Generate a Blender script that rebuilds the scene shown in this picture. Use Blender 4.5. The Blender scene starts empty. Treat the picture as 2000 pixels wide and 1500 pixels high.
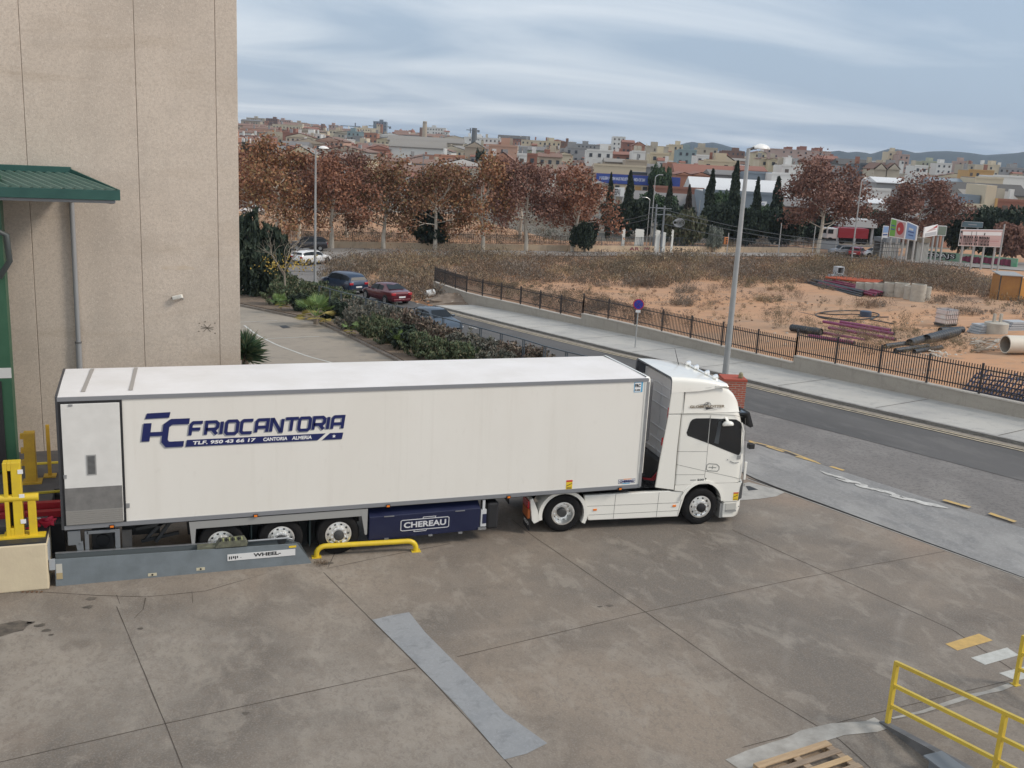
import bpy, math, random
import numpy as np
from mathutils import Vector, Matrix
rnd = random.Random(7)
scene = bpy.context.scene
COL = scene.collection
R = math.radians

# ------------------------------------------------------------------ camera
CP = Vector((1.726, -21.802, 9.5301)); YAW, PITCH, ROLL, FPX = 0.358, 0.2341, 0.0532, 1966.1555
_f = Vector((math.sin(YAW)*math.cos(PITCH), math.cos(YAW)*math.cos(PITCH), -math.sin(PITCH)))
_r = Vector((math.cos(YAW), -math.sin(YAW), 0)); _u = _r.cross(_f)
CR = _r*math.cos(ROLL) + _u*math.sin(ROLL); CU = -_r*math.sin(ROLL) + _u*math.cos(ROLL); CF = _f
cam = bpy.data.cameras.new('camera'); camo = bpy.data.objects.new('camera', cam); COL.objects.link(camo)
cam.sensor_fit = 'HORIZONTAL'; cam.sensor_width = 36; cam.lens = FPX/2000*36
cam.clip_start = 0.1; cam.clip_end = 30000
camo.matrix_world = Matrix(((CR.x, CU.x, -CF.x, CP.x), (CR.y, CU.y, -CF.y, CP.y), (CR.z, CU.z, -CF.z, CP.z), (0, 0, 0, 1)))
scene.camera = camo
scene.render.resolution_x = 1024; scene.render.resolution_y = 768

# ------------------------------------------------------------------ world, sun, exposure
SUN_EL, SUN_AZ = R(38), R(118)          # azimuth from +Y towards +X
w = bpy.data.worlds.new('World'); scene.world = w; w.use_nodes = True
nt = w.node_tree; N = nt.nodes; L = nt.links
for n in list(N): N.remove(n)
out = N.new('ShaderNodeOutputWorld'); bg = N.new('ShaderNodeBackground'); L.new(bg.outputs[0], out.inputs[0])
sky = N.new('ShaderNodeTexSky'); sky.sky_type = 'NISHITA'; sky.sun_disc = False
sky.sun_elevation = SUN_EL; sky.sun_rotation = SUN_AZ; sky.air_density = 1.0; sky.dust_density = 1.5
bg.inputs['Strength'].default_value = 0.12
tc = N.new('ShaderNodeTexCoord'); sx = N.new('ShaderNodeSeparateXYZ'); L.new(tc.outputs['Generated'], sx.inputs[0])
def wm(op, a, b=None, c=None):
    m = N.new('ShaderNodeMath'); m.operation = op
    for i, v in enumerate((a, b, c)):
        if v is None: continue
        if isinstance(v, (int, float)): m.inputs[i].default_value = v
        else: L.new(v, m.inputs[i])
    return m.outputs[0]
zc = wm('ADD', wm('MAXIMUM', sx.outputs[2], 0.0), 0.09)
cb = N.new('ShaderNodeCombineXYZ'); L.new(wm('DIVIDE', sx.outputs[0], zc), cb.inputs[0]); L.new(wm('DIVIDE', sx.outputs[1], zc), cb.inputs[1])
mp = N.new('ShaderNodeMapping'); L.new(cb.outputs[0], mp.inputs[0]); mp.inputs['Rotation'].default_value = (0, 0, R(-35)); mp.inputs['Scale'].default_value = (0.6, 1.0, 1)
n1 = N.new('ShaderNodeTexNoise'); L.new(mp.outputs[0], n1.inputs['Vector']); n1.inputs['Scale'].default_value = 0.62; n1.inputs['Detail'].default_value = 7; n1.inputs['Roughness'].default_value = 0.52; n1.inputs['Distortion'].default_value = 0.6
n2 = N.new('ShaderNodeTexNoise'); L.new(mp.outputs[0], n2.inputs['Vector']); n2.inputs['Scale'].default_value = 0.17; n2.inputs['Detail'].default_value = 3
cr = N.new('ShaderNodeValToRGB'); cr.color_ramp.elements[0].position = 0.42; cr.color_ramp.elements[1].position = 0.62
L.new(wm('ADD', wm('MULTIPLY', n1.outputs[0], 0.6), wm('MULTIPLY', n2.outputs[0], 0.4)), cr.inputs[0])
# higher, brighter veil towards the sky's left where the cloud thins
lft = wm('MULTIPLY', wm('SUBTRACT', 0.26, wm('MULTIPLY', sx.outputs[0], 0.95)), 1.0)
dens = wm('MINIMUM', wm('MAXIMUM', wm('ADD', wm('MULTIPLY', cr.outputs[0], 0.78), wm('MULTIPLY', lft, 0.62)), 0.0), 1.0)
veil = N.new('ShaderNodeMix'); veil.data_type = 'RGBA'; veil.inputs[6].default_value = (3.0, 3.75, 4.7, 1); veil.inputs[7].default_value = (8.0, 8.15, 8.2, 1)
L.new(dens, veil.inputs[0])
mx = N.new('ShaderNodeMix'); mx.data_type = 'RGBA'; mx.inputs[0].default_value = 0.86
L.new(sky.outputs[0], mx.inputs[6]); L.new(veil.outputs[2], mx.inputs[7]); L.new(mx.outputs[2], bg.inputs[0])
sl = bpy.data.lights.new('sun', 'SUN'); sl.energy = 1.9; sl.angle = R(14); sl.color = (1, 0.91, 0.80)
so = bpy.data.objects.new('sun', sl); COL.objects.link(so)
sd = Vector((math.sin(SUN_AZ)*math.cos(SUN_EL), math.cos(SUN_AZ)*math.cos(SUN_EL), math.sin(SUN_EL)))
so.rotation_euler = sd.to_track_quat('Z', 'Y').to_euler()
scene.view_settings.view_transform = 'Standard'; scene.view_settings.look = 'None'; scene.view_settings.exposure = 0.26; scene.view_settings.gamma = 1

# ------------------------------------------------------------------ terrain and picture rays
def ray(px, py):
    return (CF + CR*((px-1000)/FPX) - CU*((py-750)/FPX)).normalized()
SD = (-0.17244, 0.98502); SK = 0.05714; P0 = (21.0, 4.0)
S0 = (19.0, 2.7); S1 = (21.4, -5.0)
_sl = ((S1[0]-S0[0]), (S1[1]-S0[1])); _n = math.hypot(*_sl); SL = (_sl[0]/_n, _sl[1]/_n); NL = (-SL[1], SL[0])
def sm(x):
    x = min(1, max(0, x)); return x*x*(3-2*x)
def zt(x, y):
    s = (x-P0[0])*SD[0] + (y-P0[1])*SD[1]
    if s > 50: s = 50+25*(1-math.exp(-(s-50)/25))
    if s < -25: s = -25
    z = -SK*s*max(sm(((x-S0[0])*NL[0]+(y-S0[1])*NL[1])/6), sm((y-8)/12))
    D = math.hypot(x-CP.x, y-CP.y)
    if D > 150:
        az = math.atan2(x-CP.x, y-CP.y)
        k = 0.019 + (0.0055-0.019)*min(1, max(0, (az-0.12)/0.6))
        z += -1.0*sm((D-150)/100)
        e = max(0, D-380); z += k*min(e, 900) - 0.02*max(0, D-1400)
        z = max(z, -30)
    return z
def G(px, py, dz=0.0):
    d = ray(px, py); t = 5.0
    while t < 4000:
        q = CP + d*t
        if q.z < zt(q.x, q.y)+dz:
            lo, hi = t-0.5, t
            for _ in range(20):
                m = (lo+hi)/2; q = CP+d*m
                if q.z < zt(q.x, q.y)+dz: hi = m
                else: lo = m
            return q
        t += 0.5
    return q
def atD(px, py, D):
    d = ray(px, py); return CP + d*(D/d.dot(CF))

# ------------------------------------------------------------------ materials
MATS = {}
def pm(name, col, rough=0.6, metal=0.0, col2=None, scale=3.0, bump=0.0, bscale=None, detail=5, lo=0.35, hi=0.65, coat=0.0, stretch=None, spec=None, island=None):
    if name in MATS: return MATS[name]
    m = bpy.data.materials.new(name); MATS[name] = m; m.use_nodes = True
    t = m.node_tree; b = t.nodes['Principled BSDF']
    b.inputs['Base Color'].default_value = (*col, 1); b.inputs['Roughness'].default_value = rough; b.inputs['Metallic'].default_value = metal
    if coat: b.inputs['Coat Weight'].default_value = coat; b.inputs['Coat Roughness'].default_value = 0.05
    if spec is not None: b.inputs['Specular IOR Level'].default_value = spec
    if island:
        g = t.nodes.new('ShaderNodeNewGeometry'); c = t.nodes.new('ShaderNodeValToRGB')
        while len(c.color_ramp.elements) < len(island): c.color_ramp.elements.new(0.5)
        for i, cc in enumerate(island):
            c.color_ramp.elements[i].position = i/(len(island)-1); c.color_ramp.elements[i].color = (*cc, 1)
        t.links.new(g.outputs['Random Per Island'], c.inputs[0]); t.links.new(c.outputs[0], b.inputs['Base Color'])
        return m
    if col2 or bump:
        tcn = t.nodes.new('ShaderNodeTexCoord'); src = tcn.outputs['Object']
        if stretch:
            mpn = t.nodes.new('ShaderNodeMapping'); mpn.inputs['Scale'].default_value = stretch; t.links.new(src, mpn.inputs[0]); src = mpn.outputs[0]
    if col2:
        n = t.nodes.new('ShaderNodeTexNoise'); n.inputs['Scale'].default_value = scale; n.inputs['Detail'].default_value = detail; n.inputs['Roughness'].default_value = 0.6
        t.links.new(src, n.inputs['Vector'])
        c = t.nodes.new('ShaderNodeValToRGB'); c.color_ramp.elements[0].position = lo; c.color_ramp.elements[1].position = hi
        c.color_ramp.elements[0].color = (*col, 1); c.color_ramp.elements[1].color = (*col2, 1)
        t.links.new(n.outputs[0], c.inputs[0]); t.links.new(c.outputs[0], b.inputs['Base Color'])
    if bump:
        n = t.nodes.new('ShaderNodeTexNoise'); n.inputs['Scale'].default_value = bscale or scale*4; n.inputs['Detail'].default_value = 4
        t.links.new(src, n.inputs['Vector']); bn = t.nodes.new('ShaderNodeBump'); bn.inputs['Strength'].default_value = bump; bn.inputs['Distance'].default_value = 0.02
        t.links.new(n.outputs[0], bn.inputs['Height']); t.links.new(bn.outputs[0], b.inputs['Normal'])
    return m
def layered(name, base, layers, rough=0.85, bump=0.25, bscale=30, arcs=None, arccol=None):
    """base colour with noise layers [(scale, detail, lo, hi, colour, amount, stretch)] laid over it in turn"""
    m = bpy.data.materials.new(name); MATS[name] = m; m.use_nodes = True; t = m.node_tree; b = t.nodes['Principled BSDF']
    b.inputs['Roughness'].default_value = rough
    tcn = t.nodes.new('ShaderNodeTexCoord'); cur = None
    for i, (sc, det, lo, hi, colr, amt, st) in enumerate(layers):
        mpn = t.nodes.new('ShaderNodeMapping'); mpn.inputs['Scale'].default_value = st or (1, 1, 1); mpn.inputs['Location'].default_value = (i*7.3, i*3.1, i*1.7)
        t.links.new(tcn.outputs['Object'], mpn.inputs[0])
        n = t.nodes.new('ShaderNodeTexNoise'); n.inputs['Scale'].default_value = sc; n.inputs['Detail'].default_value = det; n.inputs['Roughness'].default_value = 0.62; n.inputs['Distortion'].default_value = 0.5 if det != 3.5 else 2.0
        t.links.new(mpn.outputs[0], n.inputs['Vector'])
        mr = t.nodes.new('ShaderNodeMapRange'); mr.inputs[1].default_value = lo; mr.inputs[2].default_value = hi; mr.inputs[4].default_value = amt; t.links.new(n.outputs[0], mr.inputs[0])
        x = t.nodes.new('ShaderNodeMix'); x.data_type = 'RGBA'; t.links.new(mr.outputs[0], x.inputs[0]); x.inputs[7].default_value = (*colr, 1)
        if cur is None: x.inputs[6].default_value = (*base, 1)
        else: t.links.new(cur, x.inputs[6])
        cur = x.outputs[2]
    for (ax, ay, ar, aw, amt) in arcs or ():      # worn tyre arcs: a band at distance ar from a turning centre, broken up by noise
        def M_(op, *a):
            m_ = t.nodes.new('ShaderNodeMath'); m_.operation = op
            for i, v in enumerate(a):
                if isinstance(v, (int, float)): m_.inputs[i].default_value = v
                else: t.links.new(v, m_.inputs[i])
            return m_.outputs[0]
        vd = t.nodes.new('ShaderNodeVectorMath'); vd.operation = 'DISTANCE'; vd.inputs[1].default_value = (ax, ay, 0); t.links.new(tcn.outputs['Object'], vd.inputs[0])
        nn = t.nodes.new('ShaderNodeTexNoise'); nn.inputs['Scale'].default_value = 0.7; nn.inputs['Detail'].default_value = 6; nn.inputs['Roughness'].default_value = .7; t.links.new(tcn.outputs['Object'], nn.inputs['Vector'])
        band = M_('SUBTRACT', 1.0, M_('DIVIDE', M_('ABSOLUTE', M_('SUBTRACT', vd.outputs['Value'], ar)), aw)); band.node.use_clamp = True
        k = M_('MULTIPLY', M_('MULTIPLY', band, amt), M_('MULTIPLY', M_('SUBTRACT', nn.outputs[0], .40), 4.0)); k.node.use_clamp = True
        x = t.nodes.new('ShaderNodeMix'); x.data_type = 'RGBA'; t.links.new(k, x.inputs[0]); t.links.new(cur, x.inputs[6]); x.inputs[7].default_value = (*(arccol if amt > 0 else (.1, .09, .08)), 1); cur = x.outputs[2]
    t.links.new(cur, b.inputs['Base Color'])
    n = t.nodes.new('ShaderNodeTexNoise'); n.inputs['Scale'].default_value = bscale; n.inputs['Detail'].default_value = 5; t.links.new(tcn.outputs['Object'], n.inputs['Vector'])
    bn = t.nodes.new('ShaderNodeBump'); bn.inputs['Strength'].default_value = bump; bn.inputs['Distance'].default_value = 0.01
    t.links.new(n.outputs[0], bn.inputs['Height']); t.links.new(bn.outputs[0], b.inputs['Normal'])
    return m

# ------------------------------------------------------------------ mesh builder
def basis(d):
    d = Vector(d).normalized(); a = Vector((0, 0, 1)) if abs(d.z) < 0.95 else Vector((1, 0, 0))
    s = d.cross(a).normalized(); return d, s, s.cross(d)
class MB:
    def __init__(s): s.v = []; s.f = []; s.m = []
    def add(s, vs, fs, m=0):
        o = len(s.v); s.v += [tuple(v) for v in vs]; s.f += [tuple(i+o for i in f) for f in fs]; s.m += [m]*len(fs); return s
    def box(s, x0, x1, y0, y1, z0, z1, m=0):
        return s.add([(x0,y0,z0),(x1,y0,z0),(x1,y1,z0),(x0,y1,z0),(x0,y0,z1),(x1,y0,z1),(x1,y1,z1),(x0,y1,z1)],
                     [(0,3,2,1),(4,5,6,7),(0,1,5,4),(1,2,6,5),(2,3,7,6),(3,0,4,7)], m)
    def bar(s, p0, p1, wd, ht, m=0, up=(0,0,1)):
        p0 = Vector(p0); p1 = Vector(p1); d = (p1-p0).normalized(); up = Vector(up)
        sd_ = d.cross(up)
        if sd_.length < 1e-4: sd_ = d.cross(Vector((1, 0, 0)))
        sd_.normalize(); u = sd_.cross(d); a = sd_*wd/2; b = u*ht/2
        return s.add([p0-a-b, p0+a-b, p0+a+b, p0-a+b, p1-a-b, p1+a-b, p1+a+b, p1-a+b],
                     [(0,1,2,3),(4,7,6,5),(0,4,5,1),(1,5,6,2),(2,6,7,3),(3,7,4,0)], m)
    def tube(s, pts, r, n=8, m=0, cap=True):
        pts = [Vector(p) for p in pts]; rs = r if isinstance(r, (list, tuple)) else [r]*len(pts); o = len(s.v)
        _, sx_, ux_ = basis(pts[1]-pts[0])
        for i, p in enumerate(pts):
            d = (pts[min(i+1, len(pts)-1)]-pts[max(i-1, 0)]).normalized()
            sx_ = (sx_ - d*sx_.dot(d)).normalized(); ux_ = sx_.cross(d)
            for k in range(n):
                a = 2*math.pi*k/n; s.v.append(tuple(p+(sx_*math.cos(a)+ux_*math.sin(a))*rs[i]))
        for i in range(len(pts)-1):
            for k in range(n):
                a, b = o+i*n+k, o+i*n+(k+1) % n; s.f.append((a, b, b+n, a+n)); s.m.append(m)
        if cap:
            s.f.append(tuple(o+k for k in range(n))[::-1]); s.m.append(m); e = o+(len(pts)-1)*n; s.f.append(tuple(e+k for k in range(n))); s.m.append(m)
        return s
    def lathe(s, c, ax, prof, n=24, m=0):
        """prof: [(radius, distance along axis)]"""
        d, a, b = basis(ax); c = Vector(c); o = len(s.v)
        for r_, h in prof:
            for k in range(n):
                t = 2*math.pi*k/n; s.v.append(tuple(c+d*h+(a*math.cos(t)+b*math.sin(t))*r_))
        for i in range(len(prof)-1):
            for k in range(n):
                p, q = o+i*n+k, o+i*n+(k+1) % n; s.f.append((p, q, q+n, p+n)); s.m.append(m)
        return s
    def prism(s, poly, o, ex, ey, dv, m=0):
        """2-D poly placed at o + u*ex + v*ey, swept along dv"""
        o = Vector(o); ex = Vector(ex); ey = Vector(ey); dv = Vector(dv); n = len(poly)
        a = [o+ex*u+ey*v for u, v in poly]; b = [p+dv for p in a]
        return s.add(a+b, [tuple(range(n))[::-1], tuple(range(n, 2*n))] + [(i, (i+1) % n, (i+1) % n+n, i+n) for i in range(n)], m)
    def grid(s, rows, m=0, closed=False):
        o = len(s.v); n = len(rows[0])
        for r_ in rows: s.v += [tuple(p) for p in r_]
        for i in range(len(rows)-1):
            for k in range(n if closed else n-1):
                k2 = (k+1) % n; s.f.append((o+i*n+k, o+i*n+k2, o+(i+1)*n+k2, o+(i+1)*n+k)); s.m.append(m)
        return s
    def cap(s, row, m=0, flip=False):
        o = len(s.v); s.v += [tuple(p) for p in row]; f = tuple(range(o, o+len(row))); s.f.append(f[::-1] if flip else f); s.m.append(m); return s
    def build(s, name, mats, parent=None, smooth=False, bevel=0, M=None):
        me = bpy.data.meshes.new(name); vs = s.v if M is None else [tuple(M @ Vector(v)) for v in s.v]
        me.from_pydata(vs, [], s.f)
        if not isinstance(mats, (list, tuple)): mats = [mats]
        for x in mats: me.materials.append(x)
        if len(mats) > 1: me.polygons.foreach_set('material_index', s.m)
        me.update()
        import bmesh
        bm = bmesh.new(); bm.from_mesh(me); bmesh.ops.recalc_face_normals(bm, faces=bm.faces); bm.to_mesh(me); bm.free()
        if smooth:
            me.polygons.foreach_set('use_smooth', [True]*len(me.polygons))
            me.set_sharp_from_angle(angle=R(smooth if smooth is not True else 40))
        o = bpy.data.objects.new(name, me); COL.objects.link(o)
        if parent: o.parent = parent
        if bevel:
            md = o.modifiers.new('bevel', 'BEVEL'); md.width = bevel; md.segments = 2; md.limit_method = 'ANGLE'; md.angle_limit = R(40)
        return o
def tag(o, label=None, cat=None, group=None, kind=None):
    if label: o['label'] = label
    if cat: o['category'] = cat
    if group: o['group'] = group
    if kind: o['kind'] = kind
    return o
def thing(name, label, cat, loc=(0, 0, 0), rz=0.0, group=None):
    o = bpy.data.objects.new(name, None); COL.objects.link(o); o.location = loc; o.rotation_euler = (0, 0, rz); o.empty_display_size = 0.3
    return tag(o, label, cat, group)
def copy_tree(o, parent=None):
    c = o.copy(); COL.objects.link(c)
    if parent is not None: c.parent = parent
    for ch in list(o.children): copy_tree(ch, c)
    return c
def text(s, size, mat, name, parent=None, M=None, bold=0.0, shear=0.0, ext=0.002, spacing=1.0, fit=None, align='LEFT'):
    c = bpy.data.curves.new('t', 'FONT'); c.body = s; c.size = size; c.offset = bold; c.shear = shear; c.extrude = ext; c.space_character = spacing; c.align_x = align; c.resolution_u = 3
    o = bpy.data.objects.new('t', c); COL.objects.link(o); dg = bpy.context.evaluated_depsgraph_get(); me = bpy.data.meshes.new_from_object(o.evaluated_get(dg)); bpy.data.objects.remove(o)
    co = np.zeros(len(me.vertices)*3); me.vertices.foreach_get('co', co); co = co.reshape(-1, 3)
    if fit:
        co[:, 0] -= co[:, 0].min(); co[:, 1] -= co[:, 1].min(); co[:, 0] *= fit[0]/co[:, 0].max(); co[:, 1] *= fit[1]/co[:, 1].max()
    me.vertices.foreach_set('co', co.ravel())
    if M is not None: me.transform(M)
    me.materials.clear(); me.materials.append(mat); me.name = name; o = bpy.data.objects.new(name, me); COL.objects.link(o)
    if parent: o.parent = parent
    return o
def sideM(x, y, z, dirx=(1, 0, 0), up=(0, 0, 1)):
    """text plane: local x along dirx, local y along up"""
    a = Vector(dirx).normalized(); b = Vector(up).normalized(); c = a.cross(b)
    return Matrix(((a.x, b.x, c.x, x), (a.y, b.y, c.y, y), (a.z, b.z, c.z, z), (0, 0, 0, 1)))
def sheet(name, A, B, dz, mat, m=8, step=2.0, kind='structure', skirt=0.0):
    """ground sheet between two polylines, following the terrain"""
    def res(P, n):
        d = [0]
        for i in range(1, len(P)): d.append(d[-1]+math.dist(P[i-1], P[i]))
        o = []
        for k in range(n+1):
            s_ = d[-1]*k/n; i = 1
            while i < len(P)-1 and d[i] < s_: i += 1
            t = (s_-d[i-1])/(d[i]-d[i-1]); o.append((P[i-1][0]+(P[i][0]-P[i-1][0])*t, P[i-1][1]+(P[i][1]-P[i-1][1])*t))
        return o
    ln = sum(math.dist(A[i-1], A[i]) for i in range(1, len(A))); n = max(1, int(ln/step)); a = res(A, n); b = res(B, n); mb = MB(); rows = []
    for i in range(n+1):
        row = []
        for j in range(m+1):
            x = a[i][0]+(b[i][0]-a[i][0])*j/m; y = a[i][1]+(b[i][1]-a[i][1])*j/m; row.append((x, y, zt(x, y)+dz))
        rows.append(row)
    mb.grid(rows)
    if skirt:
        for j in (0, m): mb.grid([[r_[j] for r_ in rows], [(r_[j][0], r_[j][1], r_[j][2]-skirt) for r_ in rows]])
    o = mb.build(name, mat); tag(o, kind=kind); return o

# leaf clouds ------------------------------------------------------
def cloud_mesh(name, cen, size, mats, aspect=1.6, up=0.0, seed=0, mi=None, droop=None):
    """many leaf-sized quads; up pushes their long axis towards vertical"""
    g = np.random.default_rng(seed); n = len(cen); size = np.broadcast_to(size, (n,))
    a = g.normal(size=(n, 3)); a[:, 2] += up*2.2; a /= np.linalg.norm(a, axis=1)[:, None]
    if droop is not None: a = droop/np.linalg.norm(droop, axis=1)[:, None]
    b = np.cross(a, g.normal(size=(n, 3))); b /= np.linalg.norm(b, axis=1)[:, None]
    a = a*(size*aspect/2)[:, None]; b = b*(size/2)[:, None]
    v = np.stack([cen-a-b*0.5, cen-a*0.2+b, cen+a, cen-a*0.1-b], 1).reshape(-1, 3)
    me = bpy.data.meshes.new(name); me.vertices.add(n*4); me.vertices.foreach_set('co', v.ravel())
    me.loops.add(n*4); me.loops.foreach_set('vertex_index', np.arange(n*4)); me.polygons.add(n); me.polygons.foreach_set('loop_start', np.arange(n)*4); me.polygons.foreach_set('loop_total', np.full(n, 4))
    for x in (mats if isinstance(mats, (list, tuple)) else [mats]): me.materials.append(x)
    if mi is not None: me.polygons.foreach_set('material_index', mi.astype(int))
    me.update(); me.validate(); return me
def link(name, me, parent=None, loc=None):
    o = bpy.data.objects.new(name, me); COL.objects.link(o)
    if parent: o.parent = parent
    if loc: o.location = loc
    return o
def blobs(g, spec, n, shell=0.55):
    """points inside ellipsoids spec [(cx,cy,cz,rx,ry,rz)] favouring the outer shell"""
    vol = np.array([s[3]*s[4]*s[5] for s in spec])**0.75; idx = g.choice(len(spec), n, p=vol/vol.sum()); S = np.array(spec)[idx]
    d = g.normal(size=(n, 3)); d /= np.linalg.norm(d, axis=1)[:, None]; r_ = shell+(1-shell)*g.random(n)**0.7
    r_ = np.where(g.random(n) < 0.3, r_*g.random(n), r_)
    return S[:, :3]+d*r_[:, None]*S[:, 3:]
# ================================================================== SETTING
conc = layered('yard_concrete', (0.242, 0.196, 0.152), [
    (0.11, 4, 0.40, 0.58, (0.128, 0.113, 0.097), 0.9, None), (0.26, 6, 0.48, 0.68, (0.295, 0.262, 0.222), 0.7, (1, 0.55, 1)), (0.55, 7, 0.54, 0.66, (0.105, 0.088, 0.073), 0.6, (1, .8, 1)),
    (4.5, 3.5, 0.50, 0.55, (0.185, 0.15, 0.118), 0.34, (1, .7, 1)), (1.7, 8, 0.52, 0.62, (0.31, 0.275, 0.23), 0.4, (1, 0.6, 1)), (11, 6, 0.53, 0.6, (0.14, 0.118, 0.098), 0.35, (1, 0.6, 1)), (0.09, 3, 0.52, 0.62, (0.30, 0.19, 0.125), 0.25, None), (30, 4, 0.5, 0.62, (0.33, 0.295, 0.26), 0.3, None)],
    rough=0.8, bump=0.3, arcs=[(22, -22, 14.2, .13, .30), (22, -22, 14.55, .10, .26), (22, -22, 12.0, .12, .28), (26, -16, 13.5, .14, .24), (26, -16, 15.6, .13, .22), (-6, -22, 13.0, .16, .22), (-6, -22, 15.2, .16, .20), (10, 22, 26.5, .2, .18), (10, 22, 28.6, .2, .16)], arccol=(.36, .325, .285))
apr = layered('apron_concrete', (0.25, 0.242, 0.232), [
    (0.25, 6, 0.45, 0.6, (0.19, 0.187, 0.185), 0.6, None), (0.8, 8, 0.48, 0.6, (0.32, 0.312, 0.30), 0.6, (1, 0.4, 1)), (2.2, 8, 0.5, 0.62, (0.165, 0.164, 0.165), 0.5, (1, 0.4, 1)), (12, 5, 0.5, 0.62, (0.34, 0.34, 0.33), 0.35, None)])
asph = layered('worn_asphalt', (0.195, 0.18, 0.168), [
    (0.2, 5, 0.45, 0.6, (0.14, 0.13, 0.124), 0.8, (1, 0.4, 1)), (0.7, 7, 0.5, 0.62, (0.23, 0.215, 0.20), 0.7, (1, 0.5, 1)), (9, 5, 0.5, 0.6, (0.085, 0.08, 0.078), 0.5, None), (60, 2, 0.55, 0.65, (0.27, 0.26, 0.25), 0.45, None)], rough=0.9, bump=0.4, bscale=60)
asph2 = layered('new_asphalt', (0.080, 0.077, 0.075), [
    (0.3, 5, 0.42, 0.6, (0.108, 0.103, 0.10), 0.8, (1, 0.3, 1)), (1.4, 7, 0.52, 0.66, (0.15, 0.142, 0.135), 0.5, (1, 0.3, 1)), (60, 2, 0.55, 0.65, (0.15, 0.15, 0.15), 0.4, None)], rough=0.9, bump=0.4, bscale=60)
walk = layered('pavement_concrete', (0.44, 0.425, 0.39), [
    (0.35, 6, 0.45, 0.65, (0.31, 0.305, 0.295), 0.6, None), (1.7, 7, 0.54, 0.66, (0.27, 0.26, 0.25), 0.45, None), (20, 4, 0.5, 0.65, (0.46, 0.45, 0.43), 0.3, None)])
lane_m = layered('lane_concrete', (0.31, 0.265, 0.21), [
    (0.3, 6, 0.45, 0.65, (0.24, 0.205, 0.165), 0.6, None), (1.7, 7, 0.54, 0.66, (0.16, 0.145, 0.13), 0.4, None), (20, 4, 0.5, 0.65, (0.31, 0.28, 0.25), 0.3, None)])
dirt = layered('lot_dirt', (0.47, 0.255, 0.135), [
    (0.05, 6, .5, .62, (0.34, 0.245, 0.17), .7, None), (0.7, 7, .55, .62, (0.26, 0.19, 0.13), .55, (.4, 1, 1)),
    (0.08, 5, 0.42, 0.62, (0.40, 0.24, 0.15), 0.7, None), (0.35, 7, 0.5, 0.66, (0.52, 0.30, 0.17), 0.6, (0.5, 1, 1)), (1.6, 8, 0.55, 0.68, (0.30, 0.19, 0.12), 0.6, (0.4, 1, 1)), (9, 5, 0.52, 0.68, (0.34, 0.21, 0.13), 0.4, None)], rough=0.95, bump=0.6, bscale=6, arcs=[(60, 75, 38, .5, .6), (60, 75, 40, .5, .6), (20, 90, 62, .6, .5), (20, 90, 64.2, .6, .5), (90, 20, 41, .5, .5), (90, 20, 43, .5, .5), (70, -30, 66, .6, .5), (70, -30, 68, .6, .5)], arccol=(.54, .33, .20))
soil = layered('bed_soil', (0.16, 0.115, 0.08), [(1.5, 6, 0.45, 0.6, (0.08, 0.06, 0.045), 0.7, None), (12, 5, 0.5, 0.6, (0.24, 0.18, 0.12), 0.5, None)], rough=0.95, bump=0.6, bscale=12)
joint_m = pm('dark_joint', (0.075, 0.06, 0.048), 0.9); pale_m = pm('pale_mortar', (0.38, 0.365, 0.335), 0.9, col2=(0.27, 0.255, 0.23), scale=3)
patch_m = layered('grey_patch_concrete', (0.255, 0.262, 0.268), [(0.7, 6, 0.45, 0.62, (0.19, 0.20, 0.21), 0.7, None), (4, 7, 0.55, 0.66, (0.17, 0.175, 0.18), 0.5, None), (16, 5, 0.5, 0.62, (0.31, 0.32, 0.33), 0.35, None)])
yel_road = pm('worn_yellow_paint', (0.55, 0.37, 0.13), 0.8, col2=(0.34, 0.28, 0.18), scale=5, lo=0.42, hi=0.66)
cream_road = pm('worn_cream_paint', (0.52, 0.44, 0.31), 0.8, col2=(0.25, 0.22, 0.19), scale=3, lo=0.45, hi=0.72)
white_road = pm('worn_white_paint', (0.62, 0.61, 0.58), 0.8, col2=(0.42, 0.40, 0.37), scale=4, lo=0.45, hi=0.75)

# wall line of the lot (foot), far kerb and near edge of the street, as x,y polylines
WL = [(36.9, -6.0), (34.0, 7.1), (30.7, 23.6), (29.4, 31.5), (26.4, 44.9), (24.9, 50.5), (24.3, 59.0)]
FK = [(33.0, -6.0), (30.7, 3.9), (28.7, 12.8), (27.6, 18.8), (25.9, 26.9), (23.9, 37.9), (22.0, 49.5)]
FKX = [(35.5, -16)] + FK + [(20.8, 58), (20.4, 70), (21.5, 80)]
NE = [(27.0, -23.0), (21.4, -5.0), (19.0, 2.7), (18.5, 9.0), (18.9, 20.0), (13.9, 49.5), (11.5, 63), (8.6, 79)]
def interp(P, y):
    for i in range(len(P)-1):
        (x0, y0), (x1, y1) = P[i], P[i+1]
        if min(y0, y1) <= y <= max(y0, y1): return x0+(x1-x0)*(y-y0)/(y1-y0)
    return P[0][0] if y < P[0][1] else P[-1][0]

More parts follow.
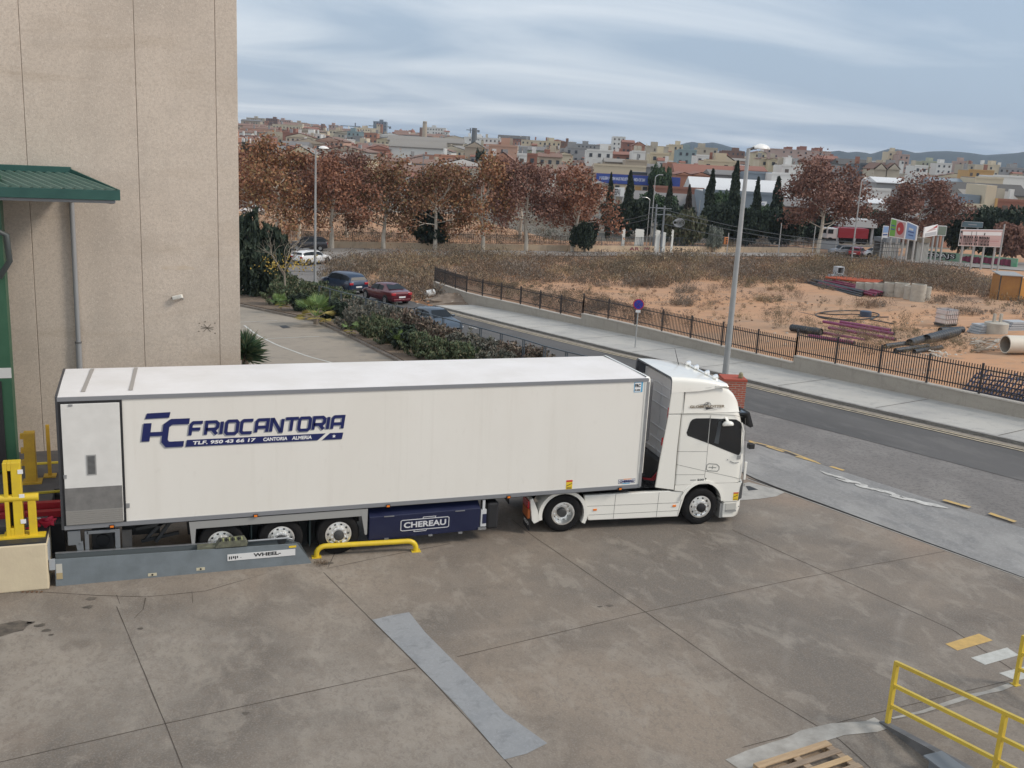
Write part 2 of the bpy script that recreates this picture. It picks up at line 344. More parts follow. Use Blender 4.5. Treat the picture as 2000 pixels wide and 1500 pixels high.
# the ground: one sheet out to the horizon
def axis(vals):
    o = []
    for a, b, s_ in vals: o += list(np.arange(a, b, s_))
    return o
xs = axis([(-6000, -1000, 500), (-1000, -200, 100), (-200, -40, 20), (-40, 140, 2), (140, 400, 20), (400, 2000, 100), (2000, 8001, 500)])
ys = axis([(-60, 126, 2), (126, 400, 16), (400, 1600, 60), (1600, 9001, 400)])
g = MB(); rows = []
for y in ys:
    row = []
    for x in xs:
        z = zt(x, y)
        wx = interp(WL, y) if y < 59 else (21.0 if y < 82 else -99)
        if x < wx+0.6: z -= 0.45
        else:
            if y < 80 and x < 130: z += 0.10*math.sin(x*0.5+y*0.3)*math.sin(y*0.41) + 0.02
        if y < 130 and y > 82: z -= 0.05
        row.append((x, y, z))
    rows.append(row)
g.grid(rows)
nx = len(xs)-1
for i in range(len(ys)-1):
    for j in range(nx):
        if ys[i] > (116 if xs[j] > 58 else 158): g.m[i*nx+j] = 1
town_g = layered('town_ground', (0.17, 0.145, 0.115), [(0.02, 6, .42, .6, (0.10, 0.10, 0.075), .7, None), (0.15, 6, .5, .64, (0.24, 0.21, 0.18), .6, None)], rough=.95, bump=0)
o = g.build('ground', [dirt, town_g], smooth=180); tag(o, kind='structure')

# yard slab and its joints
y_ = MB(); y_.prism([(-14, -24), (27.3, -24), (21.4, -5), (19.0, 2.7), (18.5, 9), (-14, 9)], (0, 0, -0.3), (1, 0, 0), (0, 1, 0), (0, 0, 0.3)); tag(y_.build('yard', conc), kind='structure')
def stripe(mb, pts, w0, z=0.004, m=0, jag=0.0):
    L_, R_ = [], []
    n = []
    for i in range(len(pts)-1):
        a, b = Vector(pts[i]), Vector(pts[i+1]); k = max(1, int((b-a).length/0.35)) if jag else 1
        for j in range(k): n.append(a+(b-a)*j/k)
    n.append(Vector(pts[-1]))
    for i, p in enumerate(n):
        d = (n[min(i+1, len(n)-1)]-n[max(i-1, 0)]).normalized(); s_ = Vector((-d.y, d.x)); ww = w0*(1+rnd.uniform(-jag, jag)*0.8)
        p2 = p+s_*rnd.uniform(-jag, jag)*w0*0.5
        zz = z if isinstance(z, float) else 0
        L_.append((p2.x+s_.x*ww/2, p2.y+s_.y*ww/2, zz)); R_.append((p2.x-s_.x*ww/2, p2.y-s_.y*ww/2, zz))
    mb.grid([L_, R_], m)
def gp(px, py): q = G(px, py); return (q.x, q.y)
def yp(px, py):
    d = ray(px, py); t = -CP.z/d.z; q = CP+d*t; return (q.x, q.y)
jm = MB()
for pts in ([(228, 1185), (322, 1412), (357, 1500)], [(632, 1118), (845, 1330), (1005, 1505)], [(1000, 1015), (1045, 1050), (1270, 1202), (1475, 1345), (1640, 1445), (1700, 1500)],
            [(-40, 1498), (330, 1412), (812, 1305)], [(893, 1283), (1262, 1195), (1560, 1130), (1845, 1077)], [(1430, 1035), (1640, 1130), (1860, 1230), (2010, 1330)], [(660, 1068), (640, 1110), (760, 1085), (880, 1062)], [(1450, 1460), (1650, 1408), (2050, 1310)]):
    stripe(jm, [yp(*q) for q in pts], 0.017, 0.004, jag=0.35)
for pts in ([(60, 1155), (190, 1163), (285, 1166), (400, 1155), (520, 1120)], [(228, 1162), (234, 1180)], [(284, 1168), (280, 1190), (262, 1208)], [(375, 1155), (376, 1178)]):
    stripe(jm, [yp(*q) for q in pts], 0.014, 0.0045, jag=0.8)
tag(jm.build('yard_joint', joint_m), kind='structure')
def flat(name, px, mat, z=0.006, n=1):
    mb = MB(); P = [yp(*q) for q in px]; mb.cap([(x, y, z) for x, y in P]); o = mb.build(name, mat); tag(o, kind='structure'); return o
flat('concrete_patch', [(727, 1211), (760, 1203), (799, 1196), (830, 1235), (905, 1310), (985, 1392), (1069, 1452), (1030, 1472), (985, 1484), (900, 1385), (800, 1283)], patch_m)
for px in ([(1846, 1258), (1912, 1238), (1939, 1251), (1870, 1271)],): flat('yellow_marking', px, pm('yellow_slab_paint', (0.55, 0.36, 0.12), 0.75, col2=(0.45, 0.3, 0.11), scale=6))
for px in ([(1896, 1285), (1967, 1265), (1990, 1280), (1924, 1299)], [(1951, 1315), (2010, 1300), (2040, 1318), (1984, 1330)]): flat('white_marking', px, pm('white_slab_paint', (0.5, 0.5, 0.47), 0.75, col2=(0.40, 0.40, 0.37), scale=6))
# mortar lines and pale repair in front of the ramp
pl = MB(); stripe(pl, [yp(*q) for q in [(1440, 1500), (1520, 1462), (1580, 1440), (1635, 1425), (1700, 1418), (1722, 1411)]], 0.42, 0.008, jag=0.25)
stripe(pl, [yp(*q) for q in [(1740, 1402), (1800, 1390), (1900, 1360), (1975, 1338)]], 0.09, 0.008, jag=0.6); tag(pl.build('mortar_line', pale_m), kind='structure')
oil = MB()
for cx, cy, r_ in [(20, 1228, 0.34), (78, 1222, 0.10), (90, 1232, 0.08), (60, 1216, 0.07), (178, 1170, 0.10), (172, 1186, 0.09), (275, 1228, 0.05), (1190, 1183, 0.07), (640, 1100, 0.12), (1172, 1185, 0.05), (480, 1393, 0.05), (100, 1240, 0.05)]:
    c = yp(cx, cy); oil.cap([(c[0]+r_*rnd.uniform(.6, 1.1)*math.cos(a)*1.3, c[1]+r_*rnd.uniform(.5, 1.1)*math.sin(a), 0.005) for a in np.linspace(0, 6.28, 11)[:-1]])
tag(oil.build('oil_stain', pm('oil', (0.06, 0.052, 0.045), 0.7, col2=(0.13, 0.11, 0.09), scale=6)), kind='structure')
# street, apron, markings
sheet('street', FKX, NE, -0.02, asph, m=16, step=1.0)
apA = [(26.4, -21.0), (21.4, -5.0), (19.0, 2.7), (18.5, 8.6)]; apB = [(30.4, -21.0), (25.2, -5.6), (22.9, -0.6), (21.2, 6.8)]
sheet('driveway_apron', [(apA[3][0]+.05, apA[3][1]), (19.05, 2.7), (21.45, -5.0), (26.4, -21.0)], [(20.7, 8.6), (21.9, 4.0), (23.3, -1.3), (24.6, -5.6), (29.6, -21.0)], 0.015, apr, m=8, step=0.8)
# seam of the newer dark asphalt: from the far kerb to the middle of the street
SE = [(30.5, -10), (27.0, 0.4), (24.5, 11.7), (21.9, 24), (19.2, 37), (16.8, 50), (15.6, 60)]
sheet('dark_asphalt', [(34.3, -10), (30.55, 3.9), (28.55, 12.8), (27.4, 18.8), (25.7, 26.9), (23.7, 37.9), (21.8, 49.5), (20.6, 60)], SE, -0.010, asph2, m=6, step=1.0)
def offs(P, d):
    o = []
    for i, p in enumerate(P):
        a = Vector(P[max(i-1, 0)]); b = Vector(P[min(i+1, len(P)-1)]); t = (b-a).normalized(); o.append((p[0]-t.y*d, p[1]+t.x*d))
    return o
for d0 in (0.42, 0.68): sheet('edge_line', offs(FK, d0), offs(FK, d0+0.11), 0.010, cream_road, m=1, step=1.0)
tanm = pm('gutter_dust', (0.22, 0.19, 0.16), 0.95, col2=(0.33, 0.29, 0.24), scale=4); sheet('gutter', FK, offs(FK, 0.36), 0.004, tanm, m=1, step=1.0)
# far pavement with its kerb
sheet('pavement', FK, [(36.4, -6.0), (34.05, 7.1), (30.75, 23.6), (29.45, 31.5), (26.45, 44.9), (24.9, 49.6)], 0.13, walk, m=6, step=1.2, skirt=0.4)
sheet('kerb', FK, offs(FK, -0.16), 0.137, pm('kerb_concrete', (0.33, 0.32, 0.30), 0.9, col2=(0.22, 0.21, 0.2), scale=3), m=1, step=1.2, skirt=0.3)
pj = MB()
for i in range(0, 9):
    y = 5+i*5.2; x0 = interp(FK, y)+0.2; x1 = interp(WL, y+1)-0.1; pj.add([(x0, y, zt(x0, y)+0.142), (x0, y+0.03, zt(x0, y)+0.142), (x1, y+1.03, zt(x1, y+1)+0.142), (x1, y+1, zt(x1, y+1)+0.142)], [(0, 1, 2, 3)])
tag(pj.build('pavement_joint', joint_m), kind='structure')
# yellow dashes along the driveway, white salt streak, lane marks, slot drain
for seg in ([(1461, 862), (1530, 880), (1590, 903), (1600, 908)],):
    P = [gp(*q) for q in seg]; sheet('yellow_dash', P, offs(P, 0.09), 0.026, yel_road, m=1, step=0.5)
for a, b in [((1494, 873), (1527, 884)), ((1552, 893), (1590, 904)), ((1619, 913), (1645, 921)), ((1840, 979), (1892, 994)), ((1929, 1005), (1980, 1022)), ((1461, 864), (1472, 868))]:
    P = [gp(*a), gp(*b)]; sheet('yellow_dash', P, offs(P, 0.14), 0.030, yel_road, m=1, step=0.5)
mo = MB()
for px in ([(1605, 922), (1680, 945), (1760, 970), (1838, 988)],):
    P = [G(*q, 0.05) for q in px]
    for k_ in range(30):
        t_ = k_/29; i_ = min(2, int(t_*3)); u_ = t_*3-i_; c_ = P[i_].lerp(P[i_+1], u_)+Vector((rnd.uniform(-.12, .12), rnd.uniform(-.08, .08), 0)); d_ = (P[i_+1]-P[i_]).normalized(); l_ = rnd.uniform(.12, .34); w_ = rnd.uniform(.03, .11); mo.cap([(c_.x+d_.x*l_*math.cos(a)*rnd.uniform(.7, 1.2)-d_.y*w_*math.sin(a), c_.y+d_.y*l_*math.cos(a)*rnd.uniform(.7, 1.2)+d_.x*w_*math.sin(a), .0005*(k_ % 8)) for a in np.linspace(0, 6.28, 10)[:-1]])
mo.v = [(x, y, zt(x, y)+0.030+z) for x, y, z in mo.v]; tag(mo.build('mortar_spill', pm('white_mortar', (0.58, 0.57, 0.54), 0.9, col2=(0.38, 0.37, 0.35), scale=3)), kind='structure')
sd_ = MB(); P = [yp(1461, 934), yp(1600, 984), yp(1800, 1056), yp(1922, 1100), yp(2080, 1157)]; stripe(sd_, P, 0.04, 0.0065, jag=0.0)
tag(sd_.build('slot_drain', pm('slot', (0.02, 0.02, 0.02), 0.9)), kind='structure')
se = MB(); P2 = [(x-0.07, y-0.02) for x, y in P]; stripe(se, P2, 0.05, 0.007, jag=0.1); tag(se.build('drain_edge', pale_m), kind='structure')
flat('pale_repair', [(1440, 948), (1462, 942), (1520, 957), (1533, 962), (1516, 970), (1482, 975), (1440, 978)], pm('pale_repair_concrete', (0.40, 0.385, 0.355), 0.9, col2=(0.30, 0.29, 0.27), scale=3), 0.009)
gr = MB(); c0 = [yp(1456, 950), yp(1464, 950), yp(1481, 957), yp(1462, 959)]; gr.cap([(x, y, 0.013) for x, y in c0]); tag(gr.build('drain_grate', pm('iron_grate', (0.05, 0.05, 0.05), 0.6, 0.5)), 'dark iron drain grate in the yard concrete just ahead of the white truck', 'drain grate')
mc = MB(); q = G(1515, 915, 0.05)
lw = pm('lane_white', (0.5, 0.5, 0.48), 0.8)
for a, b in [((960, 663), (1000, 672)), ((870, 626), (886, 631)), ((915, 638), (930, 642))]:
    P = [gp(*a), gp(*b)]; sheet('lane_dash', P, offs(P, 0.12), 0.0, lw, m=1, step=0.6)

# service lane beyond the trailer with kerb, parking lines, raised bed
KB = [(13.9, 10), (13.6, 22), (13.4, 26.3), (12.9, 33), (12.1, 41.9), (8.4, 51.4), (5.0, 58), (3.0, 66)]
sheet('service_lane', [(-2, 9), (0, 20), (0, 40), (-4, 60), (-8, 66)], KB[:], 0.01, lane_m, m=12, step=1.5)
sheet('lane_kerb', KB, offs(KB, -0.22), 0.14, pm('bed_kerb', (0.24, 0.2, 0.165), 0.9, col2=(0.15, 0.13, 0.11), scale=3), m=1, step=1.5, skirt=0.4)
NE2 = [(18.3, 9.5), (18.7, 20), (13.7, 49.5), (11.3, 63), (9.5, 72)]
sheet('planting_bed', [(14.1, 10), (13.6, 26.3), (12.3, 41.9), (8.6, 51.4), (3.2, 66)], NE2, 0.20, soil, m=6, step=2, skirt=0.6)
wl = pm('lane_line', (0.6, 0.59, 0.55), 0.8, col2=(0.45, 0.44, 0.4), scale=3)
P = [gp(*q) for q in [(475, 636), (500, 655), (540, 675), (600, 697), (645, 709), (700, 722)]]; sheet('lane_line', P, offs(P, 0.12), 0.02, wl, m=1, step=0.8)
for a, b in [((465, 630), (542, 627)), ((522, 662), (624, 658))]:
    P = [gp(*a), gp(*b)]; sheet('lane_line', P, offs(P, 0.10), 0.021, wl, m=1, step=0.8)
q = [G(*c) for c in [(545, 637), (558, 636), (568, 640), (553, 642)]]; mb = MB(); mb.cap([(p.x, p.y, p.z+0.025) for p in q]); tag(mb.build('lane_drain_grate', MATS['iron_grate']), 'flat rectangular drain grate set in the service lane behind the trailer', 'drain grate')

# far cross road along the plane trees
UP_ = [(-40, 101), (20, 101.5), (30, 101.2), (45, 101), (60, 101), (96, 103.2), (111, 99.5), (128, 90), (150, 74)]
LO_ = [(-40, 86), (18, 86), (24, 90), (40, 94), (60, 96), (95, 98), (101, 92), (110, 80), (120, 62)]
sheet('cross_road', UP_, LO_, 0.09, layered('far_asphalt', (0.30, 0.28, 0.26), [(0.15, 5, 0.4, 0.6, (0.19, 0.18, 0.17), 0.6, None), (0.8, 5, 0.5, 0.65, (0.3, 0.285, 0.265), 0.5, None)]), m=8, step=3)
sheet('street_bend', [(21.5, 78), (23, 84), (26, 91)], [(8.6, 78), (4, 90), (-6, 97)], 0.02, asph, m=8, step=2)
# hills on the horizon
hm = layered('hill_scrub', (0.03, 0.042, 0.042), [(0.002, 6, 0.4, 0.6, (0.02, 0.032, 0.036), 0.8, None), (0.01, 6, 0.5, 0.62, (0.045, 0.055, 0.05), 0.5, None)], rough=1, bump=0)
def hill(prof, D, depth, seed):
    """prof: skyline [(px, py)] seen from the yard -> ridge heights at distance D"""
    g_ = np.random.default_rng(seed); mb = MB(); rows = []
    n = 120; xs_ = np.linspace(prof[0][0], prof[-1][0], n); ysk = np.interp(xs_, [p[0] for p in prof], [p[1] for p in prof])
    for k, (t, hh) in enumerate([(0, 0), (0.25, .3), (0.5, .62), (0.75, .88), (1, 1), (1.3, .7)]):
        row = []
        for i in range(n):
            top = atD(xs_[i], ysk[i], D); foot = -30; wob = (g_.random()-.5)*0.05*(1 if 0 < k < 4 else 0)
            x = CP.x+(top.x-CP.x)*(1-depth*(1-t)/D); y = CP.y+(top.y-CP.y)*(1-depth*(1-t)/D)
            row.append((x, y, foot+(top.z-foot)*(hh+wob)))
        rows.append(row)
    mb.grid(rows); tag(mb.build('hills', hm, smooth=180), kind='structure')
hill([(1290, 325), (1310, 292), (1322, 284), (1340, 279), (1352, 277), (1372, 280), (1392, 278), (1410, 282), (1430, 288), (1450, 295), (1475, 305), (1500, 325)], 3600, 700, 3)
hill([(1560, 330), (1620, 296), (1640, 294), (1655, 298), (1672, 296), (1690, 298), (1702, 301), (1716, 296), (1735, 291), (1750, 291), (1765, 293), (1790, 299), (1815, 296), (1850, 295), (1890, 298), (1925, 303), (1955, 301), (1985, 299), (2010, 295), (2080, 292), (2300, 290), (2600, 300)], 3200, 700, 5)
hill([(380, 262), (470, 259), (560, 262), (700, 268), (900, 279), (1100, 291), (1300, 300), (1500, 309), (1700, 318), (2000, 330), (2400, 350)], 2500, 500, 8)
# ================================================================== MATERIALS OF THE VEHICLES
tw = layered('trailer_white', (0.78, 0.755, 0.70), [(0.5, 4, .4, .65, (0.74, 0.71, 0.65), .7, (1, 1, .3)), (1.6, 6, .55, .75, (0.62, 0.585, 0.52), .28, (3, 1, .12)), (9, 4, .60, .72, (0.58, 0.54, 0.48), .18, (1, 1, .5))], rough=.38, bump=0.03, bscale=1.2)
troof = pm('trailer_roof', (0.80, 0.775, 0.76), 0.55, col2=(0.72, 0.69, 0.66), scale=0.8)
cabw = pm('cab_white', (0.84, 0.82, 0.755), 0.22, coat=0.7)
alu = pm('brushed_aluminium', (0.42, 0.43, 0.44), 0.42, 0.7, col2=(0.34, 0.35, 0.36), scale=3)
rail_m = pm('anodised_rail', (0.30, 0.31, 0.33), 0.45, 0.5)
greym = pm('grey_guard', (0.34, 0.34, 0.33), 0.5, 0.2)
blackm = pm('black_rubber', (0.016, 0.016, 0.018), 0.65)
tyre_m = pm('tyre_rubber', (0.008, 0.008, 0.009), 0.8, col2=(0.013, 0.012, 0.012), scale=6, spec=.25)
chrome = pm('polished_alloy', (0.95, 0.95, 0.93), 0.30, 0.85)
darkm = pm('chassis_dark', (0.035, 0.037, 0.04), 0.6, col2=(0.06, 0.058, 0.055), scale=4)
navy = pm('navy_sticker', (0.008, 0.015, 0.10), 0.4)
navyb = pm('navy_skirt_box', (0.008, 0.012, 0.045), 0.45, col2=(0.013, 0.018, 0.055), scale=2)
shadow_g = pm('grey_sticker_edge', (0.30, 0.31, 0.33), 0.5)
whitem = pm('white_sticker', (0.78, 0.78, 0.78), 0.45)
orange = pm('amber_lens', (0.85, 0.22, 0.02), 0.25, coat=0.5); redl = pm('red_lens', (0.5, 0.01, 0.02), 0.25, coat=0.5)
glassd = pm('dark_glass', (0.012, 0.014, 0.017), 0.06, coat=0.6)
yels = pm('yellow_sticker', (0.75, 0.52, 0.03), 0.5); reds = pm('red_sticker', (0.55, 0.03, 0.03), 0.5)
seam = pm('panel_gap', (0.16, 0.155, 0.14), 0.8)

def wheel(par, x, y, r=0.5, wd=0.30, style='front', sgn=-1, hubm=None, z0=None):
    """wheel whose outer face looks along sgn*y; wheel > rim, hub"""
    z0 = r if z0 is None else z0
    t = MB(); t.lathe((x, y, z0), (0, sgn, 0), [(r*.60, -wd), (r*.93, -wd), (r, -wd+.05), (r, -.05), (r*.97, -.015), (r*.93, 0), (r*.72, .004), (r*.62, -.012), (r*.58, -.03)], 40)
    for k in (-.24, -.17, -.1): t.lathe((x, y, z0), (0, sgn, 0), [(r+.002, k*wd/.3), (r+.002, k*wd/.3+.012)], 40)
    tw_ = t.build('wheel', tyre_m, par, smooth=35)
    rim = MB(); rr = r*0.585
    if style == 'front':
        pr = [(rr, -.03), (rr+.012, .0), (rr-.02, .004), (rr-.035, -.03), (rr*.78, -.045), (rr*.70, -.015), (rr*.62, .035), (rr*.45, .045), (rr*.1, .045)]
    else:
        pr = [(rr, -.03), (rr+.012, .0), (rr-.02, .004), (rr-.04, -.05), (rr-.07, -.14), (rr*.74, -.155), (rr*.62, -.15), (rr*.5, -.145), (rr*.1, -.145)]
    rim.lathe((x, y, z0), (0, sgn, 0), pr, 40)
    for k in range(10):
        a = 2*math.pi*k/10; hr = rr*(.82 if style == 'front' else .80); hx, hz = x+hr*math.cos(a), z0+hr*math.sin(a); dy = -.038 if style == 'front' else -.148
        rim.lathe((hx, y, hz), (0, sgn, 0), [(0.0, dy+.006), (.024, dy+.006), (.028, dy-.002)], 10, 1)
        a += .3; nr = rr*(.55 if style == 'front' else .62); nd = .045 if style == 'front' else -.145
        rim.lathe((x+nr*math.cos(a), y, z0+nr*math.sin(a)), (0, sgn, 0), [(.018, nd-.01), (.018, nd+.03), (.001, nd+.035)], 8, 0)
    rim.build('rim', [chrome, blackm], tw_, smooth=35)
    h = MB(); hd = .045 if style == 'front' else -.145; hh = .07 if style == 'front' else .12
    h.lathe((x, y, z0), (0, sgn, 0), [(rr*.42, hd-.01), (rr*.40, hd+hh*.8), (rr*.30, hd+hh), (0.001, hd+hh+.004)], 24)
    h.build('hub_cap', hubm or darkm, tw_, smooth=35)
    return tw_

# ================================================================== REFRIGERATED TRAILER  (rear x=0, near side y=0)
tr = thing('semi_trailer', 'long white refrigerated semi trailer with navy company lettering, backed up to the dock', 'trailer')
LT, WT, ZB, ZTp = 13.55, 2.60, 1.16, 4.02
b = MB(); b.box(0, LT-.06, 0, WT, ZB+.06, ZTp-.09); b.build('box_body', tw, tr)
b = MB()
b.grid([[(x, y, ZTp+.02*math.sin(math.pi*y/WT)+z_) for y in np.linspace(.0, WT, 9)] for x, z_ in ((0, 0), (4, .0), (9, .0), (LT-.06, 0))])
b.grid([[(0, 0, ZTp-.03), (LT-.06, 0, ZTp-.03)], [(0, 0, ZTp), (LT-.06, 0, ZTp)]]); b.build('roof', troof, tr, smooth=20)
b = MB(); b.box(-.01, LT-.03, -.022, .0, ZTp-.09, ZTp-.004); b.box(-.01, LT-.03, WT, WT+.022, ZTp-.09, ZTp-.004); b.build('top_rail', rail_m, tr)
b = MB(); b.box(0, LT-.03, -.02, .02, ZB-.03, ZB+.065); b.box(0, LT-.03, WT-.02, WT+.02, ZB-.03, ZB+.065); b.build('bottom_rail', rail_m, tr)
b = MB(); b.box(0, LT-.1, .03, WT-.03, ZB-.06, ZB+.055); b.build('floor', darkm, tr)
# rounded white front bulkhead standing out past the box
b = MB(); pf = []
for a in np.linspace(0, math.pi/2, 7): pf.append((LT-.06+.14*math.sin(a), .14-.14*math.cos(a)))
pf = [(LT-.12, -.012), (LT-.06, -.012)] + [(x+.0, y-.012) for x, y in pf[1:]] + [(LT+.09, WT/2)]
full = pf + [(x, WT-y) for x, y in pf[::-1][1:]]
rows = [[(x, y, z) for x, y in full] for z in (ZB+.35, 2.5, ZTp-.06)]
rows.append([(LT-.06+(x-LT+.06)*.8, WT/2+(y-WT/2)*.985, ZTp+.0) for x, y in full]); rows.append([(LT-.06+(x-LT+.06)*.3, WT/2+(y-WT/2)*.96, ZTp+.03) for x, y in full])
b.grid(rows); b.cap(rows[-1]); b.build('front_bulkhead', cabw, tr, smooth=40)
b = MB(); b.box(LT-.075, LT-.005, -.03, .02, ZB, ZTp-.10); b.build('corner_post', alu, tr)
# refrigeration unit standing out in front of the bulkhead's middle
b = MB(); b.box(LT+.09, LT+.38, .45, WT-.45, 2.2, 3.85); b.build('cooling_unit', pm('unit_grey', (0.16, 0.16, 0.165), 0.5), tr, bevel=.05)
# side door at the rear with gasket, ribbed plate and vent
b = MB(); b.box(.0, 1.225, -.026, -.002, ZB+.065, 3.93); b.build('door_gasket', blackm, tr)
dr = MB(); dr.box(.05, 1.175, -.042, -.024, ZB+.10, 3.875); dr = dr.build('side_door', pm('door_white', (0.72, 0.71, 0.68), 0.45, col2=(0.66, 0.65, 0.62), scale=3), tr, bevel=.008)
b = MB(); b.box(.045, 1.165, -.048, -.040, 1.56, 2.06); b.build('kick_plate', pm('galvanised_plate', (0.27, 0.265, 0.255), 0.55, 0.5, col2=(0.21, 0.205, 0.2), scale=5), dr)
b = MB(); b.box(.045, 1.165, -.046, -.040, 1.24, 1.56)
for k in range(7): b.box(.045, 1.165, -.052, -.046, 1.25+k*.045, 1.25+k*.045+.026)
b.build('ribbed_plate', pm('ribbed_alloy', (0.42, 0.41, 0.39), 0.4, 0.7), dr)
b = MB(); b.box(.49, .68, -.052, -.040, 2.33, 2.77)
for k in range(15): b.box(.515, .655, -.058, -.052, 2.36+k*.026, 2.36+k*.026+.013, 1)
b.build('vent_grille', [greym, darkm], dr)
for q in ((.20, .28, -.055, -.04, 3.83, 3.87), (.04, .10, -.055, -.04, 2.28, 2.36), (1.22, 1.30, -.012, .0, 1.53, 1.63)): b = MB(); b.box(*q); b.build('door_catch', alu, dr)
# rear frame edge seen end on
b = MB(); b.box(-.05, 0, 0, .09, ZB-.03, ZTp+.01); b.box(-.05, 0, WT-.09, WT, ZB-.03, ZTp+.01); b.box(-.05, 0, .09, WT-.09, ZTp-.1, ZTp+.02); b.box(-.06, 0, .05, WT-.05, ZB-.05, ZB+.12); b.build('rear_frame', pm('frame_dark', (0.10, 0.10, 0.105), 0.5, 0.4), tr)
for xx in (.47, 1.40):
    b = MB(); b.add([(xx-.04, .33, ZTp+.016), (xx+.04, .33, ZTp+.016), (xx+.14, 2.45, ZTp+.012), (xx+.06, 2.45, ZTp+.012), (xx-.04, .33, ZTp+.028), (xx+.04, .33, ZTp+.028), (xx+.14, 2.45, ZTp+.028), (xx+.06, 2.45, ZTp+.028)], [(4,5,6,7),(0,1,5,4),(1,2,6,5),(2,3,7,6),(3,0,4,7)])
    b.build('roof_strap', pm('strap_grey', (0.36, 0.33, 0.30), 0.6), tr)
# marker lamps
for xx in (.93, 3.92, 6.94, 9.94, 12.95):
    b = MB(); b.box(xx-.05, xx+.05, -.05, -.02, 1.115, 1.175, 1); m_ = b.build('marker_lamp', [orange, blackm], tr); m_.data.materials.clear(); m_.data.materials.append(blackm)
    b = MB(); b.box(xx-.035, xx+.035, -.06, -.05, 1.125, 1.168); b.build('lens', orange, m_)
# --- lettering (stroke letters made for this truck)
def ribbon(mb, pts, wd, y, sh, x0, z0, sx, sz, m=0, th=.003, closed=False):
    """mitred stroke through pts in letter units (u right, v up), slanted by sh"""
    P = [Vector((u*sx, v*sz)) for u, v in pts]; n = len(P); lft, rgt = [], []
    for i in range(n):
        if closed: a, c = P[i-1], P[(i+1) % n]
        else: a, c = P[max(i-1, 0)], P[min(i+1, n-1)]
        d1 = (P[i]-a).normalized() if (P[i]-a).length > 1e-6 else None; d2 = (c-P[i]).normalized() if (c-P[i]).length > 1e-6 else None
        if d1 is None: d1 = d2
        if d2 is None: d2 = d1
        t = (d1+d2).normalized(); nn = Vector((-t.y, t.x)); k = wd/2/max(.35, nn.dot(Vector((-d1.y, d1.x))))
        lft.append(P[i]+nn*k); rgt.append(P[i]-nn*k)
    if closed: lft.append(lft[0]); rgt.append(rgt[0])
    f = lambda q, yy: (x0+q.x+q.y*sh, yy, z0+q.y)
    mb.grid([[f(q, y-th) for q in lft], [f(q, y-th) for q in rgt]], m)
    mb.grid([[f(q, y) for q in lft], [f(q, y-th) for q in lft]], m); mb.grid([[f(q, y) for q in rgt], [f(q, y-th) for q in rgt]], m)
GL = {'F': [[(0, 0), (0, .82), (.18, 1), (1, 1)], [(0, .48), (.85, .48)]], 'R': [[(0, 0), (0, 1), (.8, 1), (1, .85), (1, .58), (.85, .42), (0, .42)], [(.55, .42), (1, 0)]],
      'I': [[(0, 0), (0, 1)]], 'O': [[(.15, 0), (0, .14), (0, .86), (.15, 1), (.85, 1), (1, .86), (1, .14), (.85, 0), 'c']], 'C': [[(1, 1), (.16, 1), (0, .86), (0, .14), (.16, 0), (1, 0)]],
      'A': [[(0, 0), (0, .84), (.16, 1), (1, 1), (1, 0)], [(0, .40), (1, .40)]], 'N': [[(0, 0), (0, 1), (.12, 1), (.88, 0), (1, 0), (1, 1)]], 'T': [[(-.1, 1), (1.1, 1)], [(.5, 1), (.5, 0)]]}
def letters(word, x0, x1, z0, z1, zs0, zs1, wd, y, sh, m, mb):
    adv = {'I': .42, 'T': 1.22}; tot = sum(adv.get(c, 1.36) for c in word)-.36; u = (x1-x0)/tot; x = x0; k = 0
    for c in word:
        zz = z0+(zs0-z0)*(x-x0)/(x1-x0)
        for st in GL[c]:
            cl = st[-1] == 'c'; pts = st[:-1] if cl else st
            ribbon(mb, pts, wd, y-.0006*(k % 3), sh, x, zz, u, (z1-z0), m, closed=cl); k += 1
        x += adv.get(c, 1.36)*u
    return mb
SH = .14
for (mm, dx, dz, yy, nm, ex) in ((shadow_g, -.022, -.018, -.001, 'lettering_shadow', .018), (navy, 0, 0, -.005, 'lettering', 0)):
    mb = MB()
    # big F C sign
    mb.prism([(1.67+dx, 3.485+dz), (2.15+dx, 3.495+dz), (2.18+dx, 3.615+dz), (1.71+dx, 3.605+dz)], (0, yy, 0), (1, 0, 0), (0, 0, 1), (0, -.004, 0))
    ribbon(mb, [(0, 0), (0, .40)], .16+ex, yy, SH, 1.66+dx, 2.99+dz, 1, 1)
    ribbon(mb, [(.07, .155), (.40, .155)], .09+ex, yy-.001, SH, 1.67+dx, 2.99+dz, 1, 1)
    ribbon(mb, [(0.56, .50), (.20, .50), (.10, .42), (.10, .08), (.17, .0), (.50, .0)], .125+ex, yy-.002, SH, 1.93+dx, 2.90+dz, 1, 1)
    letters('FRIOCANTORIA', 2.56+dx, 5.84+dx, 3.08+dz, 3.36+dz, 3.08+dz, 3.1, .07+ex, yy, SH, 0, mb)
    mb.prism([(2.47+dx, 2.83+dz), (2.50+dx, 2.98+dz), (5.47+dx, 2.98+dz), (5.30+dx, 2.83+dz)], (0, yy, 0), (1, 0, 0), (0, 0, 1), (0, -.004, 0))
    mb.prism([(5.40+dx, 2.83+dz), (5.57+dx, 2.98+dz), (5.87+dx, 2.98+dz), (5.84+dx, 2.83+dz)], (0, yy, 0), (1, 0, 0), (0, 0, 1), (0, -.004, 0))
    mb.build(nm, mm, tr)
for s_, x0_, x1_ in (('TLF. 950 43 66 17', 2.62, 3.94), ('CANTORIA', 4.10, 4.62), ('ALMERIA', 4.72, 5.16)):
    text(s_, .12, whitem, 'lettering_line', tr, sideM(x0_, -.011, 2.868), bold=.004, shear=.15, fit=(x1_-x0_, .082))
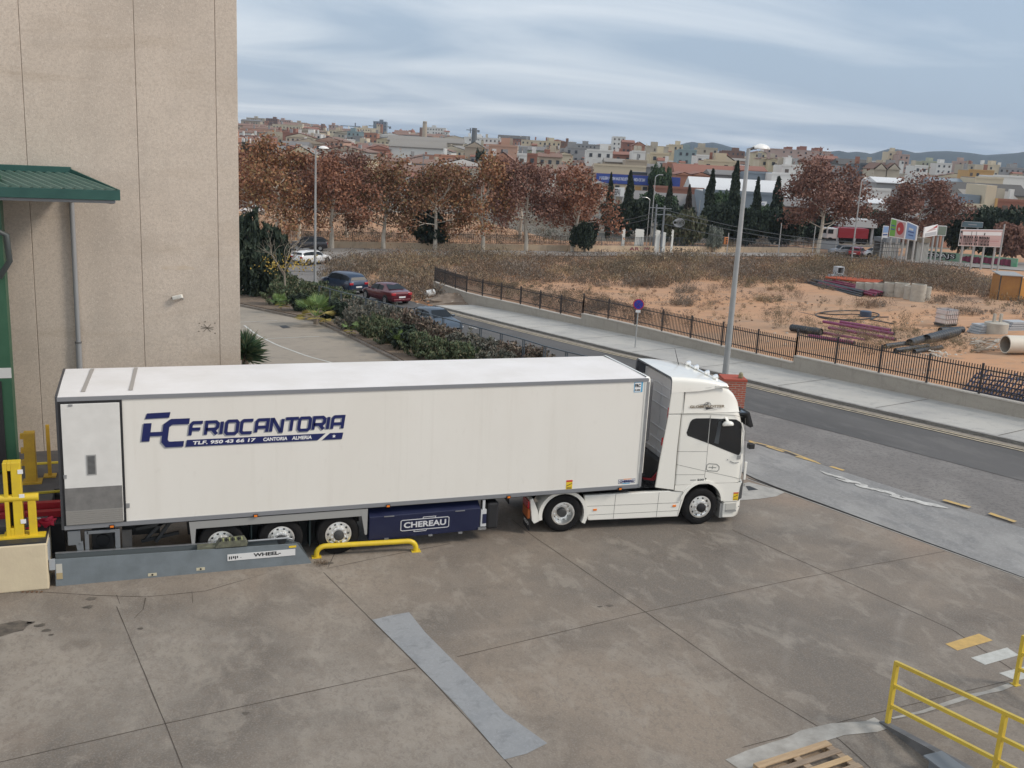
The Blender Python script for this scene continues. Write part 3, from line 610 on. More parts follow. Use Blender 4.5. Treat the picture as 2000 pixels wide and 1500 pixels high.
st = MB(); st.prism([(5.66+(.045 if k % 2 == 0 else .02)*math.sin(k*math.pi/5), 2.905+(.045 if k % 2 == 0 else .02)*math.cos(k*math.pi/5)) for k in range(10)], (0, -.009, 0), (1, 0, 0), (0, 0, 1), (0, -.003, 0)); st.build('star_emblem', whitem, tr)
# small stickers
def sticker(par, x, y, z, w_, h_, base, parts, nm='sticker'):
    mb = MB(); mb.box(x, x+w_, y-.003, y, z, z+h_); o = mb.build(nm, base, par)
    for (a, b_, c, d, m_) in parts:
        q = MB(); q.box(x+a*w_, x+c*w_, y-.0045, y-.003, z+b_*h_, z+d*h_); q.build('printing', m_, o)
    return o
for (xx, yy, zz, par) in ((11.46, -.001, 1.21, tr),):
    s_ = sticker(par, xx, yy, zz, .17, .25, yels, [(0, .82, 1, 1, reds), (.1, .10, .9, .16, blackm), (.1, .22, .9, .27, blackm)])
    q = MB(); q.prism([(.01, .11), (.16, .17), (.16, .155), (.01, .09)], (xx, yy-.004, zz), (1, 0, 0), (0, 0, 1), (0, -.001, 0)); q.build('printing', blackm, s_)
lb = pm('light_blue_print', (0.10, 0.38, 0.60), 0.5)
s_ = sticker(tr, 13.13, -.001, 3.66, .24, .27, lb, [(.08, .06, .80, .92, whitem)], 'plate')
text('FRC', .12, blackm, 'plate_lettering', s_, sideM(13.155, -.009, 3.79), bold=.003, fit=(.15, .085)); text('01-2026', .04, blackm, 'plate_lettering', s_, sideM(13.155, -.009, 3.70), bold=.001, fit=(.15, .04))
sticker(tr, 12.90, -.001, 1.27, .48, .11, navy, [(.02, .1, .98, .9, whitem), (.3, .9, .75, 1.1, pm('peach_print', (.75, .3, .12), .5)), (.25, -.12, .7, .08, lb)], 'maker_badge')
text('CHEREAU', .1, navy, 'badge_lettering', tr, sideM(12.93, -.009, 1.292), bold=.006, fit=(.42, .066))
# running gear
for xx in (3.18, 4.49, 5.80):
    for yy, sg in ((.06, -1), (WT-.06, 1)): wheel(tr, xx, yy, .50, .38, 'front', sg)
    b = MB(); b.tube([(xx, .3, .5), (xx, WT-.3, .5)], .07, 10); b.box(xx-.05, xx+.05, .5, .6, .5, 1.1); b.box(xx-.05, xx+.05, WT-.6, WT-.5, .5, 1.1); b.build('axle', darkm, tr, smooth=40)
b = MB(); b.box(.2, LT-1.2, .75, .88, .86, 1.10); b.box(.2, LT-1.2, WT-.88, WT-.75, .86, 1.10)
for xx in (.3, 1.6, 2.5, 7, 9, 11): b.box(xx, xx+.1, .88, WT-.88, .9, 1.05)
b.build('chassis_beam', darkm, tr)
b = MB(); b.box(2.5, 6.45, .9, 1.7, .45, 1.08); b.box(1.1, 1.9, 1.0, 1.6, .5, 1.0); b.build('wheel_backing', darkm, tr)  # dark blocks added behind the wheels so the space there reads dark
b = MB(); b.box(2.52, 6.46, .0, .02, .93, 1.10); b.prism([(2.50, 1.10), (2.66, 1.10), (2.60, .46), (2.56, .46)], (0, -.004, 0), (1, 0, 0), (0, 0, 1), (0, .03, 0)); b.prism([(6.30, 1.10), (6.47, 1.10), (6.46, .46), (6.41, .46)], (0, -.004, 0), (1, 0, 0), (0, 0, 1), (0, .03, 0)); b.build('wheel_guard', greym, tr)
b = MB(); b.box(2.66, 6.30, .50, .52, .15, 1.08); b.box(2.62, 2.64, .05, .5, .35, 1.1); b.build('mudguard_backing', pm('mudguard_black', (0.014, 0.018, 0.02), 0.6), tr)  # mudguard drawn as a full-height black sheet to keep the wheel gaps dark
for xx in (3.84, 5.15): b = MB(); b.box(xx-.01, xx+.01, .1, .5, .25, 1.05); b.build('mud_flap', pm('flap_green_black', (0.02, 0.035, 0.038), 0.55), tr)
sb = MB(); sb.add([(6.51, .02, .29), (9.24, .02, .33), (9.24, -.01, .90), (6.51, -.01, .88), (6.51, .45, .29), (9.24, .45, .33), (9.24, .25, 1.05), (6.51, .25, 1.03)], [(0,1,2,3), (3,2,6,7), (0,4,5,1), (0,3,7,4), (1,5,6,2), (4,7,6,5)]); sb = sb.build('pallet_box', navyb, tr, bevel=.012)
for q in [(xx-.05, xx+.05, -.012, .02, .285, .325) for xx in (6.93, 8.0, 8.75)]+[(xx-.12, xx+.12, -.02, .0, .865, .885) for xx in (6.98, 8.72)]: b = MB(); b.box(*q); b.build('latch', alu, sb)
silv = pm('silver_print', (0.62, 0.63, 0.66), 0.4)
cb_ = MB(); pts = [(.03, 0), (.97, 0), (1, .08), (1, .92), (.97, 1), (.03, 1), (0, .92), (0, .08)]
ribbon(cb_, pts, .018, 0, 0, 0, 0, 1.18, .27, closed=True); ribbon(cb_, [(.45, 1.04), (.46, 1.16), (.72, 1.16), (.71, 1.04)], .014, 0, 0, 0, 0, 1.18, .27); ribbon(cb_, [(.28, -.04), (.27, -.16), (.52, -.16), (.54, -.04)], .014, 0, 0, 0, 0, 1.18, .27)
Mb = Matrix.Translation((7.27, .004, .475)) @ Matrix.Rotation(R(2.8), 4, 'X') @ Matrix.Rotation(R(-.3), 4, 'Y'); cb_.build('badge_frame', silv, sb, M=Mb)
text('CHEREAU', .2, silv, 'badge_lettering', sb, Mb @ sideM(.07, -.004, .065), bold=.006, fit=(1.04, .15))
b = MB(); b.box(9.26, 9.40, .0, .08, .42, .85); b.box(9.30, 9.36, .01, .07, .80, 1.1); b.build('landing_leg', pm('leg_white', (0.55, 0.56, 0.57), 0.5), tr); b = MB(); b.box(9.20, 9.40, -.02, .2, .34, .40); b.build('leg_foot', alu, tr)
b = MB(); b.box(9.30, 9.40, -.008, .0, .50, .74); b.build('leg_slot', navyb, tr)
b = MB(); b.box(9.44, 9.74, .05, .65, .30, 1.0); b.build('air_tank', blackm, tr, bevel=.06)
b = MB(); b.box(9.44, 9.5, 1.9, 2.0, .2, 1.1); b.box(9.35, 9.6, 1.8, 2.1, .15, .2); b.build('landing_leg', darkm, tr)
# rear underrun guard and light bar
b = MB(); b.box(.05, .30, .02, .16, .76, 1.08); b.prism([(.20, .76), (.34, .84), (.36, .46), (.50, .28), (.40, .28), (.26, .44)], (0, .02, 0), (1, 0, 0), (0, 0, 1), (0, .08, 0)); b.box(.42, 1.10, .02, .10, .27, .44); b.box(.98, 1.08, .02, .1, .44, 1.05); b.box(.38, .46, .02, .1, .44, 1.05); b.box(.42, 1.0, .02, .1, .98, 1.05); b.build('underrun_guard', pm('guard_steel', (0.22, 0.235, 0.25), 0.5, 0.4), tr, bevel=.01)
b = MB(); b.box(.5, .95, .35, 1.2, .45, .95); b.build('battery_box', darkm, tr, bevel=.03); b = MB(); b.tube([(.72, .34, .7), (.72, .3, .7)], .14, 16); b.build('reel', blackm, tr)
b = MB(); b.box(1.12, 1.32, .06, .1, .48, 1.0); b.build('mud_flap', darkm, tr)
b = MB()
for (p, q) in (((1.4, .6, .8), (2.4, .6, .95)), ((1.6, .6, .55), (2.0, .6, .95)), ((1.5, .6, .5), (2.3, .7, .6)), ((1.8, .5, .5), (2.1, .55, .9))): b.bar(p, q, .06, .07)
b.build('linkage', pm('dull_steel', (0.11, 0.11, 0.11), 0.5, 0.5), tr)

# ================================================================== TRACTOR UNIT  (local: rear axle x=0, near side y=0)
rzT = math.atan2(-.3, 3.8)
tk = thing('tractor_unit', 'white high-roof tractor unit coupled to the refrigerated trailer, parked nose towards the street', 'truck', (11.5, .2, 0), rzT)
WC = 2.48
# cab shell in level rings
def ring(xb, xf, hw, z, rb=.04, rf=.32, n=7):
    o = []
    y0, y1 = WC/2-hw, WC/2+hw
    for cx, cy, a0, r_ in ((xf-rf, y0+rf, -90, rf), (xf-rf, y1-rf, 0, rf), (xb+rb, y1-rb, 90, rb), (xb+rb, y0+rb, 180, rb)):
        for k in range(n): a = R(a0+90*k/(n-1)); o.append((cx+r_*math.cos(a), cy+r_*math.sin(a), z))
    return o
lv = [(1.14, 5.05), (1.3, 5.06), (1.7, 5.06), (2.1, 5.03), (2.4, 4.98), (2.7, 4.90), (2.95, 4.83), (3.045, 4.79)]
b = MB(); rows = [ring(3.04, xf, WC/2-(0.0 if z < 2.6 else .012*(z-2.6)/.4), z) for z, xf in lv]; b.grid(rows, closed=True); b.cap(rows[0], flip=True); b.cap(rows[-1]); cab = b.build('cab', cabw, tk, smooth=35)
# roof: sections along x
def rsec(x, zb_, zt_, inset, rad=.16, n=6):
    y0, y1 = inset, WC-inset; o = [(x, y0*0.3+.006, zb_)]
    for k in range(n+1): a = R(180-90*k/n); o.append((x, y0+rad+rad*math.cos(a), zt_-rad+rad*math.sin(a)))
    for k in range(n+1): a = R(90-90*k/n); o.append((x, y1-rad+rad*math.cos(a), zt_-rad+rad*math.sin(a)))
    o.append((x, WC-y0*0.3-.006, zb_)); return o
st_ = [(3.06, 3.93, .06), (3.5, 3.90, .07), (3.8, 3.86, .08), (4.1, 3.79, .09), (4.35, 3.68, .11), (4.55, 3.53, .14), (4.70, 3.35, .19), (4.79, 3.18, .26)]
b = MB(); rows = [rsec(x, 3.055, z, i_) for x, z, i_ in st_]; b.grid(rows); b.cap(rows[0]); b.cap(rows[-1], flip=True); roofp = b.build('roof', cabw, tk, smooth=40)
df = MB(); outer = [rsec(x, zb_, z, .03, .12) for x, zb_, z in ((2.71, 3.60, 4.0), (3.05, 3.62, 3.985), (3.5, 3.64, 3.945), (3.9, 3.70, 3.885), (4.3, 3.76, 3.80))]
df.grid(outer); inner = [[(x, WC/2+(y-WC/2)*.955, z-.045) for x, y, z in r_] for r_ in outer[:2]]; df.grid(inner, 1); df.grid([outer[0], inner[0]], 1); df.build('roof_deflector', [cabw, pm('deflector_grey', (0.10, 0.11, 0.13), 0.5)], tk, smooth=40)
for s_ in (0, 1):
    y0 = 0.0 if s_ == 0 else WC-.05
    b = MB(); b.prism([(2.49, 1.09), (2.56, 1.88), (2.685, 3.035), (3.025, 3.035), (3.01, 2.0), (3.025, 1.0)], (0, y0, 0), (1, 0, 0), (0, 0, 1), (0, .05, 0)); b.build('side_deflector', cabw, tk, bevel=.012)
    b = MB(); b.prism([(2.69, 3.05), (2.72, 3.62), (3.05, 3.64), (3.05, 3.05)], (0, y0+(.02 if s_ == 0 else -.02), 0), (1, 0, 0), (0, 0, 1), (0, .05, 0)); b.build('upper_deflector', cabw, tk, bevel=.012)
    b = MB(); b.prism([(2.50, 1.09), (2.57, 1.88), (2.70, 3.05), (2.73, 3.9), (2.80, 3.9), (2.77, 3.05), (2.64, 1.88), (2.57, 1.09)], (0, y0+.052 if s_ == 0 else y0-.03, 0), (1, 0, 0), (0, 0, 1), (0, .025, 0)); b.build('deflector_trim', pm('trim_dark', (0.05, 0.052, 0.06), 0.5), tk)
# pale ribbed rear wall of the cab
gw = pm('cab_rear_grey', (0.78, 0.78, 0.79), 0.45)
b = MB(); b.box(2.985, 3.03, .08, WC-.08, 1.25, 3.78)
for z in (1.7, 2.0, 2.35, 2.95, 3.25, 3.5): b.box(2.965, 2.985, .35, WC-.35, z, z+.035)
for y in (.5, 1.2, 1.9): b.box(2.97, 2.984, y, y+.03, 1.4, 3.6)
b.build('rear_wall', gw, tk, bevel=.008)
b = MB(); b.box(3.06, 3.5, .1, WC-.1, .8, 1.14); b.box(2.75, 2.95, .45, 2.0, .95, 1.6, 0); b.build('engine_tunnel', darkm, tk)
for k, (c_, yy) in enumerate(((redl, .35), (redl, .45), (blackm, .55), (blackm, .25))):
    b = MB(); b.tube([(2.95, yy+.1, 1.65), (2.8, yy, 1.45), (2.6, yy+.05, 1.15), (2.4, yy+.3, 1.1), (2.2, yy+.5, 1.3)], .022, 8); b.build('air_hose', pm('red_hose', (.35, .02, .03), .5) if k < 2 else blackm, tk, smooth=60)
for q in ((2.70, 2.74, .06, .12, 2.9, 3.2), (2.60, 2.64, .06, .12, 2.2, 2.4)): b = MB(); b.box(*q); b.build('red_reflector', redl, tk)
# lower side panels with wheel arch
ac, ar = 3.84, .56
arch = [(ac+ar*math.cos(R(a)), .60+ar*math.sin(R(a))) for a in np.linspace(155, 8, 15)]
poly = [(3.04, 1.13), (3.04, .985)] + [(3.28, .95)] + arch + [(4.47, .62), (4.93, .60), (5.0, 1.13)]
for y0 in (0, WC-.25): b = MB(); b.prism(poly, (0, y0, 0), (1, 0, 0), (0, 0, 1), (0, .25, 0)); b.build('wing', cabw, tk)
b = MB()
for r0, y_0 in ((ar, -.03),):
    A_ = [(ac+r0*math.cos(R(a)), .60+r0*math.sin(R(a))) for a in np.linspace(165, 5, 17)]; B_ = [(ac+(r0+.08)*math.cos(R(a)), .60+(r0+.07)*math.sin(R(a))) for a in np.linspace(168, 5, 17)]
    b.grid([[(x, -.03, z) for x, z in A_], [(x, -.025, z) for x, z in B_], [(x, .0, z) for x, z in B_]]); b.grid([[(x, -.03, z) for x, z in A_], [(x, .2, z) for x, z in A_]])
b.build('arch_lip', cabw, tk, smooth=40)
b = MB(); b.grid([[(x, .03, z) for x, z in arch], [(x, .7, z) for x, z in arch]]); b.box(3.3, 4.45, .68, .7, .3, 1.1); b.build('wheel_housing', blackm, tk)
b = MB(); b.grid([[(x, WC-.03, z) for x, z in arch], [(x, WC-.7, z) for x, z in arch]]); b.build('wheel_housing', blackm, tk)
# bumper with step
b = MB(); rows = [ring(4.50, xf, WC/2-.01, z, .02, .30) for z, xf in ((.60, 5.06), (.62, 5.09), (.95, 5.10), (1.13, 5.08))]; b.grid(rows, closed=True); b.cap(rows[0]); b.cap(rows[-1]); b.build('front_panel', cabw, tk, smooth=35)
b = MB(); rows = [ring(4.50, xf, WC/2-.01, z, .02, .28) for z, xf in ((.17, 5.02), (.20, 5.06), (.40, 5.10), (.585, 5.09))]; b.grid(rows, closed=True); b.cap(rows[0]); b.cap(rows[-1]); bump = b.build('bumper', cabw, tk, smooth=35)
b = MB(); b.box(4.56, 4.86, -.012, .02, .33, .56); b.build('step_recess', pm('recess_grey', (.5, .49, .45), .5), bump); b = MB(); b.box(4.56, 4.87, -.03, .02, .33, .37)
for k in range(9): b.box(4.58+k*.032, 4.595+k*.032, -.032, .0, .37, .385)
b.build('step', greym, bump)
b = MB(); b.box(4.42, 4.5, .04, .5, .15, .55); b.build('inner_step', greym, tk)
b = MB(); b.prism([(4.90, .62), (5.0, .70), (5.0, 1.25), (4.93, 1.0)], (0, -.008, 0), (1, 0, 0), (0, 0, 1), (0, .01, 0)); b.build('headlamp_trim', pm('lamp_trim', (.09, .09, .09), .3), tk)
b = MB(); b.box(4.99, 5.06, -.01, .03, 1.2, 1.7); b.build('corner_vane', cabw, tk, bevel=.012)
for q in ((5.02, 5.05, -.02, .0, 1.02, 1.10), (4.93, 4.96, -.012, .0, .44, .48)): b = MB(); b.box(*q); b.build('reflector', greym, tk)
# windows, panel gaps
def polyp(par, pts, nm, mat, y=-.006, th=.012, bevel=0): b = MB(); b.prism(pts, (0, y, 0), (1, 0, 0), (0, 0, 1), (0, th, 0)); return b.build(nm, mat, par, bevel=bevel)
for yy in (-.006, WC-.006):
    polyp(cab, [(3.26, 2.47), (3.225, 2.55), (3.30, 2.83), (3.36, 2.90), (3.46, 2.925), (3.845, 2.92), (3.85, 2.25)], 'side_window', glassd, yy)
    polyp(cab, [(3.865, 2.915), (4.60, 2.87), (4.72, 2.80), (4.78, 2.72), (4.83, 2.0), (4.80, 1.90), (4.74, 1.90), (3.87, 2.245)], 'side_window', glassd, yy)
ins = pm('cab_interior', (.16, .17, .18), .7)
b = MB(); b.prism([(4.03, 2.25), (4.10, 2.82), (4.19, 2.82), (4.16, 2.22)], (0, -.0075, 0), (1, 0, 0), (0, 0, 1), (0, -.001, 0)); b.build('seat_belt_panel', pm('seat_tone', (.06, .068, .075), .3), cab)
b = MB()
for pts in ([(3.035, 1.0), (3.01, 2.07), (3.035, 3.045)], [(3.86, 3.0), (3.86, 2.9)], [(3.865, 2.25), (3.87, 1.6), (3.86, 1.35), (3.92, 1.15)], [(3.0, 2.05), (3.86, 2.02)], [(2.69, 3.05), (3.86, 3.03), (4.5, 2.985), (4.79, 2.93)], [(3.02, 1.70), (3.85, 1.49), (4.6, 1.31), (5.0, 1.205)], [(3.02, 1.42), (3.85, 1.39)], [(4.86, 2.9), (4.92, 2.4), (4.97, 1.75), (4.99, 1.22)]):
    for i in range(len(pts)-1): b.bar((pts[i][0], -.0, pts[i][1]), (pts[i+1][0], -.0, pts[i+1][1]), .006, .008)
b.build('panel_seam', seam, cab)
b = MB()
for pts in ([(3.08, 3.06), (3.09, 3.66), (3.13, 3.69), (4.0, 3.735), (4.15, 3.745)],):
    for i in range(len(pts)-1): b.bar((pts[i][0], .045, pts[i][1]), (pts[i+1][0], .05, pts[i+1][1]), .05, .008)
b.build('roof_seam', seam, roofp)
b = MB(); b.tube([(4.76, -.02, 2.78), (4.835, -.03, 2.55), (4.86, -.03, 1.95)], .022, 8); b.build('window_frame', cabw, cab, smooth=50)
b = MB(); b.box(4.74, 4.84, -.012, .0, 1.78, 1.88); b.tube([(4.55, -.008, 1.74), (4.68, -.012, 1.69), (4.80, -.012, 1.70)], .012, 6); b.build('door_handle', greym, cab)
b = MB(); b.lathe((4.47, -.008, 1.78), (0, -1, 0), [(.018, 0), (.015, .008), (.001, .009)], 10); b.build('lock', alu, cab)
b = MB(); b.lathe((3.90, -.004, 1.28), (0, -1, 0), [(.018, 0), (.015, .008), (.001, .009)], 10); b.build('lock', blackm, cab)
# close-range mirror above the window, black wide mirrors ahead of the windscreen
b = MB(); b.lathe((4.30, -.14, 2.80), (0, -.4, -1), [(.001, -.07), (.09, -.06), (.14, -.02), (.15, .03), (.13, .06), (.001, .06)], 20); b.bar((4.30, 0, 2.93), (4.30, -.14, 2.84), .07, .03); b.build('kerb_mirror', cabw, tk, smooth=50)
b = MB(); b.box(4.97, 5.13, -.18, -.02, 2.10, 2.24); b.build('mirror_arm', blackm, tk, bevel=.02)
b = MB(); b.add([(4.96, .15, 2.98), (5.06, .15, 3.02), (5.22, .15, 2.62), (5.12, .15, 2.58), (4.96, .75, 2.98), (5.06, .75, 3.02), (5.22, .75, 2.62), (5.12, .75, 2.58)], [(0,1,2,3), (4,7,6,5), (0,4,5,1), (1,5,6,2), (2,6,7,3), (3,7,4,0)]); b.bar((4.75, .45, 3.15), (5.0, .45, 2.98), .06, .04); b.build('front_mirror', blackm, tk, bevel=.02)
b = MB(); b.box(4.72, 4.95, .12, WC-.12, 2.94, 3.02); b.build('sun_visor', glassd, tk, bevel=.02)
# windscreen on the nose
b = MB(); b.grid([[(xf+.004 - (.10 if abs(t) > .85 else 0), WC/2+t*1.05, z) for t in np.linspace(-1, 1, 9)] for z, xf in ((1.95, 5.045), (2.4, 4.98), (2.85, 4.865))]); b.build('windscreen', glassd, cab, smooth=50)
# lettering on the roof side and door
tdk = pm('dark_print', (.05, .05, .055), .4); tgr = pm('grey_print', (.30, .30, .28), .4)
text('GLOBETROTTER', .12, pm('taupe_print', (.22, .17, .12), .4), 'lettering', roofp, sideM(3.26, .018, 3.195), bold=.004, fit=(.98, .07))
b = MB(); b.lathe((3.76, .026, 3.235), (0, -1, 0), [(.105, -.02), (.105, -.012), (.097, -.012)], 28); b.prism([(-.28, .055), (-.05, .055), (.0, .085), (.05, .06), (.0, .045), (-.05, .04)], (3.75, .020, 3.235), (1, 0, 0), (0, 0, 1), (0, -.006, 0)); b.prism([(-.06, -.03), (-.02, -.02), (.1, -.045), (.3, -.10), (.1, -.065), (-.02, -.09)], (3.75, .020, 3.235), (1, 0, 0), (0, 0, 1), (0, -.006, 0)); b.build('globe_emblem', tdk, roofp)
b = MB(); Mx = Matrix.Translation((3.88, -.002, 1.505)) @ Matrix.Rotation(R(6), 4, 'Y')
for pts, wd_ in (([(.05, .0), (.0, .04), (.0, .15), (.05, .19), (.27, .19), (.36, .13), (.37, .05), (.33, .0), (.05, .0)], .022), ([(.06, .095), (.28, .095)], .022), ([(.17, .05), (.17, .15)], .018)): ribbon(b, pts, wd_, 0, 0, 0, 0, 1, 1)
b.build('door_emblem', tgr, cab, M=Mx)
text('500', .1, tdk, 'lettering', cab, sideM(3.66, -.004, 1.225), bold=.002, fit=(.19, .058)); b = MB(); b.box(3.46, 3.62, -.004, 0, 1.245, 1.262); b.build('badge', tdk, cab)
s_ = sticker(tk, 4.75, -.002, .64, .15, .22, yels, [(0, .84, 1, 1, reds), (.1, .10, .9, .16, blackm)]); q = MB(); q.prism([(.01, .10), (.14, .155), (.14, .14), (.01, .08)], (4.75, -.006, .64), (1, 0, 0), (0, 0, 1), (0, -.001, 0)); q.build('printing', blackm, s_)
# roof lamps on a chrome bar, horns, aerial
b = MB(); b.tube([(4.10, .35, 3.86), (4.10, WC-.30, 3.88)], .028, 10); b.tube([(4.10, .35, 3.86), (4.13, .3, 3.79)], .022, 8); b.tube([(4.10, WC-.3, 3.88), (4.13, WC-.25, 3.79)], .022, 8); b.build('lamp_bar', chrome, tk, smooth=50)
for yy in (.42, .9, 1.55, 2.05): b = MB(); b.lathe((4.10, yy, 3.91), (1, 0, 0), [(.001, -.08), (.05, -.06), (.075, 0), (.08, .04), (.06, .05), (.001, .055)], 16); b.build('roof_lamp', chrome, tk, smooth=50)
b = MB(); b.tube([(3.75, 1.9, 3.86), (3.62, 2.0, 4.35)], [.012, .005], 6); b.build('aerial', blackm, tk)
# side fairings between the axles
b = MB(); b.prism([(.57, .95), (.62, .62), (.72, .27), (3.22, .25), (3.36, .80), (3.30, .93), (2.95, .955), (2.92, .975)], (0, .02, 0), (1, 0, 0), (0, 0, 1), (0, .12, 0)); fair = b.build('side_fairing', cabw, tk, bevel=.02)
b = MB()
for pts in ([(1.40, .26), (1.42, .95)], [(2.60, .26), (2.62, .95)], [(.66, .66), (3.2, .64)], [(.72, .42), (3.2, .42)], [(3.19, .27), (3.27, .72), (3.34, .9)]):
    for i in range(len(pts)-1): b.bar((pts[i][0], .019, pts[i][1]), (pts[i+1][0], .019, pts[i+1][1]), .006, .007)
b.build('panel_seam', seam, fair)
for xx in (.88, 3.08): b = MB(); b.box(xx-.05, xx+.05, .0, .02, .53, .585); b.build('marker_lamp', orange, fair, bevel=.01)
b = MB(); b.box(-.9, 3.0, .72, .80, .78, .98); b.box(-.9, 3.0, WC-.80, WC-.72, .78, .98); b.box(.6, 3.0, .14, WC-.14, .78, .90); b.box(-.6, .5, .85, 1.6, .95, 1.14); b.build('chassis_frame', darkm, tk)
b = MB(); b.box(.7, 2.9, .15, .6, .35, .8); b.box(.7, 2.9, WC-.6, WC-.05, .35, .9); b.build('fuel_tank', pm('tank_dark', (.06, .062, .065), .4, .5), tk, bevel=.06)
b = MB()
for k in range(5): b.box(2.0+k*.16, 2.13+k*.16, .3, 2.0, .985, 1.0)
b.build('catwalk', darkm, tk)
b = MB(); b.lathe((-.1, WC/2, 1.14), (0, 0, 1), [(.001, 0), (.45, 0), (.45, .05), (.001, .05)], 24); b.build('fifth_wheel', blackm, tk)
wheel(tk, 3.82, -.0, .5, .32, 'front', -1, blackm); wheel(tk, 3.82, WC, .5, .32, 'front', 1, blackm)
for yy, sg in ((.0, -1), (WC, 1)): wheel(tk, .02, yy, .5, .30, 'rear', sg, darkm)
for yy in (.34, WC-.64): t = MB(); t.lathe((.02, yy, .5), (0, 1, 0), [(.25, 0), (.46, 0), (.5, .05), (.5, .25), (.46, .3), (.25, .3)], 36); t.build('wheel', tyre_m, tk, smooth=35)
b = MB(); b.tube([(.02, .3, .5), (.02, WC-.3, .5)], .09, 10); b.tube([(3.82, .3, .5), (3.82, WC-.3, .5)], .07, 10); b.build('axle', darkm, tk, smooth=50)
for y0, y1 in ((-.02, .55), (WC-.55, WC+.02)):
    b = MB(); ang = np.linspace(192, -25, 24); A_ = [(.02+.56*math.cos(R(a)), .48+.555*math.sin(R(a))) for a in ang]; B_ = [(.02+.66*math.cos(R(a)), .48+.64*math.sin(R(a))) for a in ang]
    b.grid([[(x, y0, z) for x, z in A_], [(x, y0-.005, z) for x, z in B_], [(x, y1, z) for x, z in B_], [(x, y1, z) for x, z in A_], [(x, y0, z) for x, z in A_]]); b.build('mudguard', cabw, tk, smooth=40)
    b = MB(); b.prism([(-.60, .33), (-.66, .62), (-.80, .95), (-.88, .92), (-.80, .36), (-.74, .27)], (0, y0, 0), (1, 0, 0), (0, 0, 1), (0, y1-y0, 0)); b.build('rear_valance', cabw, tk, bevel=.015)
    b = MB(); b.box(-.91, -.865, y0+.06, y1-.04, .66, .86); b.build('tail_lamp', redl, tk, bevel=.01)
    b = MB(); b.box(-.90, -.84, y0+.06, y1-.04, .40, .64); b.build('rear_marker', pm('rust_orange', (.45, .12, .03), .5), tk)
    b = MB(); b.box(-.86, -.845, y0+.02, y1-.02, .08, .40); fl = b.build('mud_flap', blackm, tk); text('VOLVO', .1, whitem, 'lettering', fl, sideM(-.862, y1-.06, .2, (0, -1, 0)), fit=(.42, .09))
# ================================================================== DOCK, BUILDING
YW = 6.0; XW = 4.16
wallm = layered('pebble_wall', (0.60, 0.515, 0.43), [
    (0.22, 5, 0.42, 0.62, (0.42, 0.36, 0.30), 0.55, (1, 1, 0.5)), (1.2, 6, 0.5, 0.66, (0.42, 0.365, 0.31), 0.35, None), (14, 6, 0.47, 0.60, (0.44, 0.372, 0.31), 0.5, None), (40, 3, 0.56, 0.62, (0.32, 0.26, 0.215), 0.45, None), (24, 4, 0.56, 0.64, (0.64, 0.57, 0.49), 0.55, None), (0.5, 4, 0.58, 0.68, (0.36, 0.28, 0.2), 0.25, (0.3, 1, 2))], rough=0.92, bump=0.6, bscale=36)
bt = thing('warehouse', 'tall beige exposed-aggregate warehouse wall behind the trailer', 'building', (0, YW, 0))
b = MB(); xs_ = [-14, -2.55, -.86, 1.70, 3.62, XW]
for i in range(5): b.box(xs_[i]+.006, xs_[i+1]-(.006 if i < 4 else 0), 0, 14, -.2, 16.5)
b.build('wall', wallm, bt, bevel=.008)
b = MB(); b.box(-14, XW-.1, .03, 13.9, -.2, 16.4); b.build('wall_joint', pm('joint_brown', (.42, .345, .27), .9), bt)
stn = pm('rust_stain', (.50, .405, .30), .9, col2=(.57, .485, .40), scale=4, lo=.3, hi=.6)
b = MB(); r_ = random.Random(3)
for (cx, cz, wx, wz) in ((2.62, 5.90, .46, .07),):
    b.cap([(cx+wx*math.cos(a)*r_.uniform(.75, 1.1), -.003, cz+wz*math.sin(a)*r_.uniform(.5, 1.2)) for a in np.linspace(0, 6.28, 16)[:-1]])
b.build('rust_stain', stn, bt)
b = MB()
for a in (10, 55, 120, 160): c, s_ = math.cos(R(a)), math.sin(R(a)); b.bar((3.30-.17*c, -.004, 4.29-.12*s_), (3.30+.17*c, -.004, 4.29+.12*s_), .006, .018)
for (x, z) in ((3.08, 4.20), (3.5, 4.14), (3.5, 4.42), (3.1, 4.42), (3.25, 4.46)): b.box(x-.02, x+.02, -.006, 0, z-.015, z+.015)
b.build('anchor_marks', pm('old_fixings', (.22, .19, .155), .9), bt)
b = MB(); b.box(-14, .2, -.03, 0, .86, .92); b.box(-14, .2, -.03, 0, .72, .78); b.build('base_rail', pm('black_strip', (.03, .03, .03), .6), bt)
# downpipe
dp = thing('downpipe', 'grey rainwater downpipe running down the warehouse wall from the green canopy', 'downpipe', (.1, YW-.1, 1.2))
b = MB(); b.tube([(0, 0, 0), (0, 0, 2.75)], .075, 14); b.tube([(0, 0, 2.75), (0, 0, 6.6)], .062, 14); b.build('pipe', pm('pipe_grey', (.27, .275, .28), .5), dp, smooth=50)
for z in (2.75, 6.35, 1.0): b = MB(); b.tube([(0, 0, z), (0, 0, z+.04)], .085, 14); b.box(-.01, .01, 0, .1, z, z+.04); b.build('bracket', pm('bracket_dark', (.12, .12, .12), .5), dp, smooth=50)
# security camera
c_ = thing('security_camera', 'small white security camera on the beige warehouse wall above the trailer', 'camera', (2.57, YW-.1, 5.15), R(-35))
b = MB(); b.bar((-.13, -.05, -.04), (.12, .02, .03), .11, .10); b.build('housing', pm('cam_white', (.75, .73, .66), .4), c_, bevel=.02); b = MB(); b.lathe((-.135, -.052, -.042), (-1, -.27, -.27), [(.04, 0), (.035, .01), (.001, .005)], 12); b.build('lens', glassd, c_); b = MB(); b.tube([(.02, .02, -.02), (.06, .16, -.06)], .02, 8); b.build('bracket', greym, c_)
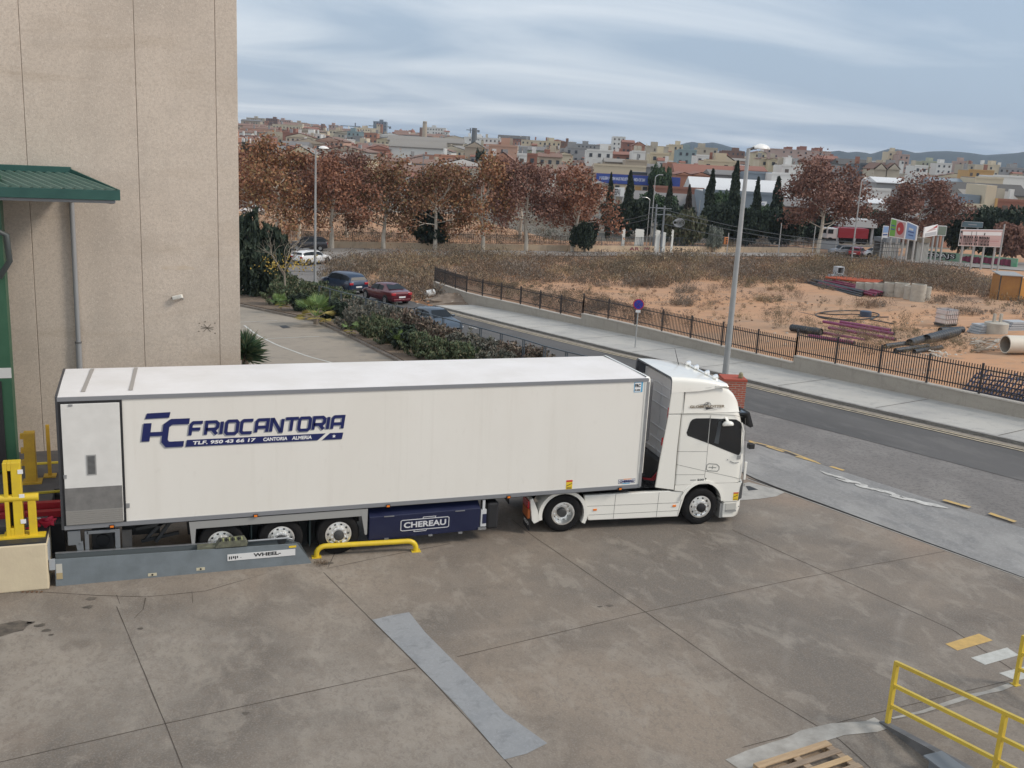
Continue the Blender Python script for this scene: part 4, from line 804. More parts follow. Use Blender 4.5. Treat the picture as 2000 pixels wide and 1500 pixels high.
# green canopy
grn = pm('canopy_green', (.014, .066, .056), .5, col2=(.022, .085, .07), scale=2); grn2 = pm('canopy_green_dusty', (.085, .145, .12), .6, col2=(.055, .12, .095), scale=1.2)
def pt(px, py, y): d = ray(px, py); t = (y-CP.y)/d.y; q = CP+d*t; return q
rl = pt(0, 327, YW-.05); rr_ = pt(137, 330, YW-.05); er = pt(232, 377, 3.6); el_ = pt(0, 371, 3.6)
ZR, ZE = rr_.z, er.z; xr = er.x
cy0 = 3.6
can = thing('dock_canopy', 'dark green corrugated metal canopy over the loading dock', 'canopy', (0, 0, 0))
x_r0, x_r1 = rr_.x, er.x
b = MB(); n = 44; rows = []
for j in range(0, 7):
    t = j/6; xe = x_r0+(x_r1-x_r0)*t; y = YW-.12+(cy0+.05-YW+.12)*t; z = ZR-.12+(ZE+.02-ZR+.12)*t; row = []
    for i in range(n*4+1):
        xx = xe-i*.055; ph = i % 4; row.append((xx, y, z+(.05 if ph in (1, 2) else 0)))
    rows.append(row)
b.grid(rows); b.build('roof_sheet', grn2, can)
b = MB(); b.box(-12, x_r0+.02, YW-.16, YW, ZR-.10, ZR+.05); b.build('flashing', grn, can, bevel=.01)
b = MB(); b.box(-12, x_r1+.03, cy0-.05, cy0+.02, ZE-.17, ZE+.06); b.build('front_fascia', grn, can, bevel=.01)
b = MB(); b.bar((x_r0, YW-.1, ZR-.06), (x_r1+.01, cy0+.02, ZE), .04, .14); b.build('side_fascia', grn, can)
b = MB(); b.box(-12, x_r1-.08, cy0+.05, cy0+.18, ZE-.25, ZE-.16); b.build('gutter', pm('gutter_grey', (.22, .24, .26), .5), can, bevel=.03)
b = MB(); b.bar((x_r0-.3, YW-.1, ZE-.22), (x_r1-.15, cy0+.1, ZE-.20), .10, .12); b.build('support_arm', pm('support_steel', (.14, .15, .15), .5), can)  # support arm in one even dark steel colour
for xx in (-1.6, -4): b = MB(); b.bar((xx, YW-.1, ZE-.3), (xx, cy0+.1, ZE-.25), .12, .2); b.build('support_arm', MATS['support_steel'], can)
# green column of the dock door at the left edge of the picture
dgm = pm('door_frame_green', (.022, .085, .045), .5, col2=(.03, .10, .055), scale=2)
col_x = pt(22, 900, 4.2).x
gc = thing('dock_portal', 'dark green steel portal column of the loading dock door', 'dock portal', (0, 4.2, 0))
b = MB(); b.box(-4.0, pt(20, 700, 4.2).x, 0, .5, 1.12, 8.2); b.build('column', dgm, gc)
xc = pt(20, 700, 4.2).x
b = MB(); b.box(-4.0, xc+.005, -.006, 0, 3.47, 3.72); b.build('white_band', pm('band_white', (.55, .55, .54), .5), gc)
b = MB(); b.box(xc-.55, xc-.22, -.05, -.008, 1.2, 3.4); b.build('door_seal', blackm, gc)
b = MB(); b.tube([(xc-.1, -.1, 5.9), (xc+.15, -.25, 6.3), (xc+.12, -.3, 6.9), (xc-.1, -.3, 7.0)], .07, 8); b.build('pipe_elbow', pm('elbow_dark', (.05, .06, .06), .5), gc, smooth=50)
# platform and cream bumper block
pfm = pm('dock_floor_dark', (.055, .055, .06), .6, col2=(.09, .085, .085), scale=2)
pl_ = thing('dock_platform', 'dark dock floor between the cream block and the warehouse wall', 'loading dock', (0, 0, 0))
b = MB(); b.box(-9, -.40, .62, 6.0, .0, 1.06); b.box(-.40, -.05, 2.9, 6.0, .0, 1.06); b.build('floor', pfm, pl_)
b = MB(); b.box(-.40, -.06, .7, 2.2, .35, 1.0); b.build('rubber_buffer', blackm, pl_)
for (y0, z0) in ((1.1, 1.02), (1.45, 1.10)): b = MB(); b.box(-9, -.15, y0, y0+.16, z0, z0+.14); b.build('red_beam', pm('beam_red', (.30, .012, .02), .5), pl_)
for y0 in (2.35, 4.6): b = MB(); b.bar((-6, y0, 1.085), (-.1, y0+.3, 1.085), .08, .04); b.build('floor_edge', pm('edge_yellow', (.42, .32, .03), .6), pl_)
creamb = pm('cream_concrete', (.62, .53, .37), .85, col2=(.57, .48, .34), scale=1.5, bump=.4)
bl = thing('bumper_block', 'cream painted concrete block at the left edge beside the grey wheel guide', 'block', (0, 0, 0))
b = MB(); b.box(-9, -.32, -.42, .60, 0, 1.03); b.build('block_body', creamb, bl, bevel=.03)
b = MB(); b.box(-9, -.33, -.40, .60, 1.03, 1.065); b.build('steel_edge', pm('edge_dark', (.03, .032, .035), .5), bl)
b = MB(); b.box(-.322, -.30, -.30, .10, .55, .95); b.box(-.30, -.19, -.36, -.28, .40, .62); b.build('corner_plate', pm('plate_grey', (.42, .45, .48), .5, .3), bl)
b = MB()
for k in range(5): a = yp(45+k*9, 1157); b.lathe((a[0], a[1], .015), (0, 0, 1), [(.025, -.008), (.032, 0), (.025, .008), (.018, 0), (.025, -.008)], 10)
b.build('chain', pm('rusty_iron', (.16, .09, .05), .8), bl)
# yellow posts and rail
ym = pm('safety_yellow', (.72, .52, .02), .45, col2=(.62, .43, .03), scale=3, coat=.2)
def up(px, py, z): d = ray(px, py); t = (z-CP.z)/d.z; return CP+d*t
Z1 = 1.065
yr = thing('dock_guard_rail', 'bright yellow guard rail with round top tube standing on the cream block', 'guard rail', (0, 0, Z1))
a = up(66, 1045, Z1); yq = a.y
b = MB(); b.tube([(-6, yq, .86), (-.46, yq, .84)], .085, 14); b.build('top_tube', ym, yr, smooth=50)
b = MB(); b.box(a.x-.075, a.x+.075, yq-.06, yq+.06, 0, .80); b.build('post', ym, yr, bevel=.012); b = MB(); b.box(-6, -.36, yq-.16, yq+.10, 0, .03); b.build('base_plate', ym, yr)
gpst = thing('leveller_post', 'tall bright yellow slotted post with white tags, in front of the green dock column', 'guide post', (up(35, 1040, Z1).x, yq+.05, Z1))
b = MB(); b.box(-.18, -.10, -.12, .12, 0, 1.62); b.box(-.03, .15, -.12, .12, 0, 1.62); b.box(-.10, -.03, -.12, .12, 1.45, 1.62); b.box(-.10, -.03, -.12, .12, 0, .2); b.box(-.10, -.03, .06, .12, .2, 1.45, 1); b.build('post_body', [ym, blackm], gpst, bevel=.01)
b = MB(); b.box(-.24, .22, -.16, .16, 0, .04); b.build('foot', ym, gpst)
for z in (.30, .85, 1.38): b = MB(); b.box(.10, .20, -.13, -.118, z, z+.09); b.build('white_tag', whitem, gpst)
fpst = thing('far_guide_post', 'mustard yellow wide post with side brackets near the warehouse wall', 'guide post', (up(63, 942, 1.06).x, up(63, 942, 1.06).y, 1.06))
ym2 = pm('mustard_yellow', (.55, .33, .025), .55, col2=(.42, .25, .03), scale=3)
b = MB(); b.box(-.13, .11, -.1, .14, 0, 1.25); b.build('post_body', ym2, fpst, bevel=.01); b = MB(); b.box(-.2, .22, -.18, .2, 0, .04); b.build('foot', ym2, fpst)
for z in (.45, .75, 1.1): b = MB(); b.box(-.20, -.13, -.06, .06, z, z+.12); b.build('bracket', ym2, fpst)
q = up(98, 930, 1.06); tp = thing('thin_post', 'thin yellow post standing beside the trailer corner at the warehouse wall', 'post', (q.x, q.y, 1.06))
b = MB(); b.box(-.04, .04, -.04, .04, 0, 1.30); b.build('shaft', ym2, tp); b = MB(); b.box(-.14, .14, -.14, .14, 0, .03); b.build('foot', ym2, tp)
rc = MB(); q = up(82, 1030, Z1+.02); r_ = random.Random(5)
for k in range(16):
    x, y = q.x+r_.uniform(-.22, .24), q.y+r_.uniform(-.05, .3); p = [(x+r_.uniform(-.14, .14), y+r_.uniform(-.1, .1), Z1+r_.uniform(.01, .2)) for _ in range(4)]; rc.add(p+[(a_, b_, c-.02) for a_, b_, c in p], [(0,1,2,3), (4,7,6,5), (0,4,5,1), (1,5,6,2), (2,6,7,3), (3,7,4,0)], 1 if k == 5 else 0)
tag(rc.build('crumpled_cloth', [pm('crimson_cloth', (.42, .015, .05), .7), whitem]), 'crumpled crimson cloth lying on the cream block by the yellow post', 'cloth')
# wheel guide with running carriage
gg = pm('guide_blue_grey', (.185, .215, .235), .5, col2=(.15, .175, .19), scale=2.5, coat=.1)
wg = thing('wheel_guide', 'long low blue-grey steel wheel restraint rail along the trailer wheels', 'wheel restraint', (0, -.30, 0))
b = MB(); b.prism([(-.20, .0), (-.20, .60), (4.80, .50), (5.12, .03), (5.12, 0)], (0, 0, 0), (1, 0, 0), (0, 0, 1), (0, .03, 0)); b.build('side_plate', gg, wg)
b = MB(); b.prism([(-.20, .0), (-.20, .63), (4.55, .535), (4.9, .4), (5.12, .0)], (0, .25, 0), (1, 0, 0), (0, 0, 1), (0, .03, 0)); b.prism([(-.20, .0), (-.20, .50), (4.7, .42), (5.1, 0)], (0, .03, 0), (1, 0, 0), (0, 0, 1), (0, .22, 0)); b.build('channel', pm('channel_dark', (.10, .115, .12), .5), wg)
b = MB(); b.bar((-.2, .265, .64), (4.5, .265, .545), .05, .02); b.build('top_edge', alu, wg)
sg = MB(); sg.box(3.28, 4.76, -.012, -.001, .235, .385); sg = sg.build('sign_plate', pm('sign_white', (.68, .68, .67), .5), wg)
text('WHEEL-', .12, blackm, 'lettering', sg, sideM(3.84, -.014, .285), bold=.004, fit=(.60, .082))
b = MB()
for k, (w_, h_) in enumerate(((.03, .07), (.03, .07), (.035, .05), (.03, .075), (.03, .05))): b.box(3.31+k*.043, 3.31+k*.043+w_*.8, -.015, -.012, .34-h_, .34)
b.box(3.56, 3.575, -.015, -.012, .285, .30); b.build('lettering', blackm, sg)
lab = pm('label_cream', (.55, .50, .36), .6)
for (x, z) in ((1.62, .06), (2.62, .09)): b = MB(); b.box(x, x+.18, -.008, -.001, z-.02, z+.045); o = b.build('label', lab, wg); b = MB(); b.lathe((x+.09, -.008, z+.012), (0, -1, 0), [(.022, 0), (.022, .008), (.001, .008)], 10); b.build('bolt', blackm, o)
b = MB(); b.box(4.62, 4.78, -.008, -.001, .42, .465); b.build('label', yels, wg)
b = MB(); b.box(-.18, -.06, -.008, -.001, .16, .50); o = b.build('label', pm('label_worn', (.52, .50, .44), .6), wg); b = MB(); b.box(-.18, -.06, -.010, -.008, .16, .30); b.build('label_lower', pm('label_tan', (.42, .33, .18), .6), o)
b = MB(); b.box(2.65, 3.6, .05, .22, .52, .60); b.prism([(3.02, .55), (3.12, .70), (3.66, .72), (3.72, .62), (3.70, .55)], (0, .0, 0), (1, 0, 0), (0, 0, 1), (0, .24, 0)); cg = b.build('carriage', pm('carriage_olive', (.16, .165, .11), .6, col2=(.09, .09, .07), scale=8), wg, bevel=.01)
b = MB()
for k in range(8): b.box(3.12+k*.066, 3.15+k*.066, -.005, .10, .70, .745, k % 2)
b.build('chain_teeth', [blackm, pm('chain_green', (.28, .30, .14), .6)], cg)
b = MB(); b.tube([(3.75, .2, .58), (4.6, .2, .58), (4.72, .2, .54)], .025, 8); b.build('push_rod', alu, wg, smooth=50)
# yellow bent pipe guard
q0, q1 = yp(618, 1088), yp(812, 1076)
pg = thing('pipe_guard', 'low bent yellow pipe guard next to the trailer wheels', 'guard rail', (q0[0], q0[1], 0), math.atan2(q1[1]-q0[1], q1[0]-q0[0]))
Lg = math.dist(q0, q1); pts = [(0, 0, 0), (0, 0, .08)] + [(.20-.20*math.cos(R(a)), 0, .08+.18*math.sin(R(a))) for a in (20, 40, 60, 80, 90)] + [(Lg-.20+.20*math.sin(R(a)), 0, .08+.18*math.cos(R(a))) for a in (0, 20, 40, 60, 80)] + [(Lg, 0, .06), (Lg, 0, 0)]
b = MB(); b.tube(pts, .062, 14); b.build('pipe', ym, pg, smooth=60)
for x in (0, Lg): b = MB(); b.box(x-.11, x+.11, -.10, .10, 0, .015); b.build('foot', ym, pg)

# ================================================================== BOTTOM RIGHT: ramp, railings, pallets
gy = pm('rail_yellow', (.62, .46, .05), .45, col2=(.52, .37, .05), scale=2, coat=.2)
A0 = Vector(yp(1733, 1416)+(0,)); ang = -87.0; RL = 2.2; RS = .15; RH = 1.21
rr = thing('ramp_railing', 'yellow three-bar railing going up beside the ramp at the lower right', 'railing', tuple(A0), R(ang))
Lr = RL*2.2
for k, x in enumerate((0, RL, RL*2)):
    b = MB(); b.box(x-.035, x+.035, -.035, .035, x*RS-.05, x*RS+RH-.02); b.build('post', gy, rr)
    b = MB(); b.box(x-.07, x+.07, -.07, .07, x*RS-.01, x*RS+.015); b.build('foot', gy, rr)
for h in (RH, RH*.66, RH*.34): b = MB(); b.bar((-.035 if h == RH else .03, 0, h-.02), (Lr, 0, h-.02+Lr*RS), .06, .06); b.build('rail', gy, rr)
rp = thing('concrete_ramp', 'low concrete ramp with steel kerb under the yellow railing', 'ramp', tuple(A0), R(ang))
b = MB(); b.add([(-.05, .0, -.02), (Lr, 0, -.02), (Lr, 2.6, -.02), (-.05, 2.6, -.02), (-.05, 0, .012), (Lr, 0, Lr*RS), (Lr, 2.6, Lr*RS), (-.05, 2.6, .012)], [(0,3,2,1), (4,5,6,7), (0,1,5,4), (1,2,6,5), (2,3,7,6), (3,0,4,7)]); b.build('slope', conc, rp)
b = MB(); b.add([(-.1, -.10, -.02), (Lr, -.10, -.02), (Lr, .04, -.02), (-.1, .04, -.02), (-.1, -.10, .03), (Lr, -.10, Lr*RS+.05), (Lr, .04, Lr*RS+.05), (-.1, .04, .03)], [(0,3,2,1), (4,5,6,7), (0,1,5,4), (1,2,6,5), (2,3,7,6), (3,0,4,7)]); b.build('edge_kerb', pm('kerb_steel', (.16, .16, .165), .6, col2=(.10, .10, .10), scale=3), rp)
b = MB(); b.box(RL*.62, RL*1.1, -.45, -.12, RL*.15*RS, RL*.5*RS+.12); b.box(RL*.58, RL*1.14, -.50, -.10, RL*.5*RS+.12, RL*.5*RS+.16); b.build('drain_box', pm('drain_steel', (.19, .21, .23), .5, .3), rp, bevel=.01)
A2 = Vector(yp(1983, 1337)+(0,)); r2 = thing('second_railing', 'yellow railing post with bars cut by the right edge of the picture', 'railing', tuple(A2), R(ang))
for x in (0, RL): b = MB(); b.box(x-.035, x+.035, -.035, .035, 0, 1.02+x*RS); b.build('post', gy, r2); b = MB(); b.box(x-.07, x+.07, -.07, .07, 0, .015); b.build('foot', gy, r2)
for h in (1.0, .66, .34): b = MB(); b.bar((.03, 0, h), (Lr, 0, h+Lr*RS), .06, .06); b.build('rail', gy, r2)
def wood(i): return pm('pallet_wood_%d' % i, [(.46, .33, .20), (.36, .27, .185), (.52, .37, .21), (.29, .22, .16)][i], .85, col2=[(.36, .25, .15), (.27, .2, .14), (.42, .29, .16), (.21, .16, .115)][i], scale=3, stretch=(1, 8, 8), bump=.3)
def pallet(name, label, loc, rz, mats_, L_=1.2, W_=.8):
    t = thing(name, label, 'pallet', loc, rz); n = 5
    for k in range(n): y = k*(W_-.12)/(n-1); b = MB(); b.box(0, L_, y, y+(.14 if k in (0, 4) else .11), .122, .144); b.build('board', mats_[k % len(mats_)], t, bevel=.004)
    for k in range(3): x = k*(L_-.13)/2; b = MB(); b.box(x, x+.13, 0, W_+.02, .10, .122); b.build('cross_board', mats_[1], t)
    for k in range(3):
        for j in range(3): b = MB(); x = k*(L_-.13)/2; y = j*(W_-.1)/2; b.box(x, x+.13, y, y+.12, .022, .10); b.build('block', mats_[(k+j) % len(mats_)], t)
    for j in range(3): y = j*(W_-.1)/2; b = MB(); b.box(0, L_, y, y+.1, 0, .022); b.build('bottom_board', mats_[1], t)
    return t
wm_ = [wood(i) for i in range(4)]
hz = .144
c1 = up(1473, 1492, hz); c2 = up(1615, 1446, hz); c3 = up(1680, 1493, hz)
e1 = (c2-c1); pz = math.atan2(e1.y, e1.x)
# the far long side runs c1-c2; the pallet lies towards the camera
pallet('wooden_pallet', 'pale wooden pallet lying flat on the yard at the bottom edge', (c1.x+.8*math.sin(pz)*1.25, c1.y-.8*math.cos(pz)*1.25, 0), pz, wm_, L_=(c2-c1).length, W_=1.0)
q = yp(2010, 1560)
for k in range(3): pallet('dark_pallet', ['dark weathered pallet at the bottom of the stack in the lower right corner', 'dark weathered pallet in the middle of the stack in the lower right corner', 'dark weathered pallet on top of the stack in the lower right corner'][k], (q[0]+.02*k, q[1]-.02*k, .0+k*.15), R(ang), [pm('dark_wood', (.13, .085, .06), .85, col2=(.08, .055, .04), scale=4), pm('dark_wood2', (.17, .12, .085), .85)])
# ================================================================== STREET OBJECTS
def P3(px, py, dz=0.0): q = G(px, py); return Vector((q.x, q.y, q.z+dz))
# concrete wall with the black picket fence of the lot
wallc = layered('retaining_concrete', (.36, .33, .285), [(.5, 5, .45, .62, (.29, .265, .23), .5, (1, 1, 3)), (3, 6, .52, .66, (.24, .22, .19), .4, (1, 1, .4)), (14, 4, .5, .62, (.41, .38, .33), .3, None)])
cope = pm('coping', (.47, .44, .39), .85, col2=(.39, .36, .32), scale=3)
fblack = pm('fence_black', (.022, .02, .022), .5)
yb1 = G(1100, 640).y; yb2 = G(1500, 730).y
def wpt(y): return Vector((interp(WL, y), y, zt(interp(WL, y), y)))
segs = [(58.5, yb1, 1.05, .50), (yb1, yb2, .86, .46), (yb2, -5.5, .82, .50)]
for k, (ya, yb, ha, hb) in enumerate(segs):
    w_ = thing('concrete_wall', ['low pale concrete wall under the black fence, far section left of the first step', 'low pale concrete wall under the black fence, middle section between the two steps', 'low pale concrete wall under the black fence, near section running out at the right edge'][k], 'wall', tuple(wpt(ya)), 0, 'retaining walls along the pavement')
    n = max(2, int(abs(ya-yb)/2.2)); b = MB(); c = MB(); rows = []; rc_ = []
    for i in range(n+1):
        y = ya+(yb-ya)*i/n; p = wpt(y)-w_.location; h = ha+(hb-ha)*i/n; q = .03
        rows.append([(p.x, p.y, p.z-.6), (p.x, p.y, p.z+h), (p.x+.24, p.y+.1, p.z+h), (p.x+.24, p.y+.1, p.z-.6)]); rc_.append([(p.x-q, p.y, p.z+h), (p.x-q, p.y, p.z+h+.05), (p.x+.27, p.y+.1, p.z+h+.05), (p.x+.27, p.y+.1, p.z+h)])
    b.grid(rows, closed=True); b.cap(rows[0]); b.cap(rows[-1]); b.build('wall_body', wallc, w_); c.grid(rc_, closed=True); c.cap(rc_[0]); c.cap(rc_[-1]); c.build('coping', cope, w_)
    f_ = thing('picket_fence', ['black metal picket fence on the far section of the low wall', 'black metal picket fence on the middle section of the low wall, behind the round sign', 'black metal picket fence on the near section, by the trench at the right'][k], 'fence', tuple(wpt(ya)), 0, 'picket fences on the low wall')
    npan = max(2, int(math.hypot(ya-yb, interp(WL, ya)-interp(WL, yb))/2.35))
    for i in range(npan+1):
        t = i/npan; y = ya+(yb-ya)*t; p = wpt(y)-f_.location; h = ha+(hb-ha)*t+.05; x0 = Vector((p.x+.12, p.y+.05, p.z+h))
        b = MB(); b.box(x0.x-.035, x0.x+.035, x0.y-.035, x0.y+.035, x0.z-.02, x0.z+1.28); b.build('post', fblack, f_)
        if i < npan:
            t2 = (i+1)/npan; y2 = ya+(yb-ya)*t2; p2 = wpt(y2)-f_.location; h2 = ha+(hb-ha)*t2+.05; x1 = Vector((p2.x+.12, p2.y+.05, p2.z+h2)); b = MB()
            for hh in (.22, 1.02): b.bar(x0+Vector((0, 0, hh)), x1+Vector((0, 0, hh)), .035, .045)
            m_ = 20
            for j in range(1, m_): q = x0+(x1-x0)*j/m_; b.box(q.x-.015, q.x+.015, q.y-.015, q.y+.015, q.z+.06, q.z+1.2)
            b.build('panel', fblack, f_)
# rubble heap, drum at the wall's far end
def rock(mb, c, r_, m=0, g_=rnd):
    vs = []; 
    for i in range(8): a = i*math.pi/4; vs.append((c[0]+r_*math.cos(a)*g_.uniform(.6, 1.1), c[1]+r_*math.sin(a)*g_.uniform(.6, 1.1), c[2]+g_.uniform(0, .15)*r_))
    vs.append((c[0], c[1], c[2]+r_*g_.uniform(.45, .8))); mb.add(vs, [(i, (i+1) % 8, 8) for i in range(8)], m)
mb = MB(); c = P3(893, 590)
rows = []
for j in range(9):
    r_ = 2.3*(1-j/8); rows.append([(c.x+r_*1.3*math.cos(a)*rnd.uniform(.85, 1.1), c.y+r_*math.sin(a)*rnd.uniform(.85, 1.1), c.z-.05+.75*math.sin(j/8*math.pi/2)*rnd.uniform(.85, 1.1)) for a in np.linspace(0, 6.28, 17)[:-1]])
mb.grid(rows, closed=True)
for k in range(90): a = rnd.uniform(0, 6.28); r_ = rnd.uniform(.1, 2.8); rock(mb, (c.x+r_*1.3*math.cos(a), c.y+r_*math.sin(a), c.z+max(0, .65*(1-r_/2.3))), rnd.uniform(.07, .22), rnd.choice((0, 1, 1, 2)))
tag(mb.build('rubble_heap', [pm('rubble_earth', (.28, .22, .17), .95, col2=(.2, .15, .11), scale=2), pm('rubble_pale', (.42, .36, .29), .9), pm('rubble_rust', (.36, .17, .08), .9)]), 'heap of earth and broken rubble where the far end of the pavement begins', 'rubble')
c = P3(840, 583); t = thing('white_drum', 'tipped white plastic drum lying in the weeds beyond the red car', 'drum', (c.x, c.y, c.z+.35)); b = MB(); b.tube([(-.35, 0, 0), (.35, .2, .1)], .3, 16); b.build('shell', pm('drum_white', (.7, .7, .68), .5), t, smooth=40); b = MB(); b.tube([(.35, .2, .1), (.37, .21, .1)], .25, 16); b.build('mouth', darkm, t)
# street lamps
steel = pm('galvanised_pole', (.40, .41, .41), .5, .25, col2=(.34, .35, .35), scale=1.5)
def street_lamp(px, py, ptop, label, head_side, r0=.13):
    base = P3(px, py); d = ray(*ptop); t = (base.xy-CP.xy).length/math.hypot(d.x, d.y); H = CP.z+d.z*t-base.z
    o = thing('street_lamp', label, 'street lamp', tuple(base), 0, 'grey street lamps'); b = MB(); b.tube([(0, 0, -.1), (0, 0, H)], [r0, r0*.55], 14); b.build('pole', steel, o, smooth=50)
    b = MB(); b.box(-.2, .2, -.2, .2, 0, .02); b.build('base_plate', steel, o)
    hx = head_side; b = MB(); b.tube([(0, 0, H-.05), (hx*.25, 0, H+.02), (hx*.4, 0, H+.03)], .06, 8); b.build('arm', darkm, o)
    rows = []
    for s_ in np.linspace(0, 1, 9):
        w_ = .22*math.sin(math.pi*min(1, s_*.92+.08))**.6+.02; hh = .20*math.sin(math.pi*min(1, s_*.9+.08))**.7+.02; x = hx*(.25+s_*.85)
        rows.append([(x, w_*math.cos(a), H+.02+max(-.02, hh*math.sin(a))) for a in np.linspace(0, 2*math.pi, 13)[:-1]])
    b = MB(); b.grid(rows, closed=True); b.cap(rows[0]); b.cap(rows[-1]); b.build('lamp_head', pm('lamp_white', (.78, .78, .76), .35), o, smooth=60)
    return o
street_lamp(615, 558, (620, 290), 'tall grey street lamp beside the blue parked car, left of the two near lamps', 1, .12)
street_lamp(1415, 745, (1463, 290), 'tall grey street lamp standing on the pavement behind the truck cab', 1, .15)
# no stopping sign
base = P3(1240, 683); o = thing('no_stopping_sign', 'round blue and red no-stopping sign on a grey post on the pavement', 'road sign', tuple(base), R(-25))
b = MB(); b.tube([(0, 0, 0), (0, 0, 2.85)], .035, 10); b.build('post', steel, o, smooth=50); b = MB(); b.box(-.35, .35, -.35, .35, 0, .02); b.build('footing', pale_m, o)
b = MB(); b.lathe((0, -.05, 2.55), (0, -1, 0), [(.30, -.02), (.30, .0), (.001, .001)], 30); pl0 = b.build('sign_disc', pm('sign_red', (.45, .02, .05), .4), o); b = MB(); b.lathe((0, -.05, 2.55), (0, -1, 0), [(.245, .004), (.001, .005)], 30); b.build('blue_field', pm('sign_blue', (.03, .05, .38), .4), pl0)
b = MB()
for s_ in (1, -1): b.bar((-.16*s_, -.06, 2.55-.16), (.16*s_, -.06, 2.55+.16), .006, .05, up=(0, 1, 0))
b.build('red_cross', MATS['sign_red'], pl0); b = MB(); b.box(-.13, .13, -.06, -.05, 2.10, 2.25); b.build('small_plate', whitem, o)
# brick pillar at the driveway mouth
brickm = bpy.data.materials.new('red_brick'); MATS['red_brick'] = brickm; brickm.use_nodes = True; t_ = brickm.node_tree; bk = t_.nodes.new('ShaderNodeTexBrick'); tc_ = t_.nodes.new('ShaderNodeTexCoord'); mp_ = t_.nodes.new('ShaderNodeMapping'); mp_.inputs['Rotation'].default_value = (R(90), 0, 0)
sp_ = t_.nodes.new('ShaderNodeSeparateXYZ'); cbn = t_.nodes.new('ShaderNodeCombineXYZ'); ad = t_.nodes.new('ShaderNodeMath'); t_.links.new(tc_.outputs['Object'], sp_.inputs[0]); t_.links.new(sp_.outputs[0], ad.inputs[0]); t_.links.new(sp_.outputs[1], ad.inputs[1]); t_.links.new(ad.outputs[0], cbn.inputs[0]); t_.links.new(sp_.outputs[2], cbn.inputs[1]); t_.links.new(cbn.outputs[0], bk.inputs['Vector'])
bk.inputs['Scale'].default_value = 1; bk.inputs['Brick Width'].default_value = .24; bk.inputs['Row Height'].default_value = .075; bk.inputs['Mortar Size'].default_value = .012; bk.inputs['Color1'].default_value = (.42, .10, .06, 1); bk.inputs['Color2'].default_value = (.30, .06, .035, 1); bk.inputs['Mortar'].default_value = (.36, .27, .22, 1)
t_.links.new(bk.outputs[0], t_.nodes['Principled BSDF'].inputs['Base Color']); t_.nodes['Principled BSDF'].inputs['Roughness'].default_value = .85
o = thing('brick_pillar', 'red brick gate pillar standing behind the truck cab at the driveway', 'pillar', (20.5, 6.95, zt(20.5, 6.95)), R(-18)); zz = o.location.z
b = MB(); b.box(-.38, .38, -.38, .38, -.2, 2.12-zz); b.build('shaft', brickm, o); b = MB(); b.box(-.40, .40, -.40, .40, 2.12-zz, 2.20-zz); b.build('cap', pm('brick_cap', (.36, .075, .045), .8), o)
b = MB(); b.lathe((.22, -.15, 2.2-zz), (0, 0, 1), [(.07, 0), (.085, .05), (.07, .16), (.04, .2), (.001, .21)], 12); b.build('lamp', pm('olive_glass', (.24, .22, .13), .4), o)
# metal railing between the planting bed and the street
rl_m = pm('railing_blue_grey', (.10, .125, .15), .45, .4)
rp_ = [(13.6, 50.5), (15.2, 41.5), (17.0, 32), (18.75, 21.5), (19.1, 15.5)]; rz_ = []
o = thing('street_railing', 'thin blue-grey metal railing along the hedge at the street edge', 'railing', (13.6, 50.5, zt(13.6, 50.5)), 0)
def rz_at(x, y): return zt(x, y)+1.55
tot = [0]
for i in range(1, len(rp_)): tot.append(tot[-1]+math.dist(rp_[i-1], rp_[i]))
npn = 16; pp = []
for k in range(npn+1):
    s_ = tot[-1]*k/npn; i = 1
    while i < len(tot)-1 and tot[i] < s_: i += 1
    u = (s_-tot[i-1])/(tot[i]-tot[i-1]); x = rp_[i-1][0]+(rp_[i][0]-rp_[i-1][0])*u; y = rp_[i-1][1]+(rp_[i][1]-rp_[i-1][1])*u; pp.append(Vector((x, y, rz_at(x, y)))-o.location)
for k in range(npn+1):
    for dx in (-.09, .09):
        d_ = (pp[min(k+1, npn)]-pp[max(k-1, 0)]).normalized(); q = pp[k]+d_*dx; b = MB(); b.box(q.x-.022, q.x+.022, q.y-.022, q.y+.022, q.z-1.5, q.z); b.build('post', rl_m, o)
    if k < npn: b = MB(); b.bar(pp[k], pp[k+1], .05, .05); b.bar(pp[k]-Vector((0, 0, 1.0)), pp[k+1]-Vector((0, 0, 1.0)), .035, .035); b.build('rail', rl_m, o)

